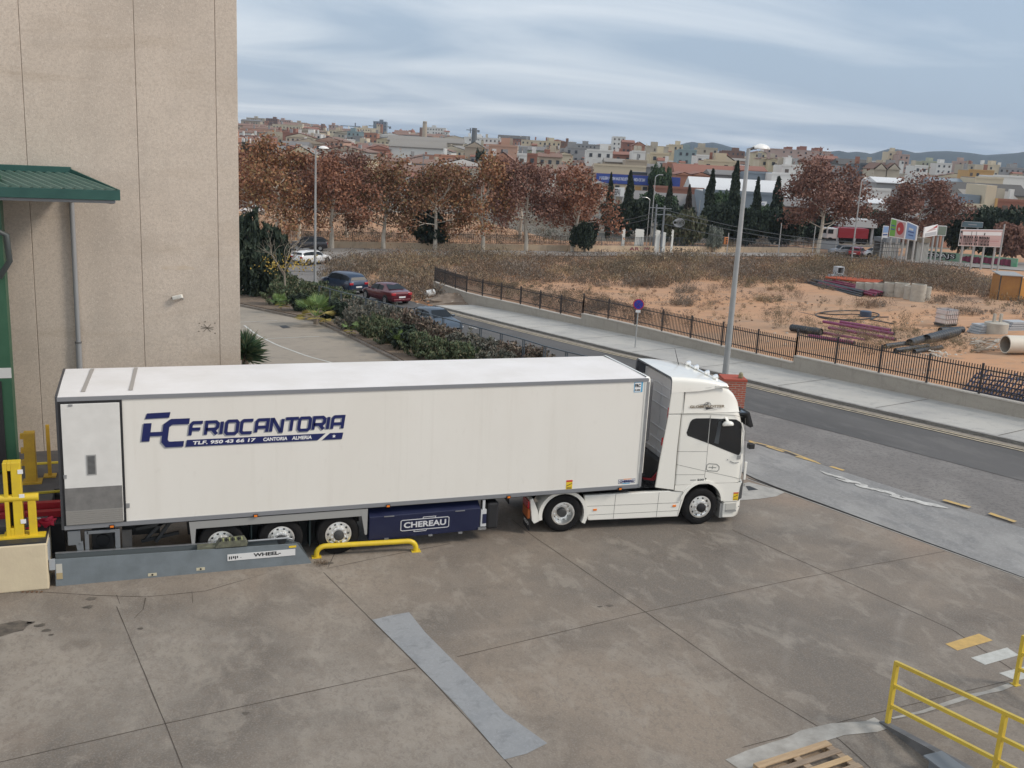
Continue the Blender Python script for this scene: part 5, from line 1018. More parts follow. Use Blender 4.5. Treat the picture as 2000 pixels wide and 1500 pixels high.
# ------------------------------------------------------------------ cars
def paint(nm, c, cl=.8): return pm(nm, c, .32, .25 if nm != 'car_white' else 0, coat=cl)
carglass = pm('car_glass', (.02, .025, .03), .3, spec=.15); tailm = pm('tail_red', (.42, .02, .03), .25, coat=.5); platem = pm('plate_white', (.7, .7, .7), .5); carblk = pm('car_trim', (.02, .02, .022), .6); silverp = pm('alloy_rim', (.45, .46, .47), .3, .9); headm = pm('headlamp', (.6, .62, .65), .15, coat=.8)
def make_car(name, label, pnt, style, loc, rz, group='cars parked or driving near the lot', **kw):
    """car pointing along local +x; stations (x, z_low, z_belt, z_top, half_low, half_top)"""
    o = thing(name, label, 'car', loc, rz, group)
    if style == 'suv': Lc, H, hw, S = 4.35, 1.60, .91, [(-2.15, .42, .78, .80, .72, .66), (-2.10, .34, 1.02, 1.04, .86, .70), (-1.95, .30, 1.06, 1.38, .90, .62), (-1.60, .26, 1.06, 1.54, .91, .62), (-.9, .24, 1.03, 1.60, .91, .64), (0, .24, 1.0, 1.60, .91, .64), (.55, .24, .98, 1.52, .91, .63), (1.05, .24, .97, 1.12, .91, .70), (1.25, .25, .97, 1.0, .91, .74), (1.75, .28, .90, .93, .88, .74), (2.08, .34, .74, .76, .78, .66), (2.17, .42, .60, .61, .66, .58)]
    elif style == 'sedan': Lc, H, hw, S = 4.4, 1.42, .87, [(-2.2, .40, .84, .86, .68, .62), (-2.15, .32, .98, 1.0, .82, .66), (-1.75, .28, 1.0, 1.03, .86, .68), (-1.45, .26, .98, 1.12, .87, .66), (-.85, .24, .95, 1.38, .87, .58), (-.2, .22, .92, 1.42, .87, .58), (.4, .22, .90, 1.36, .87, .58), (1.0, .22, .88, 1.0, .87, .66), (1.2, .24, .87, .90, .87, .70), (1.75, .28, .78, .80, .84, .70), (2.1, .34, .62, .64, .74, .62), (2.2, .40, .52, .53, .62, .55)]
    else: Lc, H, hw, S = 4.6, 1.47, .89, [(-2.28, .42, .80, .82, .72, .66), (-2.22, .34, .98, 1.02, .84, .68), (-2.0, .30, 1.0, 1.34, .88, .62), (-1.6, .26, 1.0, 1.44, .89, .60), (-.8, .24, .97, 1.47, .89, .60), (0, .22, .94, 1.46, .89, .60), (.5, .22, .92, 1.38, .89, .60), (1.1, .22, .90, 1.02, .89, .68), (1.3, .24, .89, .93, .89, .72), (1.85, .28, .80, .82, .86, .72), (2.2, .34, .64, .66, .76, .64), (2.3, .42, .54, .55, .64, .56)]
    def sec(s_, k=1.0, dz=0):
        x, zl, zb_, zt_, hl, ht = s_; h_ = []
        for sg in (-1, 1):
            c_ = [(x, hl*.82, zl), (x, hl*.98, zl+.12), (x, hl*1.0, zl+(zb_-zl)*.55), (x, hl*.985, zb_-.08), (x, hl*.95, zb_), (x, (hl*.93 if zt_-zb_ < .08 else ht+.05), zt_-min(.06, (zt_-zb_)*.5)), (x, ht*.92 if zt_-zb_ > .08 else hl*.8, zt_)]
            h_.append([(a, sg*b_, c) for a, b_, c in c_])
        return h_[0]+[(x, 0, zt_+.015)]+h_[1][::-1]
    rows = [sec(s_) for s_ in S]; b = MB(); b.grid(rows); b.cap(rows[0]); b.cap(rows[-1]); body = b.build('body', pnt, o, smooth=50)
    # glass: side bands, windscreen, rear window follow the greenhouse sections, 8 mm proud
    gh = [s_ for s_ in S if s_[3]-s_[2] > .2]; i0 = S.index(gh[0]); i1 = S.index(gh[-1])
    def side_pt(s_, t, sg): x, zl, zb_, zt_, hl, ht = s_; y0 = hl*.95; y1 = ht+.05; z0 = zb_; z1 = zt_-.06; return (x, sg*(y0+(y1-y0)*t+.012), z0+(z1-z0)*t)
    for sg in (-1, 1):
        b = MB(); st = S[i0:i1+1] if style == 'sedan' else S[i0:i1+1]; fr = S[i1+1]
        top = [side_pt(s_, .90, sg) for s_ in st]; bot = [side_pt(s_, .12, sg) for s_ in st]; xf_ = fr[0]-.12; bot.append((xf_, bot[-1][1]*1.0, fr[2]+.05)); top.append((xf_-.05, bot[-1][1], fr[2]+.09))
        b.grid([bot, top]); b.build('side_windows', carglass, body)
        b = MB(); sp = side_pt(S[(i0+i1)//2], .05, sg), side_pt(S[(i0+i1)//2], .92, sg); b.bar((sp[0][0], sp[0][1]+sg*.006, sp[0][2]), (sp[1][0], sp[1][1]+sg*.006, sp[1][2]), .06, .01, up=(1, 0, 0)); b.build('door_pillar', carblk, body)
    a, c_ = S[i1], S[i1+1]; b = MB(); b.add([(a[0]+.06, -a[5]*.9, a[3]-.03), (a[0]+.06, a[5]*.9, a[3]-.03), (c_[0]+.0, c_[5]*1.08, c_[3]+.0), (c_[0]+.0, -c_[5]*1.08, c_[3]+.0)], [(0, 1, 2, 3)])
    for i in range(len(b.v)): b.v[i] = (b.v[i][0]+.015, b.v[i][1], b.v[i][2]+.03)
    b.build('windscreen', carglass, body)
    a, c_ = S[i0], S[i0-1]; b = MB(); 
    if style == 'sedan': b.add([(a[0]+.02, -a[5]*.9, a[3]-.02), (a[0]+.02, a[5]*.9, a[3]-.02), (S[i0-1][0]-.1, S[i0-1][5]*1.05, S[i0-1][3]-.02), (S[i0-1][0]-.1, -S[i0-1][5]*1.05, S[i0-1][3]-.02)], [(0, 1, 2, 3)])
    else: b.add([(a[0]+.0, -a[5]*.9, a[3]-.05), (a[0]+.0, a[5]*.9, a[3]-.05), (c_[0]+.03, c_[5]*1.02, c_[3]+.08), (c_[0]+.03, -c_[5]*1.02, c_[3]+.08)], [(0, 1, 2, 3)])
    for i in range(len(b.v)): b.v[i] = (b.v[i][0]-.035, b.v[i][1], b.v[i][2]+.02)
    b.build('rear_window', carglass, body)
    zr = S[1][2]
    for sg in (-1, 1):
        b = MB(); b.box(S[0][0]-.02, S[1][0]+.18, sg*.50 if sg > 0 else -.82, .82 if sg > 0 else -.50, zr-.22, zr-.05); b.build('tail_light', tailm, body, bevel=.02)
        b = MB(); b.box(S[-2][0]-.2, S[-2][0]+.03, sg*.42 if sg > 0 else -.74, .74 if sg > 0 else -.42, S[-2][2]-.12, S[-2][2]-.02); b.build('headlight', headm, body, bevel=.02)
        b = MB(); b.box(.62, .78, sg*(hw+.0) if sg > 0 else -hw-.17, hw+.17 if sg > 0 else -hw, .93, 1.05); b.build('door_mirror', pnt, body, bevel=.02)
    b = MB(); b.box(S[0][0]-.03, S[0][0]+.02, -.26, .26, .58, .69); b.build('number_plate', platem, body)
    b = MB(); b.box(S[0][0]-.025, S[0][0]+.1, -.68, .68, .34, .50); b.build('rear_bumper', carblk if style != 'sedan' else pnt, body, bevel=.02)
    wx = Lc*.295
    for x in (-wx-.02, wx+.08):
        for sg in (-1, 1):
            b = MB(); b.lathe((x, sg*(hw-.03), .33), (0, sg, 0), [(.385, -.1), (.385, .035), (.001, .036)], 24); b.build('wheel_arch', carblk, body)
            b = MB(); b.lathe((x, sg*(hw-.0), .33), (0, sg, 0), [(.20, -.2), (.31, -.2), (.33, -.15), (.33, -.0), (.30, .03), (.2, .035)], 24); w_ = b.build('wheel', tyre_m, o, smooth=50)
            b = MB(); b.lathe((x, sg*(hw+.02), .33), (0, sg, 0), [(.215, .0), (.20, .02), (.05, .006), (.001, .01)], 24)
            for k in range(5): a_ = 2*math.pi*k/5+.3; b.lathe((x+.125*math.cos(a_), sg*(hw+.02), .33+.125*math.sin(a_)), (0, sg, 0), [(.035, .016), (.001, .017)], 8, 1)
            b.build('rim', [silverp, carblk], w_)
    if kw.get('rack'):
        for sg in (-1, 1): b = MB(); b.tube([(-1.6, sg*.58, 1.50), (-1.3, sg*.6, 1.55), (.1, sg*.6, 1.55), (.3, sg*.58, 1.48)], .02, 6); b.build('roof_rail', silverp, body)
    return o
sdz = math.degrees(math.atan2(SD[1], SD[0]))
q = G(757, 594); make_car('parked_car', 'dark red saloon car parked by the weeds, rear towards the camera', paint('car_red', (.10, .006, .016)), 'sedan', (q.x+.25, q.y+1.7, zt(q.x, q.y+1.7)+.03), R(108)).scale = (1.07,)*3
q = G(677, 572); make_car('parked_car', 'dark blue hatchback car parked ahead of the dark red saloon', paint('car_blue', (.016, .035, .075)), 'suv', (q.x-.1, q.y+.9, zt(q.x-.2, q.y+.9)+.03), R(112)).scale = (1.08,)*3
q = G(604, 518); make_car('parked_car', 'white estate car with roof rails behind the bare tree', paint('car_white', (.72, .72, .72)), 'estate', (q.x+.4, q.y+1.0, zt(q.x+.4, q.y+1)+.05), R(38), rack=True)
q = G(604, 491); make_car('parked_car', 'black crossover car standing sideways on the far road at the left', paint('car_black', (.02, .02, .026)), 'suv', (q.x, q.y+.4, zt(q.x, q.y)+.12), R(172))
q = G(838, 648); make_car('driving_car', 'grey-blue car coming along the street, half hidden by the hedge', paint('car_greyblue', (.055, .075, .10)), 'sedan', (q.x+.35, q.y+.3, zt(q.x, q.y)+.02), R(-72))
# ================================================================== VEGETATION
NG = np.random.default_rng
bark = pm('plane_bark', (.62, .57, .49), .9, col2=(.46, .41, .34), scale=3, stretch=(1, 1, .4)); twig = pm('twig', (.20, .165, .13), .9)
rust = [pm('leaf_rust', (.2, .08, .04), .8, island=[(.16, .075, .05), (.23, .10, .06), (.29, .13, .07), (.19, .085, .06), (.32, .16, .085)]),
        pm('leaf_orange', (.2, .1, .04), .8, island=[(.18, .085, .05), (.27, .12, .06), (.33, .16, .075), (.21, .095, .055), (.19, .135, .06), (.35, .20, .09)]),
        pm('leaf_mixed', (.2, .12, .05), .8, island=[(.16, .095, .052), (.24, .11, .06), (.17, .13, .055), (.27, .13, .07), (.15, .09, .05), (.24, .095, .058)]),
        pm('leaf_brown', (.2, .1, .04), .8, island=[(.125, .065, .052), (.18, .088, .065), (.23, .115, .078), (.15, .075, .06), (.26, .145, .10)])]
def limb(mb, g, p, d, l, r_, depth, tips, spread=.55):
    pts = [p]; q = p.copy(); dd = d.copy(); n = 4
    for k in range(n): dd = (dd+Vector(g.normal(size=3)*.13)+Vector((0, 0, .05))).normalized(); q = q+dd*l/n; pts.append(q.copy())
    mb.tube(pts, [r_*(1-.5*k/n) for k in range(n+1)], 6 if depth > 1 else 4, cap=False)
    if depth == 0: tips.append(q); return
    tips.append(q)
    for k in range(g.integers(2, 4)):
        i = g.integers(2, n+1); a = Vector(g.normal(size=3)); a = (a-dd*a.dot(dd)).normalized(); nd = (dd*(1-spread*.5)+a*spread).normalized(); limb(mb, g, pts[i], nd, l*g.uniform(.6, .8), r_*.5, depth-1, tips, spread)
def tree_variant(seed, H=12.0, trunk=4.2, W_=4.6, leaves=4200, lean=0, lsize=.27, fork=False):
    g = NG(seed); mb = MB(); tips = []; top = Vector((g.normal()*.2+lean, g.normal()*.2, trunk)); pts = [Vector((0, 0, -.3)), Vector((lean*.3+g.normal()*.08, 0, trunk*.5)), top, top+Vector((g.normal()*.2, g.normal()*.2, H*.22)), top+Vector((g.normal()*.4, g.normal()*.3, H*.42))]
    mb.tube(pts, [.30, .25, .21, .15, .06], 8)
    for k in range(10):
        z = trunk*.92+(H*.42)*k/10; p = Vector((top.x, top.y, z)) if k else top; a = k*2.4+g.uniform(-.4, .4); el = .12+.75*k/10; limb(mb, g, p, Vector((math.cos(a)*math.cos(el), math.sin(a)*math.cos(el), math.sin(el))), W_*g.uniform(.5, .72)*(1-.35*k/10), .085, 2, tips)
    T = np.array([tuple(t) for t in tips]); c = T[g.integers(0, len(T), leaves)]+g.normal(size=(leaves, 3))*np.array([.62, .62, .5])
    return mb, cloud_mesh('crown', c, g.uniform(lsize*.6, lsize*1.2, leaves), [rust[0]], 1.4, seed=seed)
TV = []
for k, (H, tr_, W_, n_) in enumerate([(12, 2.9, 5.2, 5400), (12.8, 3.2, 5.4, 5700), (11.6, 2.7, 5.0, 5200), (12.4, 3.2, 5.2, 5600), (10.8, 3.0, 5.8, 9500)]):
    mb, cm = tree_variant(40+k, H, tr_, W_, n_); 
    TV.append((mb, cm))
tm_cache = {}
def plane_tree(px, py, v, mi, s_, rz, label, name='plane_tree', sz=None, dz=0):
    q = P3(px, py); o = thing(name, label, 'tree', (q.x, q.y, q.z+dz), R(rz), 'autumn plane trees'); o.scale = (s_, s_, sz or s_)
    if v not in tm_cache: tm_cache[v] = TV[v][0].build('trunk', bark, o, smooth=60)
    else: c = tm_cache[v].copy(); COL.objects.link(c); c.parent = o
    me = TV[v][1]
    k = ('m', v, mi)
    if k not in tm_cache: m2 = me.copy(); m2.materials.clear(); m2.materials.append(rust[mi]); tm_cache[k] = m2
    link('crown', tm_cache[k], o)
front = [(545, 484, 0, 1, 1.08, 'first from the left, half behind the dark hedge'), (648, 486, 1, 0, 1.02, 'right of the black crossover car'), (749, 487, 2, 2, 1.05, 'with mixed green and brown leaves, third along the far road'), (849, 489, 3, 2, 1.0, 'in front of the wide dark bush, yellowish green on its left'), (943, 490, 0, 1, 1.02, 'with a straight white trunk, midway along the far road'), (1027, 491, 1, 3, 1.0, 'with a leaning forked trunk before the last of the long row'), (1117, 492, 2, 0, 1.05, 'at the right end of the long row, reddest crown')]
for i, (px, py, v, mi, s_, lb_) in enumerate(front): plane_tree(px, py, v, mi, s_, i*67, 'autumn plane tree '+lb_)
for i, (px, dd, v, mi, s_, lb_) in enumerate([(500, 18, 4, 0, .98, 'behind the row at the far left, next to the warehouse corner'), (595, 14, 3, 3, .95, 'in the second row behind the left street lamp'), (700, 16, 4, 3, 1.0, 'in the second row, its top above the lamp head'), (895, 16, 2, 1, .92, 'in the second row under the white factory'), (1070, 15, 3, 3, .97, 'in the second row before the red end tree'), (1160, 8, 1, 0, .62, 'small orange one low at the right of the row')]):
    q = G(px, 487); p = Vector((q.x+dd*.1, q.y+dd, zt(q.x, q.y+dd))); o = thing('plane_tree', 'autumn plane tree '+lb_, 'tree', tuple(p), R(i*50+20), 'autumn plane trees'); o.scale = (s_,)*3
    c = tm_cache[v] if v in tm_cache else None
    if c is None: tm_cache[v] = TV[v][0].build('trunk', bark, o, smooth=60)
    else: c = c.copy(); COL.objects.link(c); c.parent = o
    k = ('m', v, mi)
    if k not in tm_cache: m2 = TV[v][1].copy(); m2.materials.clear(); m2.materials.append(rust[mi]); tm_cache[k] = m2
    link('crown', tm_cache[k], o)
plane_tree(1597, 495, 4, 3, 1.16, 20, 'large round dark-brown plane tree standing alone right of the cypresses')
plane_tree(1792, 503, 4, 3, 1.08, 100, 'broad brown plane tree behind the billboards at the right', sz=1.0)
plane_tree(1668, 470, 2, 3, .62, 140, 'small brown plane tree in front of the red lorry')
# cypresses
cyp = pm('cypress_green', (.03, .05, .03), .85, island=[(.018, .030, .020), (.03, .048, .028), (.024, .036, .026), (.045, .062, .034), (.02, .028, .022)])
cypb = pm('cypress_brown', (.06, .05, .035), .85, island=[(.06, .042, .03), (.04, .035, .025), (.09, .06, .045), (.035, .04, .028)])
def cypress_mesh(seed, mat, n=3600):
    g = NG(seed); t = g.random(n)**.9; a = g.random(n)*6.28; wob = 1+.26*np.sin(t*9+seed+a)+.2*np.sin(t*25+seed*2+a*3); r_ = (np.sin(np.clip(t*.93+.07, 0, 1)*math.pi)**.65)*(1-t*.45)*.085*wob*(.6+.4*g.random(n)); c = np.stack([r_*np.cos(a), r_*np.sin(a), .04+t*.96], 1)
    return cloud_mesh('crown', c*np.array([12, 12, 12.]), g.uniform(.22, .42, n), mat, 2.0, up=1.4, seed=seed)
CY = [cypress_mesh(1, cyp), cypress_mesh(2, cyp), cypress_mesh(3, cyp), cypress_mesh(4, cypb, 2600)]
def far_foot(px, D): q = atD(px, 300, D); return Vector((q.x, q.y, zt(q.x, q.y)))
def topz(px, py, p): d = ray(px, py); t = (Vector((p.x, p.y)) - CP.xy).length/math.hypot(d.x, d.y); return CP.z+d.z*t
ctr = MB(); ctr.tube([(0, 0, -.2), (0, 0, 6)], [.16, .08], 6); ctm = None
for i, (px, pt_, v, wd, lb_) in enumerate([(1197, 339, 0, .75, 'leftmost cypress, slim, between the orange plane tree and the white sign'), (1235, 335, 1, 1.1, 'dark cypress second from the left, in front of the blue sign'), (1276, 350, 2, 1.0, 'dark cypress third from the left'), (1315, 353, 0, .95, 'dark cypress between the pair of utility poles and the brown one'), (1353, 362, 3, 1.0, 'sparse brown cypress among the dark green ones'), (1396, 332, 2, 1.05, 'tall dark cypress left of the near street lamp'), (1443, 317, 1, 1.0, 'tallest cypress, just left of the near street lamp'), (1487, 348, 0, .95, 'dark cypress just right of the near street lamp'), (1527, 347, 1, 1.3, 'wide dark cypress touching the large brown plane tree')]):
    p = far_foot(px, 152+(i % 3)*5); h = topz(px, pt_, p)-p.z; o = thing('cypress', lb_, 'tree', tuple(p), R(i*40), 'cypress trees behind the far fence'); o.scale = (h/12*wd*1.0, h/12*wd*1.0, h/12)
    link('crown', CY[v], o)
    if ctm is None: ctm = ctr.build('trunk', twig, o)
    else: c = ctm.copy(); COL.objects.link(c); c.parent = o
# rounded evergreens (bushes, pines)
grn_d = pm('evergreen_dark', (.03, .05, .03), .85, island=[(.014, .024, .018), (.024, .04, .026), (.034, .052, .03), (.018, .03, .022), (.05, .07, .04)])
grn_p = pm('pine_green', (.04, .08, .03), .85, island=[(.025, .05, .025), (.04, .075, .03), (.055, .095, .038), (.03, .055, .028), (.07, .11, .05)])
grn_o = pm('olive_green', (.08, .09, .05), .85, island=[(.05, .06, .035), (.09, .10, .055), (.12, .12, .07), (.07, .08, .045), (.14, .12, .08)])
grn_s = pm('silver_green', (.2, .22, .18), .85, island=[(.14, .16, .13), (.22, .24, .2), (.28, .30, .26), (.10, .12, .10)])
def blob_mesh(seed, mat, n=3600, size=.38, lumps=12, flat=1.0):
    g = NG(seed); sp = [(0, 0, .5*flat, .62, .62, .45*flat)]
    for k in range(lumps): a = g.uniform(0, 6.28); r_ = g.uniform(.3, .68); sp.append((r_*math.cos(a), r_*math.sin(a), g.uniform(.3, .8)*flat, g.uniform(.2, .36), g.uniform(.2, .36), g.uniform(.16, .3)*flat))
    c = blobs(g, sp, n); c[:, 2] = np.abs(c[:, 2]); return cloud_mesh('crown', c*5.0, g.uniform(size*.6, size*1.2, n), mat, 1.5, up=.3, seed=seed)
BM = {'d': blob_mesh(11, grn_d, 5200), 'd2': blob_mesh(12, grn_d, 5000), 'p': blob_mesh(13, grn_p, 4600), 'o': blob_mesh(14, grn_o, 4200), 's': blob_mesh(15, grn_s, 3000), 'b': blob_mesh(16, rust[3], 3200)}
stub = MB(); stub.tube([(0, 0, -.3), (.1, 0, 2.2)], [.2, .12], 6); stubo = None
def round_tree(kind, px, D, pl, pr, pt_, label, name='evergreen_tree', group='dark evergreens behind the far fence', foot=None, cat='tree', lift=0.0):
    global stubo
    p = far_foot(px, D); ppm = FPX/D; h = topz(px, pt_, p)-p.z; wd = (pr-pl)/ppm; o = thing(name, label, cat, tuple(p), R((px*7) % 360), group)
    c = link('crown', BM[kind], o); c.scale = (wd/2/4, wd/2/4, h*(1-lift)/4.6); c.location = (0, 0, h*lift*.9)
    if stubo is None: stubo = stub.build('trunk', twig, o)
    else: s2 = stubo.copy(); COL.objects.link(s2); s2.parent = o; s2.scale = (1, 1, max(.5, h*(lift+.3)/2.2))
for a in [('d', 845, 126, 800, 890, 417, 'wide very dark round bush between two white plane trunks', 'round_bush', None, None, 'bush'),
          ('d2', 1155, 130, 1125, 1182, 436, 'dark bush under the red end plane tree', 'round_bush', None, None, 'bush'),
          ('p', 1290, 190, 1245, 1330, 383, 'bright green pine crown behind the third cypress'), ('p', 1425, 180, 1370, 1440, 381, 'rounded green pine left of the near street lamp top'), ('p', 1500, 175, 1460, 1545, 404, 'low green pine right of the near street lamp'),
          ('d', 1215, 165, 1170, 1245, 402, 'dark green tree below the lettered white sign'), ('d2', 1255, 160, 1220, 1300, 392, 'dark green tree between the first cypresses'), ('d', 1330, 158, 1290, 1375, 404, 'dark tree mass behind the utility poles'), ('o', 1350, 140, 1312, 1392, 418, 'olive-green shrubby tree right of the utility poles'),
          ('d2', 1415, 150, 1380, 1450, 402, 'dark tree under the tallest cypress'), ('s', 1410, 140, 1398, 1430, 444, 'small silvery-leaved tree left of the street lamp', 'silver_tree'), ('d', 1475, 150, 1440, 1520, 410, 'dark tree right of the street lamp base of cypress'), ('d2', 1545, 155, 1500, 1590, 415, 'dark tree under the large brown plane tree'),
          ('d', 1600, 170, 1560, 1660, 420, 'dark tree behind the trunk of the large brown plane tree'), ('d', 1720, 178, 1690, 1760, 412, 'dark trees left of the first billboards'), ('d', 1960, 150, 1905, 2030, 410, 'broad dark tree behind the pink billboard'), ('d2', 1900, 160, 1870, 1950, 425, 'dark tree left behind the pink billboard'), ('b', 2010, 140, 1960, 2060, 440, 'brownish-grey bare tree at the right edge'), ('p', 1292, 250, 1268, 1318, 329, 'umbrella pine above the blue sign building'),
          ('b', 1925, 330, 1890, 1990, 362, 'brown tree clump before the long grey roof at the right'), ('b', 1850, 300, 1810, 1890, 365, 'brown tree clump left of the cream modern building'), ('d', 500, 190, 470, 530, 286, 'dark green tree at the left edge of the town beside the warehouse'), ('d2', 940, 330, 930, 950, 296, 'small dark tree in front of the grey gable'), ('b', 1000, 190, 975, 1030, 312, 'bare greyish tree in front of the orange gable')]:
    kw = {}
    if len(a) > 7: kw = dict(name=a[7]); 
    round_tree(*a[:7], cat=(a[10] if len(a) > 10 else 'tree'), lift=(.12 if a[0] in 'pb' else 0), **kw)

# --- hedge bed by the lane: upright shrubs, palms, agave, bare tree
def shrub_mesh(seed, mat, n, size=.10, up=.9):
    g = NG(seed); k = 46; st = g.normal(size=(k, 2))*.42; top = 1-.35*(np.linalg.norm(st, axis=1)/.9)**2+g.normal(size=k)*.10; i = g.integers(0, k, n); t = g.random(n)**.7
    c = np.stack([st[i, 0]*(.55+.6*t)+g.normal(size=n)*.06, st[i, 1]*(.55+.6*t)+g.normal(size=n)*.06, np.clip(top[i], .3, 1.2)*t], 1)
    return cloud_mesh('foliage', c*np.array([1.3, 1.3, 1.5]), g.uniform(size*.6, size*1.3, n), mat, 2.6, up=up, seed=seed)
hg = [pm('hedge_green', (.06, .08, .04), .8, island=[(.04, .065, .035), (.065, .095, .05), (.09, .125, .062), (.12, .15, .075), (.19, .16, .10)]),
      pm('hedge_grey', (.1, .1, .08), .8, island=[(.06, .07, .055), (.10, .11, .088), (.15, .155, .13), (.20, .19, .16), (.25, .20, .155)]),
      pm('hedge_dry', (.12, .1, .07), .8, island=[(.05, .055, .04), (.11, .095, .07), (.17, .135, .10), (.23, .175, .13), (.14, .085, .075)]),
      pm('hedge_dark', (.03, .05, .03), .8, island=[(.010, .020, .014), (.018, .034, .02), (.028, .046, .027), (.045, .06, .034)])]
SMs = [shrub_mesh(21, hg[0], 3600), shrub_mesh(22, hg[1], 3600), shrub_mesh(23, hg[2], 3200), shrub_mesh(24, hg[3], 4000, .14, .4), shrub_mesh(25, hg[0], 3600)]
stem_m = None
def shrub(px, py, v, wd, h, label, grp='hedge shrubs in the raised bed', dz=.2, name='hedge_shrub'):
    global stem_m
    q = P3(px, py); o = thing(name, label, 'shrub', (q.x, q.y, zt(q.x, q.y)+dz), R(px*13 % 360), grp); c = link('foliage', SMs[v], o); c.scale = (wd/2.4, wd/2.4, h/1.5)
    if stem_m is None:
        b = MB()
        for k in range(9): a = k*.7; b.tube([(.05*math.cos(a), .05*math.sin(a), -.1), (.4*math.cos(a), .4*math.sin(a), .7), (.5*math.cos(a), .5*math.sin(a), 1.1)], .014, 4)
        stem_m = b.build('stems', twig, o); stem_m.scale = (wd/2.4, wd/2.4, h/1.5)
    else: s2 = stem_m.copy(); COL.objects.link(s2); s2.parent = o; s2.scale = (wd/2.4, wd/2.4, h/1.5)
H_ = [ # px, py of the foot, variant, width, height
 (500, 580, 3, 3.4, 3.6, 'large very dark shrub at the warehouse corner'), (530, 560, 3, 3.2, 4.6, 'tallest dark shrub behind the bare tree'), (487, 560, 3, 3.0, 5.6, 'very dark tall evergreen touching the warehouse corner'), (560, 585, 0, 2.8, 2.2, 'green shrub left of the two small palms'), (545, 600, 0, 2.4, 1.9, 'green shrub at the lane kerb by the first palm'), (590, 588, 0, 2.6, 1.7, 'green shrub behind the small left palm'), (620, 590, 4, 2.6, 1.7, 'green shrub behind the large palm'), (588, 612, 3, 1.8, 1.5, 'dark shrub between the two palms'), (650, 600, 0, 2.4, 1.6, 'green shrub in front of the blue car'), (676, 606, 4, 2.3, 1.45, 'green shrub right of the blue car'), (660, 628, 3, 1.8, 1.5, 'dark shrub behind the large palm on its right'), (700, 622, 1, 2.3, 1.5, 'greyish shrub below the red car'), (695, 648, 1, 2.0, 1.7, 'greyish shrub near the lane kerb, middle of the bed'), (730, 636, 1, 2.2, 1.6, 'grey shrub just right of the middle of the bed'), (728, 664, 0, 1.9, 1.6, 'green-grey shrub low at the kerb above the thin young palm'), (760, 648, 1, 2.2, 1.8, 'grey spiky shrub left of the passing car'), (762, 676, 0, 2.0, 1.6, 'dark green shrub in front of the spiky grey one'), (795, 660, 2, 2.2, 1.8, 'brownish shrub under the passing car'), (790, 688, 3, 1.9, 1.5, 'dark shrub low at the right lane kerb'), (832, 676, 2, 2.2, 1.6, 'brownish shrub before the passing car'), (820, 702, 0, 2.0, 1.5, 'green shrub just above the trailer roof, left part'), (868, 690, 2, 2.0, 1.5, 'reddish-brown shrub right of the passing car'), (860, 712, 4, 2.0, 1.4, 'green shrub just above the trailer roof, middle part'), (905, 700, 1, 2.1, 1.5, 'grey shrub below the railing, right part'), (902, 722, 0, 1.9, 1.4, 'green shrub above the trailer roof, right part'), (945, 708, 1, 2.1, 1.4, 'grey dry shrub next to last on the right'), (990, 714, 2, 2.1, 1.2, 'dry brown shrub second to last before the railing end'), (1035, 722, 2, 2.1, 1.2, 'last dry brown shrub, above the trailer roof on the right'), (965, 728, 1, 1.8, 1.2, 'grey shrub half hidden by the trailer roof')]
for i, a in enumerate(H_): shrub(a[0], a[1], a[2], a[3]*1.0, a[4]*(1 if i in (0, 1, 2) else .74), a[5])
palm_g = pm('palm_green', (.14, .22, .06), .6, island=[(.10, .18, .05), (.16, .25, .07), (.22, .30, .10)]); palm_y = pm('palm_yellow', (.35, .28, .06), .7, island=[(.40, .30, .06), (.28, .25, .07), (.45, .32, .10)])
def palm(px, py, s_, label, n=13, dead=4, seed=1):
    q = P3(px, py); o = thing('fan_palm', label, 'palm', (q.x, q.y, zt(q.x, q.y)+.2), 0, 'small fan palms in the bed'); g = NG(seed); b = MB(); b.tube([(0, 0, -.1), (0, 0, .35*s_)], [.13*s_, .09*s_], 8); b.build('trunk', twig, o)
    for k in range(n+dead):
        a = k*2.4+g.uniform(-.3, .3); el = g.uniform(.5, 1.35) if k < n else g.uniform(-.1, .25); d = Vector((math.cos(a)*math.cos(el), math.sin(a)*math.cos(el), math.sin(el))); l = s_*g.uniform(.55, .8)*(1 if k < n else .8); base = Vector((0, 0, .3*s_)); hub = base+d*l; sdv = Vector((-math.sin(a), math.cos(a), 0)); upv = d.cross(sdv); b = MB(); b.bar(base, hub, .02*s_, .02*s_)
        m_ = 15
        for j in range(m_):
            th = (j/(m_-1)-.5)*2.7; dr_ = (d*math.cos(th)+sdv*math.sin(th)).normalized(); tip = hub+dr_*.62*s_*(1-.12*abs(th))+Vector((0, 0, -.10*s_*abs(math.sin(th)))); sd2 = dr_.cross(upv).normalized()*.022*s_; b.add([hub-sd2*.3, hub+sd2*.3, hub+dr_*.35*s_+sd2, tip, hub+dr_*.35*s_-sd2], [(0, 1, 2, 3, 4)])
        b.build('frond', palm_g if k < n else palm_y, o)
palm(617, 636, 1.25, 'largest bright green fan palm in the bed, with yellow lower fronds', 14, 6, 1); palm(548, 612, .85, 'smaller green fan palm left of the largest one', 10, 2, 2); palm(686, 660, .62, 'tiny sparse palm near the kerb right of the largest one', 6, 2, 3); palm(775, 690, .72, 'small palm low in the bed just above the trailer roof', 8, 1, 4)
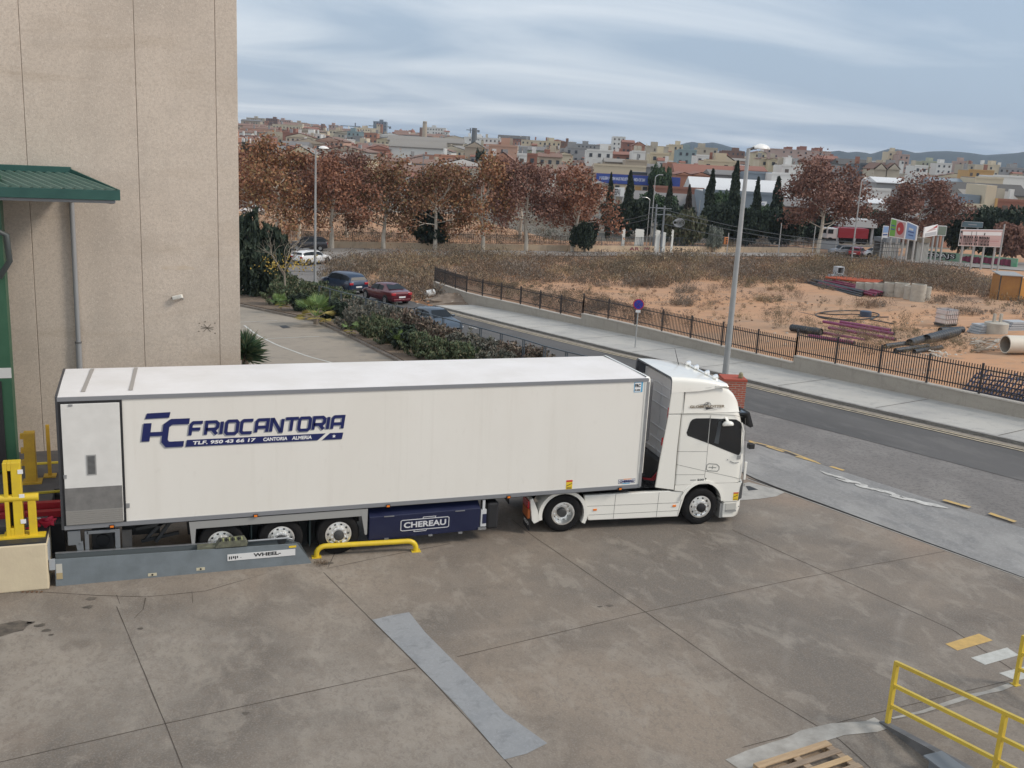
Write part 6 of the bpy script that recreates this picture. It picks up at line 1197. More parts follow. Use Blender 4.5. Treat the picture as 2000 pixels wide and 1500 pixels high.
# agave-like yucca at the warehouse corner
q = P3(492, 722); o = thing('yucca', 'spiky dark green yucca beside the warehouse corner behind the trailer', 'plant', (q.x-.3, q.y, q.z), 0); g = NG(9)
me = None; n = 520; a = g.random(n)*6.28; el = g.uniform(-.15, 1.5, n); d = np.stack([np.cos(a)*np.cos(el), np.sin(a)*np.cos(el), np.sin(el)], 1); L0 = g.uniform(.7, 1.15, n)[:, None]; b = MB()
for k in range(n):
    dv = Vector(d[k]); s_ = dv.cross(Vector((0, 0, 1))).normalized()*.022; c0 = Vector((0, 0, .75+g.uniform(-.3, .3))); c1 = c0+dv*L0[k][0]*.7; c2 = c0+dv*L0[k][0]*1.15+Vector((0, 0, -.12)); b.add([c0-s_, c0+s_, c1+s_, c2, c1-s_], [(0, 1, 2, 3, 4)])
b.build('blades', pm('yucca_green', (.05, .10, .05), .6, island=[(.025, .06, .035), (.05, .10, .05), (.07, .13, .06), (.16, .16, .09)]), o); b = MB(); b.tube([(0, 0, -.3), (0, 0, .8)], [.2, .14], 8); b.build('trunk', twig, o)
# bare tree with a few yellow leaves in front of the dark shrubs
q = P3(556, 590); o = thing('bare_tree', 'almost leafless young tree with a few yellow leaves before the dark shrubs', 'tree', (q.x, q.y, q.z+.2), 0); g = NG(31); mb = MB(); tips = []; mb.tube([(0, 0, -.2), (.02, 0, 1.2), (.0, .05, 2.0)], [.09, .07, .06], 7)
for k in range(7): a = k*.9+2.2; limb(mb, g, Vector((0, .03, 1.7+.1*k)), Vector((math.cos(a)*.8, math.sin(a)*.5, .85)).normalized(), 1.75, .04, 2, tips, .6)
mb.build('branches', pm('pale_bark', (.30, .26, .21), .9), o, smooth=60); T = np.array([tuple(t) for t in tips]); T = T[T[:, 2] < 3.2] if (T[:, 2] < 3.2).sum() > 5 else T; c = T[g.integers(0, len(T), 260)]*np.array([1, 1, .62])+g.normal(size=(260, 3))*np.array([.3, .3, .14]); link('leaves', cloud_mesh('leaves', c, g.uniform(.09, .16, 260), pm('leaf_yellow', (.4, .28, .05), .7, island=[(.45, .30, .05), (.30, .22, .06), (.5, .33, .04)]), 1.4, seed=3), o)

# --- dry weeds of the lot: nobody could count them
dry = pm('dry_weeds', (.3, .22, .13), .9, island=[(.12, .085, .062), (.19, .135, .09), (.25, .18, .12), (.16, .105, .072), (.09, .07, .055), (.29, .22, .14), (.14, .10, .08), (.10, .09, .06)])
dryV = [dry, pm('weeds_grey', (.2, .17, .14), .9, island=[(.13, .105, .085), (.20, .165, .135), (.26, .22, .18), (.10, .085, .07), (.31, .26, .21)]), pm('weeds_rust', (.2, .12, .08), .9, island=[(.14, .085, .055), (.23, .14, .085), (.30, .19, .115), (.10, .065, .05), (.35, .25, .15)]), pm('weeds_straw', (.35, .27, .15), .9, island=[(.22, .165, .10), (.30, .23, .14), (.36, .28, .17), (.15, .11, .07)]), pm('weeds_olive', (.14, .14, .08), .9, island=[(.085, .075, .055), (.125, .105, .075), (.165, .135, .095), (.20, .16, .11)])]
def weeds(name, region, n, hmin, hmax, blades, mat, seed, thin=None, fine=1.0):
    """clumps scattered over an area given by a picture polygon on the ground"""
    g = NG(seed); P = [G(*p) for p in region]; P = [(p.x, p.y) for p in P]; X0, X1 = min(p[0] for p in P), max(p[0] for p in P); Y0, Y1 = min(p[1] for p in P), max(p[1] for p in P)
    def inside(x, y):
        c = False; j = len(P)-1
        for i in range(len(P)):
            if (P[i][1] > y) != (P[j][1] > y) and x < (P[j][0]-P[i][0])*(y-P[i][1])/(P[j][1]-P[i][1])+P[i][0]: c = not c
            j = i
        return c
    cs, sz, up_ = [], [], []
    k = 0; tries = 0
    while k < n and tries < n*8:
        tries += 1; x, y = g.uniform(X0, X1), g.uniform(Y0, Y1)
        if not inside(x, y): continue
        pn = .5+.5*math.sin(x*.35+1.7*math.sin(y*.21))*math.sin(y*.31+x*.11)
        if thin and g.random() > thin*.4+pn*.6: continue
        k += 1; h = (hmin+(hmax-hmin)*g.random()**1.6)*(.55+.75*pn); r_ = h*g.uniform(.7, 1.5); m_ = blades; a = g.random(m_)*6.28; rr_ = r_*np.sqrt(g.random(m_)); t = g.random(m_)**.8; lean_ = g.uniform(.2, .6, m_)
        c = np.stack([x+np.cos(a)*rr_*(.4+lean_*t), y+np.sin(a)*rr_*(.4+lean_*t), zt(x, y)+h*t*(1-.3*(rr_/r_)**2)], 1); cs.append(c); sz.append(g.uniform(.025, .06, m_)*(.7+h*.5)*fine)
    if not cs: return
    mats_ = mat if isinstance(mat, (list, tuple)) else [mat]; mi = np.concatenate([np.full(len(c_), min(len(mats_)-1, int((.5+.5*math.sin(c_[0][0]*.23+2*math.sin(c_[0][1]*.19)+1.3))*len(mats_)*.9+g.uniform(0, 1.2)) % len(mats_))) for c_ in cs])
    me = cloud_mesh(name, np.concatenate(cs), np.concatenate(sz), mats_, 4.2, up=.8, seed=seed, mi=mi); o = link(name, me); tag(o, kind='stuff'); return o
weeds('dry_grass', [(620, 545), (640, 515), (690, 500), (800, 498), (1100, 505), (1400, 506), (1640, 510), (1800, 525), (1950, 552), (1965, 590), (1830, 570), (1640, 556), (1500, 556), (1380, 548), (1290, 562), (1160, 556), (1050, 552), (960, 552), (900, 545), (862, 560), (850, 592), (812, 596), (790, 575), (700, 562)], 3300, .45, 1.7, 80, dryV, 5)
for k, (cx_, cy_, w_, h_) in enumerate([(1050, 556, 40, 6), (1150, 563, 50, 7), (1262, 562, 46, 8), (1345, 570, 30, 5), (1440, 562, 40, 7), (1530, 566, 36, 6), (1640, 566, 40, 6), (1700, 600, 30, 4), (1500, 590, 34, 4), (1330, 596, 26, 4), (1850, 590, 50, 8), (1900, 612, 50, 6), (980, 560, 30, 6)]):
    weeds('dry_grass', [(cx_+w_*math.cos(a), cy_+h_*math.sin(a)) for a in np.linspace(0, 6.28, 9)[:-1]], 26, .3, 1.0, 90, dryV, 100+k, fine=.7)
weeds('dry_grass', [(470, 470), (640, 470), (1150, 470), (1150, 430), (640, 425), (470, 425)], 900, .5, 1.5, 40, [dryV[1], dryV[2], dryV[4], hg[3]], 15)
weeds('dry_grass', [(1960, 545), (2060, 560), (2060, 640), (1950, 610), (1900, 595)], 120, .4, .9, 60, dryV, 6)
weeds('dry_grass', [(866, 538), (1000, 552), (1160, 578), (1290, 625), (1240, 642), (1100, 612), (950, 575)], 300, .4, 1.0, 110, dryV, 7, fine=.6)
weeds('dry_grass', [(1560, 630), (1640, 625), (1760, 645), (1880, 650), (1940, 690), (1860, 690), (1720, 690), (1600, 665)], 190, .25, .8, 110, pm('lot_weeds', (.15, .14, .08), .9, island=[(.12, .11, .065), (.2, .17, .10), (.26, .19, .13), (.09, .09, .055)]), 8, fine=.5)
weeds('dry_grass', [(1180, 560), (1350, 560), (1620, 580), (1560, 640), (1400, 620), (1240, 600)], 120, .15, .6, 90, dryV, 9, fine=.55)
weeds('dry_grass', [(1050, 575), (1250, 570), (1420, 566), (1640, 585), (1830, 600), (1950, 620), (1940, 660), (1750, 640), (1600, 620), (1500, 660), (1350, 630), (1200, 610)], 240, .12, .5, 70, dryV, 19, fine=.5)
weeds('dry_grass', [(960, 500), (1560, 512), (1560, 500), (960, 494)], 60, .4, .8, 50, dry, 10)
weeds('dry_grass', [(640, 482), (1180, 484), (1600, 486), (1600, 462), (1180, 468), (640, 462)], 520, .6, 1.3, 46, dryV, 11)
weeds('dry_grass', [(490, 596), (560, 612), (640, 640), (720, 678), (800, 705), (900, 700), (760, 660), (600, 600), (500, 580)], 120, .12, .3, 60, pm('bed_weeds', (.1, .1, .05), .9, island=[(.06, .07, .03), (.12, .11, .05), (.2, .14, .08), (.28, .2, .12)]), 12, fine=.5)
# tall weeds one can tell apart near the fence, tuft at the pipe guard
tw_m = [shrub_mesh(61, dry, 1700, .028, 1.8), shrub_mesh(62, MATS['lot_weeds'], 1700, .028, 1.8)]
for i, (px, py, v, h, lb_) in enumerate([(1243, 610, 0, 1.3, 'dry weed behind the round sign'), (1110, 600, 0, 1.1, 'dry bush behind the fence left of the round sign'), (1175, 605, 0, 1.2, 'dry rusty bush behind the fence near the round sign'), (1300, 635, 0, 1.0, 'dry weed behind the fence right of the round sign'), (1345, 640, 0, .9, 'dry weed inside the fence left of the near street lamp'), (1385, 605, 1, .7, 'small green weed on bare dirt left of the near street lamp'), (1525, 640, 1, 1.3, 'green-grey weed at the left end of the black pipes'), (1765, 650, 1, 1.3, 'tall green-brown weed beside the loop of black hose'), (1425, 500, 1, 1.9, 'yellow-green bush by the far road left of the street lamp'), (1390, 575, 0, .9, 'low dark weed on the dirt in the middle of the lot'), (1260, 560, 0, 1.1, 'dark low bush at the edge of the weeds'), (1640, 597, 1, .6, 'small green weed in front of the purple pipes'), (1560, 586, 0, .8, 'weed on bare dirt right of the near street lamp'), (1820, 690, 0, .8, 'brown weed among the corrugated pipes'), (1690, 690, 0, 1.3, 'reddish-brown weed at the end of the lower purple pipes')]):
    q = P3(px, py); o = thing('dry_weed', lb_, 'weed', tuple(q), R(i*50), 'single weeds in the lot'); c = link('foliage', tw_m[v], o); c.scale = (h*.62, h*.62, h*.75)
q = yp(627, 1103); c = NG(5); n = 170; a = c.random(n)*6.28; r_ = .16*np.sqrt(c.random(n)); o = link('dry_tuft', cloud_mesh('dry_tuft', np.stack([q[0]+r_*np.cos(a), q[1]+r_*np.sin(a), .02+.08*c.random(n)], 1), c.uniform(.006, .012, n), dry, 9, up=.3, seed=4)); tag(o, 'small dry grass tuft growing at the foot of the bent yellow pipe guard', 'weed')
# ================================================================== THINGS IN THE LOT
def mesh_thing(mb, name, mats, label, cat, group=None, smooth=False): o = mb.build(name, mats, smooth=smooth); return tag(o, label, cat, group)
crim = pm('crimson_pipe', (.24, .025, .07), .5, col2=(.17, .02, .055), scale=3); orp = pm('orange_pipe', (.52, .11, .04), .5); purp = pm('purple_pipe', (.27, .055, .14), .5, col2=(.20, .04, .11), scale=2); blk = pm('black_pipe', (.022, .026, .032), .5, col2=(.04, .045, .05), scale=3)
def pipe(a, b, za, r_, m_, name, label, group, zb_=None):
    p = P3(*a); q = P3(*b); zb_ = za if zb_ is None else zb_; mb = MB(); P_ = p+Vector((0, 0, za+r_)); Q_ = q+Vector((0, 0, zb_+r_)); mid = (P_+Q_)/2; mb.tube([P_, mid, Q_], r_, 10, cap=False); mb.tube([P_, Q_], r_*.8, 10, 1); o = mesh_thing(mb, name, [m_, darkm], label, 'pipe', group, 50)
    if name == 'corrugated_pipe': pass
    return o
g = random.Random(4)
for k in range(9): t = k/9; pipe((1572+30*t, 554-1*t+g.uniform(-.5, 1)), (1682+8*t, 581-6*t), g.choice((0, .15, .28)), .10, blk, 'black_pipe', 'long black plastic pipe in the dark heap along the front of the far pipe pile', 'black pipes of the far pile')
for k in range(15): t = k/15; pipe((1600+30*t+g.uniform(-6, 6), 559-5*t), (1706+42*t+g.uniform(-8, 6), 583-8*t+g.uniform(-1.5, 1)), g.choice((.0, .12, .24, .36)), .09, crim, 'crimson_pipe', 'long crimson plastic pipe in the far pile left of the concrete rings', 'crimson pipes of the far pile')
for k in range(4): pipe((1612+10*k, 553), (1714+3*k, 565-1.5*k), .5, .11, orp, 'orange_pipe', 'orange plastic pipe lying on top of the far crimson pile', 'orange pipes on the far pile')
for i, (a, b, za, lb_) in enumerate([((1607, 638), (1745, 663), .25, 'upper purple pipe of the near heap, behind the fence'), ((1618, 646), (1748, 669), .1, 'middle purple pipe of the near heap, ending by the weeds'), ((1640, 640), (1738, 657), .3, 'thin back purple pipe of the near heap'), ((1580, 660), (1668, 674), .05, 'lowest purple pipe lying nearest to the fence'), ((1600, 652), (1690, 668), .0, 'purple pipe half buried in weeds in the near heap')]): pipe(a, b, za, .10, purp, 'purple_pipe', lb_, 'purple pipes of the near heap')
def fat(a, b, r_, label, name='corrugated_pipe', m_=None, dz=0, grp='black corrugated pipes near the fence'):
    p = P3(*a, dz+r_); q = P3(*b, dz+r_); n = 26; mb = MB(); pts = [p+(q-p)*i/n for i in range(n+1)]; mb.tube(pts, [r_*(1 if i % 2 else .93) for i in range(n+1)], 14, cap=False); mb.tube([p, q], r_*.8, 14, 1, cap=False); mb.tube([p+(q-p)*.02, q-(q-p)*.02], r_*.75, 14, 1); mesh_thing(mb, name, [m_ or blk, darkm], label, 'pipe', grp)
fat((1545, 647), (1603, 656), .24, 'short fat black corrugated pipe at the left end of the near heap'); fat((1775, 678), (1842, 659), .25, 'black corrugated pipe with its open mouth to the left'); fat((1808, 672), (1868, 656), .30, 'widest black corrugated pipe, behind the white rubble')
fat((1728, 682), (1800, 672), .16, 'thin black pipe lowest in the corrugated heap'); fat((1748, 690), (1812, 681), .15, 'thin black pipe lying nearest the fence'); fat((1785, 692), (1838, 683), .14, 'thin black pipe beside the white rubble'); fat((1835, 652), (1880, 650), .22, 'black pipe crossing at the back right of the corrugated heap'); fat((1665, 640), (1720, 650), .12, 'thin black pipe under the purple ones')
pts = [P3(1655+62*math.cos(a), 617+9*math.sin(a), .06) for a in np.linspace(.3, 6.3, 40)]+[P3(1700, 626, .06), P3(1745, 634, .06)]; mb = MB(); mb.tube(pts, .05, 6); mb2 = mb; mb2.tube([P3(1559+k*14, 611+k*3.2-(k*k*.12), .06) for k in range(9)], .05, 6); mb2.tube([P3(1600+k*15, 614+math.sin(k)*1.5+k*.8, .1) for k in range(10)], .045, 6)
mesh_thing(mb2, 'hose_coil', blk, 'wide loose loop of black hose lying on bare dirt', 'hose', smooth=60)
q = P3(1690, 619); mb = MB(); mb.lathe(q, (0, 0, 1), [(.42, 0), (.42, .42), (.36, .45), (.001, .45)], 20); mesh_thing(mb, 'blue_tub', pm('tub_navy', (.04, .06, .10), .5), 'dark blue round tub on the dirt behind the hose loop', 'tub', smooth=40)
ringc = pm('ring_concrete', (.46, .43, .37), .85, col2=(.36, .335, .29), scale=2, bump=.3)
for i, (px, pb, h, r_, lb_) in enumerate([(1688, 573, 1.0, .62, 'farthest concrete manhole ring, leftmost of the row'), (1706, 575, 1.05, .62, 'second concrete ring from the left of the row'), (1723, 577, 1.1, .62, 'third concrete ring from the left of the row'), (1743, 579, 1.25, .62, 'fourth concrete ring from the left, behind the crimson pipe ends'), (1765, 581, 1.3, .66, 'fifth concrete ring from the left, wide and tall'), (1783, 585, 1.2, .60, 'concrete ring just behind the front stack'), (1797, 590, 1.55, .63, 'front stack of concrete manhole rings, nearest the camera'), (1809, 586, 1.2, .55, 'last concrete ring at the right, behind the front stack')]):
    q = P3(px, pb); mb = MB(); n = 3; pr = []
    for k in range(n): z0 = h*k/n; pr += [(r_, z0+.01), (r_, z0+h/n-.02), (r_-.025, z0+h/n-.01)]
    pr += [(r_, h-.01), (r_-.10, h), (r_-.10, h-.7)]; mb.lathe((q.x, q.y+r_*.6, q.z-.03), (0, 0, 1), pr, 28); mesh_thing(mb, 'concrete_ring', ringc, lb_, 'concrete ring', 'concrete manhole rings', smooth=30)
cblk = pm('block_grey', (.38, .40, .42), .85)
for i, (px, py, dz, lb_) in enumerate([(1628, 551, 0, 'hollow grey concrete block, lower left of the small stack'), (1642, 551, 0, 'hollow grey concrete block, lower right of the small stack'), (1637, 551, .85, 'pale hollow block on top of the small stack')]):
    q = P3(px, py, dz); mb = MB(); w_ = .45
    for a, b_, c, d_ in ((-w_, -w_+.1, 0, .8), (w_-.1, w_, 0, .8), (-w_+.1, w_-.1, 0, .1), (-w_+.1, w_-.1, .7, .8)): mb.box(q.x+a, q.x+b_, q.y-.2, q.y+.5, q.z+c, q.z+d_)
    mb.box(q.x-w_+.1, q.x+w_-.1, q.y+.2, q.y+.22, q.z+.1, q.z+.7, 1); mesh_thing(mb, 'hollow_block', [cblk, darkm], lb_, 'concrete block', 'hollow concrete blocks')
# caged liquid container
q = P3(1857, 638); o = thing('liquid_container', 'white caged liquid container on a pallet standing alone on the dirt', 'container', tuple(q), R(8)); b = MB(); b.box(-.56, .56, 0, .95, .18, 1.12); b.build('tank', pm('tank_white', (.62, .60, .58), .5, col2=(.55, .42, .40), scale=1.5), o, bevel=.05)
for k in range(7): b = MB(); x = -.58+k*1.16/6; b.box(x-.015, x+.015, -.03, .0, .16, 1.16); b.build('cage_bar', silverp, o)
b = MB()
for z in (.18, .5, .82, 1.14): b.box(-.6, .6, -.035, -.005, z, z+.03); b.box(-.6, .6, .95, .98, z, z+.03); b.box(-.6, -.57, 0, .95, z, z+.03); b.box(.57, .6, 0, .95, z, z+.03)
for k in range(7): b.box(-.6+k*.2, -.585+k*.2, 0, .97, 1.14, 1.16)
b.build('cage', silverp, o); b = MB(); b.box(-.6, .6, -.02, 1, .11, .15)
for x in (-.58, -.06, .46): b.box(x, x+.12, 0, .95, 0, .11)
b.build('pallet_base', darkm, o); b = MB(); b.lathe((0, .45, 1.12), (0, 0, 1), [(.1, 0), (.1, .04), (.001, .05)], 14); b.build('cap', darkm, o)
# orange shed at the right edge
q = P3(1968, 588); o = thing('orange_shed', 'small ochre-orange metal site hut at the right edge of the weeds', 'shed', tuple(q), R(-20)); b = MB(); b.box(-.95, .95, 0, 1.6, 0, 2.25); b.build('walls', pm('shed_ochre', (.34, .17, .05), .7, col2=(.27, .13, .045), scale=1.2), o)
for x in (-.95, .92): b = MB(); b.box(x-.03, x+.06, -.03, .03, 0, 2.28); b.build('corner_post', darkm, o)
b = MB(); b.add([(-1.05, -.1, 2.25), (1.05, -.1, 2.25), (1.05, 1.7, 2.42), (-1.05, 1.7, 2.42), (-1.05, -.1, 2.32), (1.05, -.1, 2.32), (1.05, 1.7, 2.49), (-1.05, 1.7, 2.49)], [(0,3,2,1), (4,5,6,7), (0,1,5,4), (1,2,6,5), (2,3,7,6), (3,0,4,7)]); b.build('roof', greym, o); b = MB(); b.box(1.0, 1.9, .0, .08, .2, 2.1); b.build('lighter_side', pm('shed_orange', (.62, .30, .07), .6), o)  # roof, then the hut's lighter side, set apart by a paler orange
# manhole cast block, slabs, white pipe, rubble
q = P3(1955, 655); o = thing('manhole_casting', 'grey concrete manhole base with two upright stubs at the right side of the lot', 'concrete part', tuple(q)); b = MB(); b.lathe((0, .5, 0), (0, 0, 1), [(.75, 0), (.75, .75), (.55, .8), (.001, .8)], 20); b.build('base', ringc, o, smooth=40)
for x in (-.3, .25): b = MB(); b.box(x-.08, x+.08, .4, .55, .8, 1.35); b.build('stub', ringc, o)
for i, (px, py, w_, lb_) in enumerate([(1922, 652, .8, 'flat grey slabs stacked left of the manhole base'), (1985, 645, 1.0, 'grey slabs stacked behind the white pipe at the right edge')]):
    q = P3(px, py); mb = MB()
    for k in range(4): mb.box(q.x-w_+.1*k, q.x+w_-.07*k, q.y-.3, q.y+.7, q.z+.16*k, q.z+.16*k+.13)
    mesh_thing(mb, 'slab_stack', cblk, lb_, 'slabs')
q = P3(1984, 692); mb = MB(); mb.tube([(q.x-.6, q.y+.3, q.z+.54), (q.x+2.0, q.y-.2, q.z+.54)], .52, 24, cap=False); mb.tube([(q.x-.58, q.y+.3, q.z+.54), (q.x+2.0, q.y-.2, q.z+.54)], .46, 24, 1, cap=False); mb.lathe((q.x-.6, q.y+.3, q.z+.54), (1, -.19, 0), [(.52, 0), (.46, .0)], 24); mesh_thing(mb, 'white_pipe', [pm('pipe_cream', (.60, .56, .48), .6), pm('pipe_inside', (.28, .25, .21), .8)], 'large cream-white pipe section cut by the right edge of the picture', 'pipe', smooth=50)
mb = MB(); g_ = random.Random(8)
for k in range(34):
    p = P3(1890+g_.uniform(0, 62), 690-g_.uniform(0, 24)); a = g_.uniform(-.6, .8); l = g_.uniform(.5, 1.4); mb.bar((p.x, p.y, p.z+.05+g_.uniform(0, .15)), (p.x+l*math.cos(a), p.y+l*math.sin(a), p.z+.08+g_.uniform(0, .15)), .14, .04, k % 2)
mesh_thing(mb, 'plank_heap', [pm('grey_plank', (.36, .32, .27), .9), pm('brown_plank', (.24, .18, .13), .9)], 'heap of loose grey planks and offcuts left of the large white pipe', 'planks')
mb = MB(); q = P3(1832, 697)
for k in range(46): rock(mb, (q.x+g_.gauss(0, .35), q.y+g_.gauss(0, .25), q.z+abs(g_.gauss(0, .16))), g_.uniform(.06, .16), 0, g_)
mesh_thing(mb, 'white_rubble', pm('rubble_white', (.48, .44, .38), .9), 'small heap of white rubble in front of the corrugated pipes', 'rubble')
mb = MB(); g_ = random.Random(21)
for k in range(420):
    p = P3(g_.uniform(960, 2010), g_.uniform(570, 770), .02)
    if p.x > interp(WL, p.y)+1.0: rock(mb, tuple(p), g_.uniform(.04, .13), g_.choice((0, 0, 1, 2)), g_)
tag(mb.build('stones', [MATS['rubble_pale'], MATS['rubble_earth'], MATS['grey_plank']]), kind='stuff')
# trench with blue mesh behind the fence at the right
P = [P3(*c, .03) for c in [(1868, 752), (1900, 738), (1960, 730), (2040, 735), (2060, 800), (2000, 795), (1930, 778), (1880, 765)]]; mb = MB(); mb.cap([tuple(p) for p in P]); mesh_thing(mb, 'trench_shade', pm('trench_dark', (.06, .05, .045), .95, col2=(.12, .09, .07), scale=2), None, None); bpy.data.objects['trench_shade']['kind'] = 'structure'  # flat dark sheet painted in for the shade down in the trench
mb = MB()
for k in range(16): t = k/15; a = P3(1880+130*t, 768+26*t, .15); b_ = P3(1905+140*t, 750+20*t, .55+.2*math.sin(k)); mb.bar(a, b_, .05, .05)
for k in range(5): t = k/4; a = P3(1880+25*t, 768-18*t, .2+.3*t); b_ = P3(2010+30*t, 794-24*t, .2+.3*t); mb.bar(a, b_, .05, .05)
mesh_thing(mb, 'blue_barrier', pm('barrier_blue', (.012, .022, .065), .7), 'collapsed blue mesh barrier in the dark trench behind the fence', 'barrier')

# ================================================================== ALONG THE FAR ROAD
lowc = layered('far_wall_plaster', (.60, .48, .34), [(.3, 5, .45, .6, (.52, .43, .32), .6, None), (1.5, 5, .52, .66, (.38, .31, .23), .5, (1, 1, .5))])
fb = [(-8, 103.2), (20, 102.9), (45, 102.4), (60, 102.4), (97, 104.6)]
for k in range(4):
    a, b_ = fb[k], fb[k+1]; o = thing('boundary_wall', ['low ochre wall with pale fence beyond the black crossover car', 'low ochre wall and fence behind the left half of the plane trees', 'low ochre wall and fence behind the right half of the plane trees', 'low pale wall with dark fence and graffiti in front of the cypresses'][k], 'wall', (a[0], a[1], zt(*a)), math.atan2(b_[1]-a[1], b_[0]-a[0]), 'boundary walls along the far road'); L_ = math.dist(a, b_); n = int(L_/3); b = MB(); rows = []
    for i in range(n+1): x = L_*i/n; z = zt(a[0]+(b_[0]-a[0])*i/n, a[1]+(b_[1]-a[1])*i/n)-o.location.z; rows.append([(x, 0, z-.5), (x, 0, z+.75), (x, .2, z+.75), (x, .2, z-.5)])
    b.grid(rows, closed=True); b.cap(rows[0]); b.cap(rows[-1]); b.build('wall_body', lowc, o)
    fm_ = pm('fence_rust', (.15, .12, .10), .8) if k < 3 else pm('fence_slate', (.07, .085, .10), .6)
    for i in range(n):
        x0, x1 = L_*i/n, L_*(i+1)/n; z0 = rows[i][1][2]; b = MB(); b.box(x0-.03, x0+.03, .06, .12, z0, z0+1.25); b.box(x0, x1, .07, .11, z0+1.15, z0+1.2); b.box(x0, x1, .07, .11, z0+.1, z0+.15)
        for j in range(1, 12): b.box(x0+(x1-x0)*j/12-.014, x0+(x1-x0)*j/12+.014, .08, .10, z0+.1, z0+1.15)
        b.build('fence_panel', fm_, o)
    if k == 3:
        for (px, s_, w_, m_) in ((1300, '23', 1.2, blackm), (1258, 'oO', .9, blackm), (1242, 'JW', .9, crim), (1215, 'AR', 1.6, crim)):
            x = (G(px, 488).x-a[0])/math.cos(o.rotation_euler.z); text(s_, .6, m_, 'graffiti', o, sideM(x, -.01, .15), fit=(w_, .45), bold=.01)
# graffiti wall on the right
ga, gb_ = P3(1795, 505), P3(1985, 523); o = thing('graffiti_wall', 'low wall painted with green, black-white and maroon graffiti near the pink billboard', 'wall', tuple(ga), math.atan2(gb_.y-ga.y, gb_.x-ga.x)); L_ = (gb_.xy-ga.xy).length; dz_ = gb_.z-ga.z
b = MB(); b.add([(0, 0, -.5), (L_, 0, dz_-.5), (L_, .25, dz_-.5), (0, .25, -.5), (0, 0, 1.25), (L_, 0, dz_+1.25), (L_, .25, dz_+1.25), (0, .25, 1.25)], [(0,3,2,1), (4,5,6,7), (0,1,5,4), (1,2,6,5), (2,3,7,6), (3,0,4,7)]); b.build('wall_body', pm('graffiti_green', (.09, .30, .17), .7, col2=(.30, .36, .30), scale=.5), o)
u = L_/190; text('ZOAJS', 1.2, blackm, 'graffiti', o, sideM(8*u, -.02, .15+dz_*.06, (1, 0, dz_/L_)), bold=.14, fit=(66*u, 1.0)); text('ZOAJS', 1.2, whitem, 'graffiti', o, sideM(9*u, -.05, .3+dz_*.06, (1, 0, dz_/L_)), bold=-.01, fit=(62*u, .7))
b = MB(); g_ = random.Random(2)
for k in range(20): x = (88+k*4.6)*u; z = dz_*x/L_; b.add([(x-3*u, -.012-.004*(k % 4), z+.05+g_.uniform(0, .25)), (x+4*u, -.012-.004*(k % 4), z+.05+g_.uniform(0, .2)), (x+3*u, -.012-.004*(k % 4), z+1.0+g_.uniform(-.1, .15)), (x-2*u, -.012-.004*(k % 4), z+.9+g_.uniform(-.1, .2))], [(0, 1, 2, 3)], k % 2)
b.build('maroon_letters', [pm('maroon', (.20, .03, .07), .6), pm('maroon_dark', (.12, .02, .045), .6)], o)
# poles, lamps, wires
def pole(px, pf, D, top, label, r_=.09, name='utility_pole', cat='pole', m_=None, head=None, arm=None, grp='poles along the far road'):
    p = far_foot(px, D); d = ray(*top); t = (p.xy-CP.xy).length/math.hypot(d.x, d.y); H = CP.z+d.z*t-p.z; o = thing(name, label, cat, tuple(p), 0, grp); b = MB(); b.tube([(0, 0, -.2), (0, 0, H)], [r_, r_*.7], 8); b.build('shaft', m_ or steel, o, smooth=60)
    if head: b = MB(); b.tube([(0, 0, H-.05), (head*.5, 0, H+.25), (head, 0, H+.3)], .05, 6); b.box(min(head, head*1.6), max(head, head*1.6), -.15, .15, H+.25, H+.37); b.build('lamp_head', silverp, o)
    if arm:
        for h in arm: b = MB(); b.box(-1.1, 1.1, -.05, .05, H-h, H-h+.1); b.build('crossarm', m_ or steel, o)
    return o, p, H
cpole = pm('concrete_pole', (.20, .22, .24), .7)
pole(827, 487, 126, (828, 300), 'thin light pole between the third and fourth plane trees', .07, m_=cpole)
pole(1277, 463, 145, (1272, 390), 'short curved lamp pole just right of the second cypress', .07, 'lamp_pole', 'street lamp', head=-.8)
pole(1284, 475, 140, (1294, 346), 'very tall thin light pole in front of the blue sign', .08, 'lamp_pole', 'street lamp', head=.7)
o1 = pole(1291, 470, 138, (1294, 400), 'left one of the two thick utility poles carrying wires', .17, m_=cpole, arm=(.5,)); o2 = pole(1307, 475, 134, (1312, 403), 'right one of the two thick utility poles, with a coil of cable', .17, m_=cpole, arm=(.4, 1.2))
pole(1376, 457, 150, (1380, 391), 'thin grey pole left of the tall cypress by the near lamp', .06); pole(1542, 483, 134, (1545, 437), 'short grey pole left of the large brown tree trunk', .08); pole(1610, 476, 136, (1612, 443), 'short grey pole right of the large brown tree trunk', .08)
pole(1690, 492, 130, (1707, 353), 'very tall light pole between the two brown trees on the right', .10, 'lamp_pole', 'street lamp', head=.7); pole(1655, 480, 140, (1662, 440), 'thin pole before the red lorry', .06); pole(1985, 520, 115, (1992, 440), 'grey post at the right edge beside the graffiti wall', .12)
b = MB(); c = o2[1]+Vector((1.8, 0, o2[2]-2.2))
for k in range(6): b.tube([c+Vector((rr*math.cos(a)*1.5+k*.12, 0, rr*math.sin(a))) for rr in (.22+.07*k,) for a in np.linspace(0, 6.28, 14)], .03, 4)
mesh_thing(b, 'cable_coil', pm('cable_grey', (.3, .32, .35), .6), 'coil of grey cable hanging beside the right utility pole', 'cable')
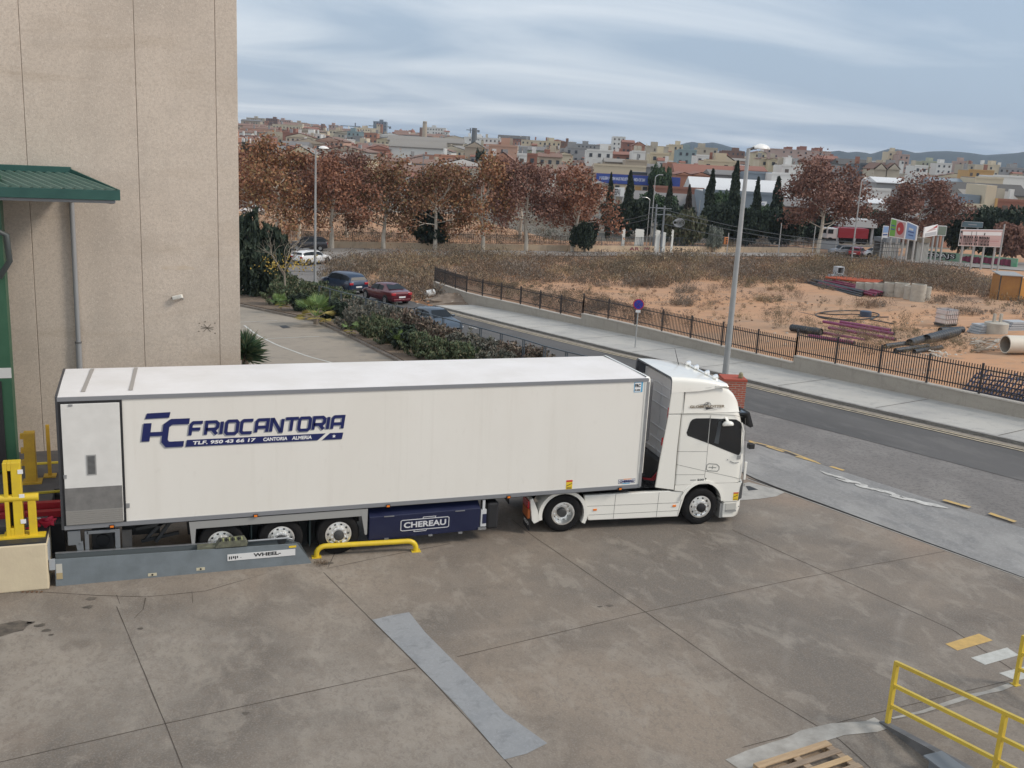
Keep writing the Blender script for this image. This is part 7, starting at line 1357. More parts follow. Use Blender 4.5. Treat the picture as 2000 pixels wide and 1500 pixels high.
for k, (z0, lb_) in enumerate(((.5, 'highest overhead cable crossing in front of the cypresses'), (1.1, 'middle overhead cable crossing in front of the cypresses'), (2.4, 'lowest overhead cable crossing in front of the cypresses'))):
    A_ = atD(1120, 425+k*8, 150); B_ = o2[1]+Vector((0, 0, o2[2]-z0)); C_ = atD(1760, 478+k*7, 128); b = MB()
    for (s_, e_) in ((A_, B_), (B_, C_)): b.tube([s_+(e_-s_)*t+Vector((0, 0, -1.0*math.sin(math.pi*t))) for t in np.linspace(0, 1, 12)], .035, 4)
    mesh_thing(b, 'overhead_cable', pm('cable_dark', (.10, .11, .12), .6), lb_, 'cable', 'overhead cables')
# white boards among the dark trees, traffic signal
for i, (pl, pr, pt_, pb, lb_) in enumerate([(1214, 1222, 446, 464, 'narrow white board standing left among the dark trees'), (1240, 1261, 447, 463, 'widest white board standing under the cypresses'), (1280, 1291, 449, 464, 'white board just behind the utility poles'), (1293, 1302, 453, 465, 'rounded white board between the two utility poles'), (1311, 1316, 448, 467, 'narrow white board right of the utility poles')]):
    a = atD(pl, pb, 138); b_ = atD(pr, pb, 138); h = (pb-pt_)/FPX*138; mb = MB(); z0 = zt(a.x, a.y)-.1; n = 6
    pts = [(a.x, z0)]+[(b_.x, z0)]+[(b_.x-(.12*(k % 2))*(b_.x-a.x)*.5, a.z+h*(k+.5)/n) for k in range(n)]+[(a.x+(b_.x-a.x)*.15, a.z+h)]+[(a.x+.1*((k+1) % 2), a.z+h*(1-(k+.8)/n)) for k in range(n-1)]
    mb.prism(pts, (0, a.y, 0), (1, 0, 0), (0, 0, 1), (0, .15, 0)); mesh_thing(mb, 'white_board', pm('board_white', (.72, .72, .68), .6), lb_, 'board', 'white boards under the cypresses')
q = atD(1418, 470, 130); o = thing('traffic_signal', 'small orange traffic signal box seen left of the near street lamp', 'traffic light', (q.x, q.y, zt(q.x, q.y))); hq = q.z-o.location.z; b = MB(); b.tube([(.3, 0, 0), (.3, 0, hq+1)], .06, 6); b.build('mast', steel, o); b = MB(); b.box(-.22, .22, -.15, .15, hq-.45, hq+.45); b.build('signal_box', pm('signal_orange', (.60, .22, .07), .6), o, bevel=.04)
for z in (-.28, 0, .28): b = MB(); b.lathe((0, -.16, hq+z), (0, -1, 0), [(.11, 0), (.10, .05), (.001, .02)], 12); b.build('lens', blackm, o)
# billboards
def board(pl, pr, ptl, ptr, pbl, pbr, D, label, parts, legs=(.2, .8), m_=None, D2=None, leg_m=None):
    D2 = D2 or D; A_ = atD(pl, pbl, D); B_ = atD(pr, pbr, D2); C_ = atD(pr, ptr, D2); E_ = atD(pl, ptl, D); o = thing('billboard', label, 'billboard', (A_.x, A_.y, zt(A_.x, A_.y)), 0, 'billboards by the far road'); off = o.location; ex = Vector((B_.x-A_.x, B_.y-A_.y, 0)); L_ = ex.length; ex.normalize(); nn = Vector((ex.y, -ex.x, 0)); W = Matrix(((ex.x, nn.x*-1, 0, 0), (ex.y, nn.y*-1, 0, 0), (0, 0, 1, 0), (0, 0, 0, 1)))
    za0, za1, zb0, zb1 = A_.z-off.z, E_.z-off.z, B_.z-off.z, C_.z-off.z; b = MB(); b.add([tuple(W@Vector(v)) for v in [(0, 0, za0), (L_, 0, zb0), (L_, .15, zb0), (0, .15, za0), (0, 0, za1), (L_, 0, zb1), (L_, .15, zb1), (0, .15, za1)]], [(0,3,2,1), (4,5,6,7), (0,1,5,4), (1,2,6,5), (2,3,7,6), (3,0,4,7)]); pn = b.build('panel', m_ or whitem, o)
    def uv(u, v, y): zl = za0+(za1-za0)*v; zr = zb0+(zb1-zb0)*v; return tuple(W@Vector((L_*u, y, zl+(zr-zl)*u)))
    for k, pt_ in enumerate(parts):
        if pt_[0] == 'poly': b = MB(); b.cap([uv(u, v, -.02-.01*k) for u, v in pt_[2]]); b.build('printing', pt_[1], pn)
        elif pt_[0] == 'text': T = W@sideM(L_*pt_[3], -.04-.01*k, za0+(za1-za0)*pt_[4], (1, 0, 0)); text(pt_[2], 1, pt_[1], 'printing', pn, T, fit=(L_*pt_[5], (za1-za0)*pt_[6]), bold=.01)
    for s_ in legs: b = MB(); q = W@Vector((L_*s_, .2, 0)); b.box(q.x-.1, q.x+.1, q.y-.1, q.y+.1, -.3, za0+(za1-za0)*.5); b.build('leg', leg_m or steel, o)
    return o
sq = lambda a, b_, c, d_: [(a, b_), (c, b_), (c, d_), (a, d_)]
circ = lambda cx, cy, r1, r2: [(cx+r1*math.cos(t), cy+r2*math.sin(t)) for t in np.linspace(0, 6.28, 19)[:-1]]
grs = pm('poster_green', (.16, .38, .07), .6); pks = pm('poster_pink', (.50, .36, .36), .6); rds = pm('poster_red', (.40, .05, .05), .6); bls = pm('poster_blue', (.28, .42, .68), .6); dbl = pm('poster_darkblue', (.07, .12, .32), .6); gyp = pm('poster_grey', (.42, .42, .44), .6)
board(1736, 1766, 425, 433, 462, 467, 140, 'billboard with a green strip and a dark red round picture', [('poly', grs, sq(.03, .05, .38, .95)), ('poly', pks, sq(.38, .05, .96, .95)), ('poly', rds, circ(.66, .55, .24, .36)), ('poly', pks, circ(.6, .5, .07, .10)), ('poly', dbl, sq(.08, .6, .32, .66)), ('poly', dbl, sq(.08, .4, .32, .46))], (.1, .5, .9), D2=138)
board(1767, 1788, 432, 441, 467, 470, 138, 'light blue billboard right of the green and red one', [('poly', bls, sq(.05, .04, .95, .96)), ('poly', dbl, sq(.3, .25, .75, .32)), ('poly', dbl, sq(.25, .45, .8, .52)), ('poly', whitem, sq(.3, .6, .7, .72))], (.2, .8), D2=134)
board(1722, 1733, 440, 441, 468, 467, 142, 'narrow blue and white billboard left of the green one', [('poly', bls, sq(.05, .5, .95, .95)), ('poly', dbl, sq(.1, .3, .9, .4))])
board(1804, 1829, 444, 438, 464, 460, 138, 'white and grey billboard with a red wedge right of the tree trunk', [('poly', gyp, sq(.06, .06, .94, .4)), ('poly', rds, [(.5, .7), (.95, .98), (.95, .75)]), ('poly', pks, [(.1, .5), (.9, .6), (.6, .8)])], (.1, .9), D2=141)
board(1830, 1847, 440, 441, 460, 461, 142, 'faded grey-green billboard beside the white and red one', [('poly', pm('poster_faded', (.20, .24, .19), .7), sq(.04, .06, .96, .94))])
board(1872, 1955, 447, 448, 480, 483, 132, 'large pale pink billboard with one line of black lettering', [('poly', pm('poster_blush', (.58, .40, .38), .6), sq(.01, .03, .98, .97)), ('poly', whitem, sq(.05, .66, .96, .86)), ('text', blackm, 'El mundo de mañana', 0, .07, .70, .84, .10), ('poly', pks, sq(.04, .44, .95, .46)), ('poly', rds, sq(.3, .33, .92, .345)), ('poly', pks, sq(.04, .2, .9, .22))], (.12, .38, .62, .88))
board(1878, 1919, 432, 434, 443, 445, 150, 'low blue-grey sign above the pink billboard', [('poly', pm('poster_slate', (.13, .19, .22), .6), sq(.01, .04, .99, .96)), ('poly', gyp, sq(.3, .4, .7, .55))])
# deck carrying the billboards
for i, (pl, pr, D, lb_) in enumerate([(1734, 1792, 141, 'raised grey deck on columns under the left billboards'), (1800, 1850, 141, 'raised brown deck on columns under the billboards right of the trunk')]):
    A_ = atD(pl, 470, D); B_ = atD(pr, 476, D-2); o = thing('billboard_deck', lb_, 'platform', (A_.x, A_.y, zt(A_.x, A_.y)), 0, 'billboard decks'); L_ = B_.x-A_.x; h = A_.z-o.location.z; b = MB(); b.box(0, L_, .3, 3, h-.3, h+.3); b.build('deck', [pm('deck_grey', (.16, .18, .2), .7), pm('deck_brown', (.22, .19, .15), .8)][i], o)
    for k in range(9): x = L_*k/8; b = MB(); b.box(x-.08, x+.08, .5, .66, -.3, h-.3); b.build('column', pm('column_pale', (.40, .40, .38), .7), o)
    b = MB(); b.box(0, L_, 2.6, 2.8, -.2, h-.3); b.build('back_wall', pm('deck_back', (.09, .09, .09), .9, col2=(.2, .19, .17), scale=1), o)
# lorry, station canopy, far cars
q = atD(1637, 463, 165); o = thing('red_lorry', 'long dark red lorry parked under the white canopy at the right', 'lorry', (q.x, q.y, zt(q.x, q.y)), R(-12)); h0 = q.z-o.location.z; b = MB(); b.box(0, 5.2, 0, 2.4, h0-.1, h0+1.5); b.build('cargo_box', pm('lorry_red', (.25, .02, .035), .5), o); b = MB(); b.box(-2.0, -.1, .1, 2.3, h0-.3, h0+1.4); b.build('cab', pm('lorry_white', (.5, .5, .52), .5), o, bevel=.1); b = MB(); b.box(-2.02, -1.99, .3, 2.1, h0+.5, h0+1.2); b.box(-1.8, -.9, .07, .1, h0+.5, h0+1.2); b.build('cab_window', glassd, o)
for x in (-1.3, .8, 3.8, 4.7): b = MB(); b.lathe((x, .1, h0-.6), (0, -1, 0), [(.5, -.3), (.5, .05), (.25, .06), (.001, .03)], 16); b.build('wheel', tyre_m, o)
def bx(pl, pr, pt_, pb, D, depth, name, label, cat, m_, extra=None, grp=None):
    A_ = atD(pl, pb, D); B_ = atD(pr, pb, D); h = (pb-pt_)/FPX*D; o = thing(name, label, cat, (A_.x, A_.y, zt(A_.x, A_.y)), -YAW, grp); L_ = (B_.xy-A_.xy).length; z0 = A_.z-o.location.z; b = MB(); b.box(0, L_, 0, depth, z0, z0+h); b.build('slab' if z0 > 1 else 'walls', m_, o); return o, L_, z0, h
o, L_, z0, h = bx(1640, 1713, 427, 442, 175, 9, 'station_canopy', 'white flat canopy over a dark forecourt behind the red lorry', 'canopy', pm('canopy_white', (.55, .56, .56), .5))
for s_ in (.05, .5, .95): b = MB(); b.box(L_*s_-.2, L_*s_+.2, 1, 1.4, -.3, z0); b.build('column', gyp, o)
b = MB(); b.box(0, L_, 8, 8.5, -.3, z0); b.build('back_wall', darkm, o)
bx(1600, 1637, 470, 486, 150, .15, 'white_paling', 'white paling fence behind the trunk of the large brown tree', 'fence', pm('paling_white', (.40, .41, .42), .6))
for i, (px, py, hd, pn_, st, lb_) in enumerate([(1649, 484, 165, ('car_silver', (.22, .23, .25)), 'suv', 'grey car driving on the far main road, left of the tall light pole'), (1676, 486, 40, ('car_scarlet', (.25, .02, .03)), 'estate', 'dark red car with bright tail lights behind the grey far car'), (1711, 484, 170, ('car_white', (.72, .72, .72)), 'sedan', 'white car half hidden by bushes left of the billboards'), (1622, 466, 175, ('car_white', (.72, .72, .72)), 'estate', 'white van-like car parked in front of the red lorry'), (1606, 464, 160, ('car_grey2', (.3, .3, .32)), 'suv', 'pale grey car at the left of the row by the lorry'), (495, 418, 170, ('car_white', (.72, .72, .72)), 'estate', 'white car far off under the leftmost plane tree')]):
    q = atD(px, py, 146 if i < 3 else 172); make_car('far_car', lb_, paint(*pn_), st, (q.x, q.y, zt(q.x, q.y)+.02 if i < 3 else q.z), R(hd))
# ================================================================== THE TOWN ON THE RISE
UM = {}
def unit(kind, mat):
    k = (kind, mat.name)
    if k in UM: return UM[k]
    b = MB()
    if kind == 'box': b.box(-.5, .5, -.5, .5, 0, 1)
    elif kind == 'gx': b.add([(-.5, -.54, 0), (.5, -.54, 0), (.5, .54, 0), (-.5, .54, 0), (-.5, 0, 1), (.5, 0, 1), (-.5, -.54, -.12), (.5, -.54, -.12), (.5, .54, -.12), (-.5, .54, -.12)], [(0, 1, 5, 4), (2, 3, 4, 5), (6, 7, 1, 0), (8, 9, 3, 2), (1, 7, 8, 2), (0, 3, 9, 6), (6, 9, 8, 7), (1, 2, 5), (0, 4, 3)])
    elif kind == 'gy': b.add([(-.54, -.5, 0), (.54, -.5, 0), (.54, .5, 0), (-.54, .5, 0), (0, -.5, 1), (0, .5, 1)], [(0, 4, 5, 3), (1, 2, 5, 4), (0, 3, 2, 1)])
    elif kind == 'tri': b.add([(-.5, -.51, 0), (.5, -.51, 0), (0, -.51, 1), (-.5, .51, 0), (.5, .51, 0), (0, .51, 1)], [(0, 1, 2), (3, 5, 4)])
    elif kind == 'cyl': b.tube([(0, 0, 0), (0, 0, 1)], [.5, .36], 10)
    elif kind == 'vault': b.grid([[(x, -.5, z) for x, z in ((.5*math.cos(t), math.sin(t)) for t in np.linspace(0, math.pi, 11))], [(x, .5, z) for x, z in ((.5*math.cos(t), math.sin(t)) for t in np.linspace(0, math.pi, 11))]]); r0 = [(.5*math.cos(t), -.5, math.sin(t)) for t in np.linspace(0, math.pi, 11)]; b.cap(r0); b.cap([(x, .5, z) for x, y, z in r0])
    o = b.build(kind, mat); me = o.data; bpy.data.objects.remove(o); UM[k] = me; return me
def part(kind, name, mat, par, sx_, sy_, sz_, loc=(0, 0, 0), rz=0): o = link(name, unit(kind, mat), par, loc); o.scale = (sx_, sy_, sz_); o.rotation_euler.z = rz; return o
def cm(name, c, rough=.8, k=.82): return pm('town_'+name, c, rough, col2=tuple(v*k for v in c), scale=.25, detail=3)
WC_ = {'cream': (.58, .50, .37), 'white': (.68, .67, .64), 'tan': (.42, .35, .27), 'yellow': (.58, .50, .35), 'salmon': (.50, .31, .23), 'brick': (.30, .14, .10), 'terracotta': (.38, .19, .125), 'grey': (.30, .30, .30), 'beige': (.44, .39, .31), 'brown': (.20, .12, .09), 'pink': (.42, .31, .27), 'bluegrey': (.22, .26, .30), 'ochre': (.50, .31, .13), 'darkgrey': (.14, .15, .16), 'slate': (.11, .13, .15), 'teal': (.25, .32, .33), 'palegreen': (.40, .42, .32)}
RC_ = {'tile': (.23, .14, .105), 'redtile': (.27, .125, .09), 'greyroof': (.20, .19, .185), 'pale': (.50, .49, .47), 'fibre': (.27, .25, .225), 'bluegrey_roof': (.24, .28, .32), 'whiteroof': (.66, .67, .68), 'darkroof': (.10, .095, .09)}
wallM = {k: cm(k, v) for k, v in WC_.items()}; roofM = {k: cm(k, v) for k, v in RC_.items()}; winM = pm('town_window', (.045, .05, .06), .3); doorM = pm('town_shutter', (.11, .09, .075), .7)
rh = random.Random(12)
LABELS = set(); HS = {}
def house(x, y, W_, Dp, h, wall, roof, kind, label, rz=0, win=True, name='house', cat='house', rise=None, group='houses of the town', wmax=10, storey=3.1, base=None):
    z = zt(x, y) if base is None else base; o = thing(name, label, cat, (x, y, z), rz, group); HS[o.name] = (W_, h); part('box', 'wall', wallM[wall], o, W_, Dp, h+2, (0, 0, -2))
    rise = rise if rise is not None else min(2.2, (Dp if kind == 'gx' else W_)*.14)
    if kind == 'gx': part('gx', 'roof', roofM[roof], o, W_+.5, Dp+.3, rise, (0, 0, h+.2)); part('tri', 'gable_end', wallM[wall], o, Dp-.3, W_*.97, rise-.1, (0, 0, h), R(90))
    elif kind == 'gy': part('gy', 'roof', roofM[roof], o, W_+.4, Dp+.5, rise, (0, 0, h+.12)); part('tri', 'gable', wallM[wall], o, W_, Dp+.55, rise*.93, (0, 0, h))
    elif kind == 'vault': part('vault', 'roof', roofM[roof], o, W_, Dp, rise, (0, 0, h))
    else:
        part('box', 'roof', roofM[roof], o, W_-.3, Dp-.3, .15, (0, 0, h)); part('box', 'parapet', wallM[wall], o, W_+.1, .25, .6, (0, -Dp/2-.02, h-.1))
        if kind == 'flat+': part('box', 'stair_head', wallM[wall], o, min(4, W_*.3), Dp*.4, 2.4, (W_*rh.uniform(-.3, .3), 0, h+.1))
    if name == 'house':
        for _ in range(rh.randrange(1, 3)): cx_ = rh.uniform(-.4, .4)*W_; cs_ = rh.uniform(.7, 1.6); part('box', 'chimney', rh.choice([wallM['white'], wallM['brick'], wallM['beige'], wallM['grey']]), o, cs_, cs_, 2.2, (cx_, rh.uniform(-.1, .25)*Dp, h-.2+(rise or 0)*.4))
    if name in ('house', 'apartment_block') and h > 4:
        for _ in range(2 if W_ > 12 else 1):
            aw = rh.uniform(.22, .42)*W_; ah = h*rh.uniform(.45, .85); ax = rh.uniform(-.5, .5)*(W_-aw)+rh.choice((-.2, .2))*W_; wm2 = rh.choice([wallM[wall], wallM['white'], wallM['beige'], wallM['cream'], wallM['grey'], wallM['terracotta']]); part('box', 'annex', wm2, o, aw, 4, ah+2, (ax, -Dp/2-1.6, -2)); part(*rh.choice((('gx', 'annex_roof', roofM['tile']), ('box', 'annex_roof', roofM['fibre']), ('gx', 'annex_roof', roofM['redtile']))), o, aw+.4, 4.4, rh.uniform(.2, 1.1), (ax, -Dp/2-1.6, ah))
            if ah > 3.5: part('box', 'window', winM, o, 1.0, .12, 1.2, (ax, -Dp/2-3.66, ah-2.0))
    if win:
        ns = max(1, int(h/storey)); nc = max(1, min(int(W_/2.5), 9)); c = 0
        for s_ in range(ns):
            zz = h-(s_+1)*storey+1.0
            if zz < .4: break
            for k in range(nc):
                if c >= wmax: break
                if rh.random() < .15: continue
                xx = (k+.5)/nc*W_-W_/2; part('box', 'window', winM if rh.random() < .7 else doorM, o, min(1.05, W_/nc*.5), .12, 1.25, (xx, -Dp/2-.05, zz)); c += 1
    return o
def lm(pl, pr, pt_, D, wall, roof, kind, label, Dp=10, **kw):
    """landmark: its roofline stands at picture height pt_ at distance D"""
    a, b_ = atD(pl, pt_, D), atD(pr, pt_, D); mid = (a+b_)/2; W_ = (b_.xy-a.xy).length; rise = kw.pop('rise', None)
    if kind in ('gx', 'gy', 'vault'): rr = rise if rise is not None else min(2.6, W_*.16)
    else: rr = 0
    d = Vector((CF.x, CF.y, 0)).normalized(); x, y = mid.x+d.x*Dp/2, mid.y+d.y*Dp/2; h = mid.z-zt(x, y)-rr; LABELS.add(label)
    return house(x, y, W_, Dp, max(1.5, h), wall, roof, kind, label, rz=-YAW+kw.pop('rot', 0), rise=rr if rr else None, **kw)
apt = dict(name='apartment_block', cat='apartment block', group='apartment blocks of the town', wmax=28)
ind = dict(name='industrial_shed', cat='shed', group='industrial sheds of the town', win=False)
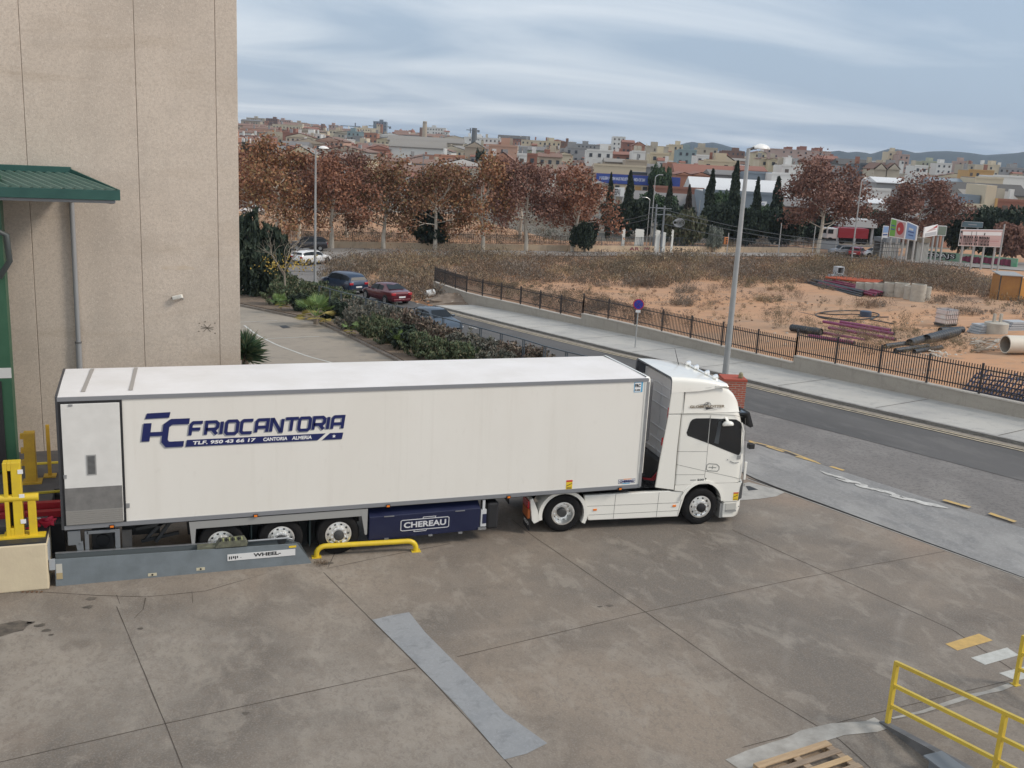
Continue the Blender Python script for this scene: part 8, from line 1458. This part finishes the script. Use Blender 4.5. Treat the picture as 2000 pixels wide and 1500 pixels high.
LM = [
 (481, 517, 231, 1250, 'beige', 'fibre', 'flat+', 'grey-beige apartment block, leftmost on the hilltop', dict(apt)), (519, 542, 232, 1230, 'brown', 'tile', 'flat+', 'dark brown apartment block second from the left on the hilltop', dict(apt)), (546, 568, 235, 1210, 'pink', 'tile', 'flat+', 'pinkish apartment block third from the left on the hilltop', dict(apt)), (568, 600, 240, 1150, 'tan', 'tile', 'flat+', 'tan building right of the hilltop apartment blocks', dict(apt)),
 (490, 577, 247, 950, 'cream', 'fibre', 'flat', 'long cream building with rows of windows below the hilltop blocks', dict(apt)), (463, 488, 243, 900, 'beige', 'tile', 'gy', 'beige gabled building at the warehouse edge of the skyline', {}), (462, 494, 262, 620, 'bluegrey', 'bluegrey_roof', 'gx', 'grey-blue roofed shed at the left end of the town', dict(ind)), (524, 552, 259, 600, 'cream', 'tile', 'flat', 'cream two-storey house below the long cream building', {}), (552, 589, 261, 590, 'brick', 'redtile', 'flat', 'long brick-red building left of the white house', dict(win=False)), (589, 627, 262, 560, 'white', 'pale', 'flat+', 'white house with dark windows above the left street lamp', dict(rise=0)), (592, 619, 248, 850, 'terracotta', 'redtile', 'gx', 'red-brown gabled block above the white house', {}), (620, 640, 256, 780, 'yellow', 'tile', 'flat', 'small yellow house right of the red-brown block', {}), (643, 669, 255, 800, 'cream', 'tile', 'flat+', 'cream house under the pink hilltop block', {}), (642, 661, 245, 1000, 'pink', 'redtile', 'flat+', 'pink apartment block between chimney and crane', dict(apt)), (560, 613, 285, 330, 'yellow', 'fibre', 'gy', 'pale yellow barn-like gable above the left trees', dict(win=False, rise=2.6)), (548, 600, 277, 420, 'grey', 'greyroof', 'gx', 'grey saw-roofed shed behind the yellow barn', dict(ind)), (470, 520, 270, 480, 'tan', 'tile', 'gx', 'brown tiled roof at the far left of the town', {}), (470, 500, 280, 330, 'ochre', 'tile', 'gx', 'ochre house with tiled roof low at the left', {}),
 (678, 711, 258, 640, 'teal', 'bluegrey_roof', 'flat+', 'grey-green glass office below the left crane', dict(apt)), (711, 737, 261, 620, 'terracotta', 'redtile', 'flat', 'orange-brick block right of the glass office', {}), (729, 755, 238, 1100, 'bluegrey', 'greyroof', 'flat+', 'blue-grey glass tower on the skyline behind the crane', dict(apt)), (770, 800, 255, 950, 'cream', 'tile', 'gx', 'cream church-like house between the two small domes', {}), (757, 905, 268, 560, 'beige', 'fibre', 'gx', 'long beige factory hall with striped roof', dict(ind)), (760, 870, 276, 420, 'white', 'fibre', 'gx', 'long pale workshop hall in front of the beige factory', dict(ind)), (828, 871, 250, 980, 'white', 'greyroof', 'flat+', 'white office building with dark window bands by the brick chimney', dict(apt)), (906, 979, 270, 680, 'white', 'whiteroof', 'flat+', 'long white factory with a row of dark windows', dict(wmax=16)), (908, 946, 277, 400, 'tan', 'fibre', 'gy', 'grey-tan gabled hall in front of the white factory', dict(win=False, rise=2.2)), (973, 1035, 265, 900, 'brick', 'darkroof', 'gx', 'dark red brick building on the skyline with pointed roof', {}), (955, 1011, 286, 300, 'salmon', 'redtile', 'flat+', 'salmon-coloured building above the orange gable', dict(wmax=4)), (957, 1008, 297, 240, 'terracotta', 'redtile', 'gy', 'orange tiled gable at the foot of the salmon building', dict(win=False, rise=2.3)), (1022, 1064, 287, 380, 'palegreen', 'greyroof', 'gx', 'grey-green roofed hall right of the salmon building', dict(ind)), (1018, 1060, 275, 700, 'cream', 'pale', 'flat', 'cream terrace on the skyline right of the dark brick building', {}), (1060, 1096, 277, 650, 'yellow', 'pale', 'flat+', 'pale yellow houses left of the dark brown block', {}), (1096, 1112, 278, 620, 'brown', 'tile', 'flat+', 'narrow dark brown block on the skyline', dict(apt)), (1030, 1050, 303, 270, 'brick', 'redtile', 'flat', 'small brick-red house above the plane trees in the middle', {}), (1010, 1029, 303, 262, 'white', 'bluegrey_roof', 'flat', 'small white and blue house right of the orange gable', {}), (1052, 1098, 300, 330, 'tan', 'tile', 'gx', 'tan house with brown roof, centre of the town', {}), (1085, 1120, 297, 360, 'cream', 'tile', 'gy', 'cream gable in the centre of the town', {}),
 (1105, 1160, 290, 420, 'grey', 'greyroof', 'flat+', 'grey house block left of the pale three-storey one', {}), (1146, 1197, 295, 350, 'white', 'pale', 'flat+', 'pale three-storey house with small windows', dict(wmax=14)), (1120, 1180, 283, 700, 'grey', 'greyroof', 'flat+', 'pale grey blocks on the skyline left of the white tower', dict(apt)), (1197, 1222, 268, 700, 'white', 'pale', 'flat', 'white tower block standing above the skyline', dict(apt)), (1216, 1240, 274, 620, 'brick', 'redtile', 'gx', 'brick-red apartment house with balconies beside the white tower', dict(apt, rise=1.5)), (1236, 1263, 277, 600, 'terracotta', 'redtile', 'gy', 'red gabled apartment house right of the white tower', dict(apt, rise=2.5)), (1199, 1236, 297, 380, 'brick', 'redtile', 'gx', 'low brick-red house left of the white modern house', {}), (1235, 1261, 297, 370, 'white', 'whiteroof', 'flat', 'white modern house with a wide dark window band', dict(wmax=3)), (1270, 1308, 301, 340, 'yellow', 'pale', 'flat+', 'pale yellow two-step house in the right half of the town', dict(wmax=6)), (1264, 1306, 287, 520, 'beige', 'fibre', 'flat+', 'beige stepped block behind the pale yellow house', dict(apt)), (1306, 1334, 284, 560, 'yellow', 'pale', 'flat+', 'cream block just left of the blue mountain', dict(apt)), (1324, 1361, 294, 420, 'teal', 'darkroof', 'flat+', 'grey-teal glass building below the blue mountain', dict(apt, wmax=14)), (1362, 1402, 290, 520, 'beige', 'fibre', 'flat+', 'beige stepped apartment building under the blue mountain', dict(apt)), (1160, 1262, 325, 285, 'cream', 'pale', 'flat', 'long low cream commercial building above the blue sign', dict(win=False, name='commercial_building', cat='building')), (1303, 1321, 320, 300, 'terracotta', 'redtile', 'flat', 'small bare brick cube above the blue sign', dict(win=False)), (1263, 1303, 322, 330, 'grey', 'greyroof', 'gx', 'grey-roofed shed left of the brick cube', dict(ind)), (1182, 1222, 311, 340, 'tan', 'fibre', 'gx', 'tan shed with grey roof above the long cream building', dict(ind)), (1222, 1264, 315, 330, 'tan', 'fibre', 'flat', 'plain tan wall building above the long cream building', dict(win=False)), (1360, 1390, 305, 360, 'white', 'tile', 'flat', 'white house left of the cream gable', {}), (1396, 1440, 303, 330, 'cream', 'tile', 'gy', 'cream gabled house beside the tallest cypress', dict(rise=2.3)), (1375, 1445, 316, 300, 'yellow', 'tile', 'flat+', 'row of pale yellow house fronts under the cream gable', {}), (1320, 1445, 324, 285, 'brick', 'redtile', 'gx', 'long red-tiled roof across the middle right of the town', dict(ind)), (1321, 1352, 337, 262, 'terracotta', 'redtile', 'gy', 'brick shed with shallow gable, left one of the pair', dict(ind)), (1352, 1388, 337, 262, 'terracotta', 'redtile', 'gy', 'brick shed with shallow gable, right one of the pair', dict(ind)), (1388, 1440, 334, 270, 'grey', 'greyroof', 'gx', 'grey shed roof behind the tall cypress', dict(ind)),
 (1410, 1455, 296, 640, 'brown', 'tile', 'flat+', 'brown apartment row left of the street lamp head', dict(apt)), (1473, 1498, 295, 560, 'yellow', 'tile', 'gy', 'yellow gabled house right of the street lamp head', {}), (1496, 1624, 294, 700, 'pink', 'redtile', 'flat', 'long red-topped apartment building with grey balcony bands', dict(apt)), (1484, 1505, 308, 380, 'cream', 'tile', 'gy', 'small cream gabled house under the long apartment building, left', {}), (1503, 1520, 309, 375, 'yellow', 'tile', 'gy', 'small yellow gabled house next to the cream one', {}), (1538, 1572, 309, 360, 'palegreen', 'fibre', 'vault', 'greenish building with rounded roof above the white house', dict(win=False, rise=2.0)), (1527, 1570, 325, 290, 'white', 'whiteroof', 'flat+', 'white house with dark windows left of the large brown tree', {}), (1445, 1498, 326, 285, 'brick', 'redtile', 'gx', 'long red roof right of the near street lamp', dict(ind)), (1461, 1511, 339, 262, 'bluegrey', 'bluegrey_roof', 'flat', 'blue-grey metal shed wall right of the near street lamp', dict(ind)), (1508, 1556, 341, 255, 'white', 'whiteroof', 'flat', 'white plastered shed wall left of the large brown tree', dict(ind)), (1600, 1640, 305, 500, 'brick', 'redtile', 'gx', 'red roofed house under the end of the long apartment building', {}),
 (1735, 1757, 297, 620, 'cream', 'fibre', 'flat+', 'taller cream and pink tower block in front of the mountains', dict(apt)), (1756, 1777, 303, 610, 'pink', 'redtile', 'flat+', 'shorter pink tower block beside the cream one', dict(apt)), (1709, 1733, 319, 290, 'beige', 'tile', 'gy', 'tall blank beige gable wall, left of the pair', dict(win=False, rise=1.8)), (1735, 1759, 319, 290, 'beige', 'tile', 'gy', 'tall blank beige gable wall, right of the pair', dict(win=False, rise=1.8)), (1640, 1708, 312, 400, 'grey', 'darkroof', 'gx', 'dark grey roofed hall left of the blank beige gables', dict(ind)), (1680, 1712, 322, 300, 'slate', 'darkroof', 'flat', 'dark slate-grey building left of the blank beige gables', dict(win=True)), (1713, 1772, 349, 250, 'grey', 'whiteroof', 'gx', 'flat white roof below the blank beige gables', dict(ind)), (1787, 1813, 325, 420, 'white', 'pale', 'flat', 'white house with two windows right of the tower blocks', {}), (1800, 1832, 316, 620, 'palegreen', 'pale', 'flat+', 'pale green-white block right of the pink tower', dict(apt)), (1830, 1860, 320, 600, 'white', 'pale', 'flat+', 'white terraces on the right of the town', dict(apt)), (1872, 1900, 316, 640, 'pink', 'pale', 'flat+', 'pinkish block left of the domed building', dict(apt)), (1880, 1905, 322, 560, 'beige', 'fibre', 'flat', 'beige block in front of the pinkish one', {}), (1892, 1942, 334, 400, 'ochre', 'fibre', 'flat', 'long low orange building at the right', dict(wmax=2)), (1920, 1953, 323, 540, 'cream', 'pale', 'flat+', 'cream building with rounded rooftop at the right', {}), (1952, 2005, 329, 540, 'grey', 'fibre', 'flat+', 'grey terraces at the right edge of the town', {}), (1824, 1905, 350, 290, 'palegreen', 'bluegrey_roof', 'gx', 'long pale wall with wavy blue-grey roof at the right', dict(ind)), (1905, 1960, 349, 285, 'cream', 'greyroof', 'flat', 'long cream wall right of the wavy roof', dict(ind)), (1940, 2010, 346, 300, 'white', 'whiteroof', 'flat', 'long white wall at the right edge', dict(ind)), (1840, 2010, 360, 262, 'tan', 'darkroof', 'gx', 'very long dark grey roof at the right', dict(ind)), (1844, 1897, 381, 215, 'grey', 'greyroof', 'gy', 'grey gabled shed left of the cream modern building', dict(ind)), (1948, 2012, 394, 205, 'brick', 'fibre', 'flat', 'dark red walled building at the right edge', dict(wmax=3)), (1890, 1990, 375, 235, 'tan', 'fibre', 'gx', 'tan workshop roofs behind the cream modern building', dict(ind)), (1700, 1740, 372, 215, 'white', 'pale', 'flat', 'white shed between the two brown trees, upper', dict(ind)), (1697, 1742, 392, 200, 'white', 'whiteroof', 'gx', 'white roofed shed between the two brown trees, lower', dict(ind)), (1690, 1712, 352, 270, 'brick', 'tile', 'flat', 'brown-red shed left of the flat white roof', dict(ind)), (1750, 1850, 366, 262, 'grey', 'greyroof', 'gx', 'grey shed roof behind the right brown tree', dict(ind))]
for (pl, pr, pt_, D, wa, ro, kd, lb_, kw) in LM: lm(pl, pr, pt_, D, wa, ro, kd, lb_, **dict(kw))
# warehouse with the long blue sign
o = lm(1166, 1328, 346, 255, 'terracotta', 'greyroof', 'flat', 'brick warehouse with a long blue sign across its front', win=False, name='signed_warehouse', cat='warehouse', group=None); W_, hh = HS[o.name]; Dp = 10
b = MB(); b.box(-W_/2-.2, W_/2+.1, -Dp/2-.35, -Dp/2-.05, hh-1.9, hh+.45); sgn = b.build('blue_sign', pm('sign_royal_blue', (.035, .07, .30), .5), o)
text('LLOGUEM I VENEM NAUS INDUSTRIALS A MIDA DE 24H', 1, pm('sign_letters', (.6, .64, .75), .5), 'sign_lettering', sgn, sideM(-W_*.47, -Dp/2-.37, hh-1.05), fit=(W_*.55, .8), bold=.03); text('937 290 333', 1, whitem, 'sign_lettering', sgn, sideM(W_*.20, -Dp/2-.37, hh-1.5), fit=(W_*.14, .62), bold=.03); text('www.naus', 1, MATS['sign_letters'], 'sign_lettering', sgn, sideM(W_*.17, -Dp/2-.37, hh-.7), fit=(W_*.18, .4))
for k in range(8): part('box', 'door', [wallM['ochre'], winM, wallM['cream'], wallM['terracotta']][k % 4], o, 1.5 if k % 4 != 1 else 1.1, .2, 2.6, (-W_*.33+k*1.75, -Dp/2-.12, hh-4.9))
part('box', 'pale_front', wallM['cream'], o, W_*.52, .1, 3.0, (-W_*.14, -Dp/2-.03, hh-5.0)); part('box', 'side_wing', wallM['salmon'], o, 1.5, 4, 4, (W_*.47, -Dp/2-1, hh-6)); part('box', 'roof_unit', MATS['town_window'], o, W_*.2, 4, 1.2, (W_*.02, 0, hh))
for i, (pl, pr, pt_, D, wa, ro, kd, lb_, kw) in enumerate([(1352, 1530, 352, 238, 'cream', 'whiteroof', 'gx', 'long white-roofed storage hall behind the cypresses', dict(rise=2.6)), (1280, 1375, 369, 225, 'brick', 'redtile', 'flat', 'long brick-red wall below the blue sign', {}), (1285, 1374, 382, 205, 'grey', 'greyroof', 'gx', 'big grey shed roof below the brick-red wall', dict(rise=3.2)), (1222, 1285, 376, 212, 'tan', 'greyroof', 'gx', 'grey-brown shed roof under the blue sign on the left', dict(rise=2.0)), (1373, 1520, 378, 200, 'bluegrey', 'pale', 'flat', 'long blue-grey metal shed with a pale sign behind the cypresses', {}), (1160, 1190, 357, 240, 'tan', 'fibre', 'gy', 'small tan gabled shed right of the last plane tree', {})]):
    o = lm(pl, pr, pt_, D, wa, ro, kd, lb_, **dict(ind, **kw))
    if i == 4: W_, hh = HS[o.name]; b = MB(); b.box(W_*.20, W_*.36, -5.1, -5.02, hh-2.4, hh-1.3); q = b.build('sign_plate', whitem, o); text('THERMO', .8, dbl, 'sign_lettering', q, sideM(W_*.23, -5.12, hh-2.1), fit=(W_*.10, .5)); part('box', 'base', winM, o, W_, .1, 1.0, (0, -5.04, -1))
    if i == 0: W_, hh = HS[o.name]; part('box', 'dark_opening', winM, o, W_*.22, .1, .9, (-W_*.34, -5.05, hh-1.6)); part('box', 'brick_band', wallM['brick'], o, W_, .08, 1.2, (0, -5.04, hh-3.6))
# lettered white hoardings left of the cypresses
board(1200, 1219, 366, 366, 383, 384, 190, 'white hoarding with black block letters between two cypresses', [('text', blackm, 'ESPAI', 0, .08, .55, .8, .28), ('text', blackm, '937 10', 0, .08, .15, .8, .28)], (.1, .9)); board(1173, 1183, 366, 366, 383, 383, 190, 'small white hoarding at the edge of the last plane tree', [('poly', gyp, sq(.2, .3, .8, .5))], (.1, .9))
# cream modern building on the right
o = lm(1880, 1928, 403, 190, 'cream', 'pale', 'flat', 'cream modern building with a raised square tower at the right', win=False, name='modern_building', cat='building', group=None); W_, hh = HS[o.name]
part('box', 'tower', wallM['cream'], o, W_*.42, 9, hh+4+2, (W_*.62, 0, -2)); part('box', 'glazed_box', wallM['bluegrey'], o, W_*.50, 6, 2.0, (W_*.12, 0, hh)); part('box', 'slit_window', winM, o, W_*.22, .1, .35, (-W_*.18, -5.03, hh-1.8)); part('box', 'orange_panel', wallM['ochre'], o, W_*.10, .2, 3.2, (W_*.88, -4.6, hh-1.5))
# stair towers on the long apartment building, dome, chimneys, cranes
for (a, b_, t_, lb_) in ((1536, 1548, 288, 'left red stair tower on top of the long apartment building'), (1562, 1576, 287, 'middle red stair tower on top of the long apartment building'), (1591, 1607, 290, 'right dark red stair tower on top of the long apartment building')): lm(a, b_, t_, 703, 'brick', 'redtile', 'flat', lb_, Dp=8, win=False, name='stair_tower', cat='tower', group='stair towers')
def chimney(px, pt_, D, w_, label, wall='brown'): q = atD(px, pt_, D); z = zt(q.x, q.y); o = thing('brick_chimney', label, 'chimney', (q.x, q.y, z), 0, 'factory chimneys'); part('cyl', 'shaft', wallM[wall], o, w_, w_, q.z-z); part('cyl', 'rim', wallM['darkgrey'], o, w_*.82, w_*.82, 1.2, (0, 0, q.z-z-1.4)); return o
chimney(830, 237, 800, 4.4, 'tallest brick factory chimney beside the white office building', 'tan'); chimney(823, 249, 820, 3.6, 'shorter brick chimney just left of the tallest one'); chimney(927, 250, 520, 3.6, 'dark chimney rising behind the grey-tan gabled hall', 'darkgrey'); chimney(631, 242, 1000, 5.5, 'short thick brick chimney near the left crane'); chimney(1130, 282, 900, 3.5, 'small dark spire on the skyline left of the white tower', 'darkgrey')
crm = pm('crane_grey', (.16, .18, .20), .6)
for i, (px, pt_, jl, jr, pj, D, lb_) in enumerate([(694, 240, 665, 704, 247, 1300, 'tower crane left of the glass tower on the skyline'), (748, 243, 720, 764, 247, 1350, 'tower crane whose jib passes behind the glass tower'), (919, 250, 911, 937, 254, 1300, 'small tower crane beside the dark chimney')]):
    q = atD(px, pt_, D); z = zt(q.x, q.y); o = thing('tower_crane', lb_, 'crane', (q.x, q.y, z), -YAW, 'tower cranes'); b = MB(); b.box(-.7, .7, -.7, .7, 0, q.z-z); b.build('mast', crm, o); j = atD(px, pj, D); s_ = D/FPX; b = MB(); b.box((jl-px)*s_, (jr-px)*s_, -.6, .6, j.z-z-.5, j.z-z+.5); b.build('jib', crm, o); b = MB(); b.box((jr-px)*s_-3, (jr-px)*s_, -.8, .8, j.z-z-2.5, j.z-z-.5); b.build('counterweight', crm, o)
for (px, lb_) in ((783, 'small red dome left on the skyline church'), (806, 'small red dome right on the skyline church')):
    q = atD(px, 253, 960); z = zt(q.x, q.y); o = thing('domed_tower', lb_, 'dome', (q.x, q.y, z), 0, 'church domes'); part('box', 'drum', wallM['cream'], o, 5, 5, q.z-z-3); b = MB(); b.lathe((0, 0, q.z-z-3), (0, 0, 1), [(2.6, 0), (2.4, 1.4), (1.5, 2.6), (.3, 3.3), (.001, 4.2)], 14); b.build('dome', wallM['brick'], o, smooth=60)
# filler houses, row after row up the rise
rows_ = [(195, 12, (8, 14), (4, 7)), (225, 13, (8, 15), (4, 7)), (262, 16, (8, 16), (5, 8)), (300, 19, (8, 16), (5, 8)), (345, 21, (8, 17), (6, 8)), (400, 22, (9, 19), (6, 9)), (465, 24, (10, 21), (6, 9)), (540, 24, (11, 23), (7, 9)), (630, 24, (12, 26), (7, 10)), (740, 22, (14, 30), (8, 10)), (880, 20, (16, 34), (8, 11)), (1050, 18, (20, 40), (8, 12))]
ordn = ['nearest', 'second', 'third', 'fourth', 'fifth', 'sixth', 'seventh', 'eighth', 'ninth', 'tenth', 'eleventh', 'farthest']
lmx = [(l[0]+l[1])/2 for l in LM]; short = {'gy': 'gabled house', 'gx': 'house with a long roof', 'flat': 'flat-roofed house', 'flat+': 'flat-roofed house with a roof box'}
used = set(LABELS); pal = ['cream', 'white', 'tan', 'yellow', 'salmon', 'brick', 'terracotta', 'grey', 'beige', 'beige', 'pink', 'cream', 'white', 'white', 'cream', 'beige', 'grey', 'white']; cname = {'palegreen': 'pale green', 'brick': 'brick-red'}
for ri, (D, n, wr, hr) in enumerate(rows_):
    for k in range(n):
        px = 420+(k+rh.uniform(.1, .9))*1590/n
        if (D < 290 and px < 1165) or (D < 240 and px < 1600): continue
        DD = D*rh.uniform(.95, 1.06); q = atD(px, 300, DD); kd = rh.choice(['gx', 'gx', 'gy', 'gy', 'flat', 'flat', 'flat+']); wa = rh.choice(pal); ro = rh.choice(['tile', 'tile', 'redtile', 'fibre', 'greyroof', 'tile']) if kd[0] == 'g' else rh.choice(['fibre', 'pale', 'greyroof', 'tile'])
        W_ = rh.uniform(*wr); h = rh.uniform(*hr); shed = px > 1165 and D < 420
        if shed: W_ = rh.uniform(16, 34); h = rh.uniform(3.2, 5.2); kd = rh.choice(['gx', 'gx', 'gy', 'flat']); wa = rh.choice(['white', 'cream', 'beige', 'grey', 'terracotta', 'brick']); ro = rh.choice(['pale', 'whiteroof', 'fibre', 'greyroof', 'tile', 'redtile', 'fibre'])
        cn = cname.get(wa, wa); size = 'wide' if W_ > sum(wr)/2+2 else ('narrow' if W_ < sum(wr)/2-2 else 'mid-sized')
        near = min(range(len(LM)), key=lambda i: abs(lmx[i]-px)+abs(LM[i][3]-DD)*.05); side = 'left' if px < lmx[near] else 'right'; rel = LM[near][7].split(',')[0]; rel = ' '.join(rel.split(' ')[:4])
        for lb_ in (f'{cn} {short[kd]} in the {ordn[ri]} row of town', f'{size} {cn} {short[kd]} in the {ordn[ri]} row of town', f'{cn} house, {ordn[ri]} row, {side} of {rel}', f'{size} {cn} house, {ordn[ri]} row, {side} of {rel}'):
            if shed: lb_ = lb_.replace('house with a long roof', 'shed with a long roof').replace('gabled house', 'gabled shed').replace('flat-roofed house', 'flat-roofed shed').replace(' house,', ' shed,')
            if lb_ not in used and len(lb_.split()) <= 16: break
        used.add(lb_)
        house(q.x, q.y, W_, rh.uniform(7, 11)*(1+D/2500), h, wa, ro, kd, lb_, rz=-YAW+rh.choice((0, 0, .25, -.3, .5, -.15)), **(dict(ind) if shed else dict(wmax=12 if D < 700 else 8, storey=3.1 if D < 600 else 3.6)))
# haze: the air between the yard and the hills
b = MB(); b.box(-1500, 4600, -60, 5000, -60, 300); o = b.build('haze', bpy.data.materials.new('haze_air')); o.data.materials[0].use_nodes = True; t = o.data.materials[0].node_tree; t.nodes.clear(); mo_ = t.nodes.new('ShaderNodeOutputMaterial'); pv = t.nodes.new('ShaderNodeVolumePrincipled'); pv.inputs['Color'].default_value = (.66, .80, 1.0, 1); pv.inputs['Density'].default_value = 0.0001; pv.inputs['Anisotropy'].default_value = 0.2; t.links.new(pv.outputs[0], mo_.inputs['Volume']); tag(o, kind='stuff')
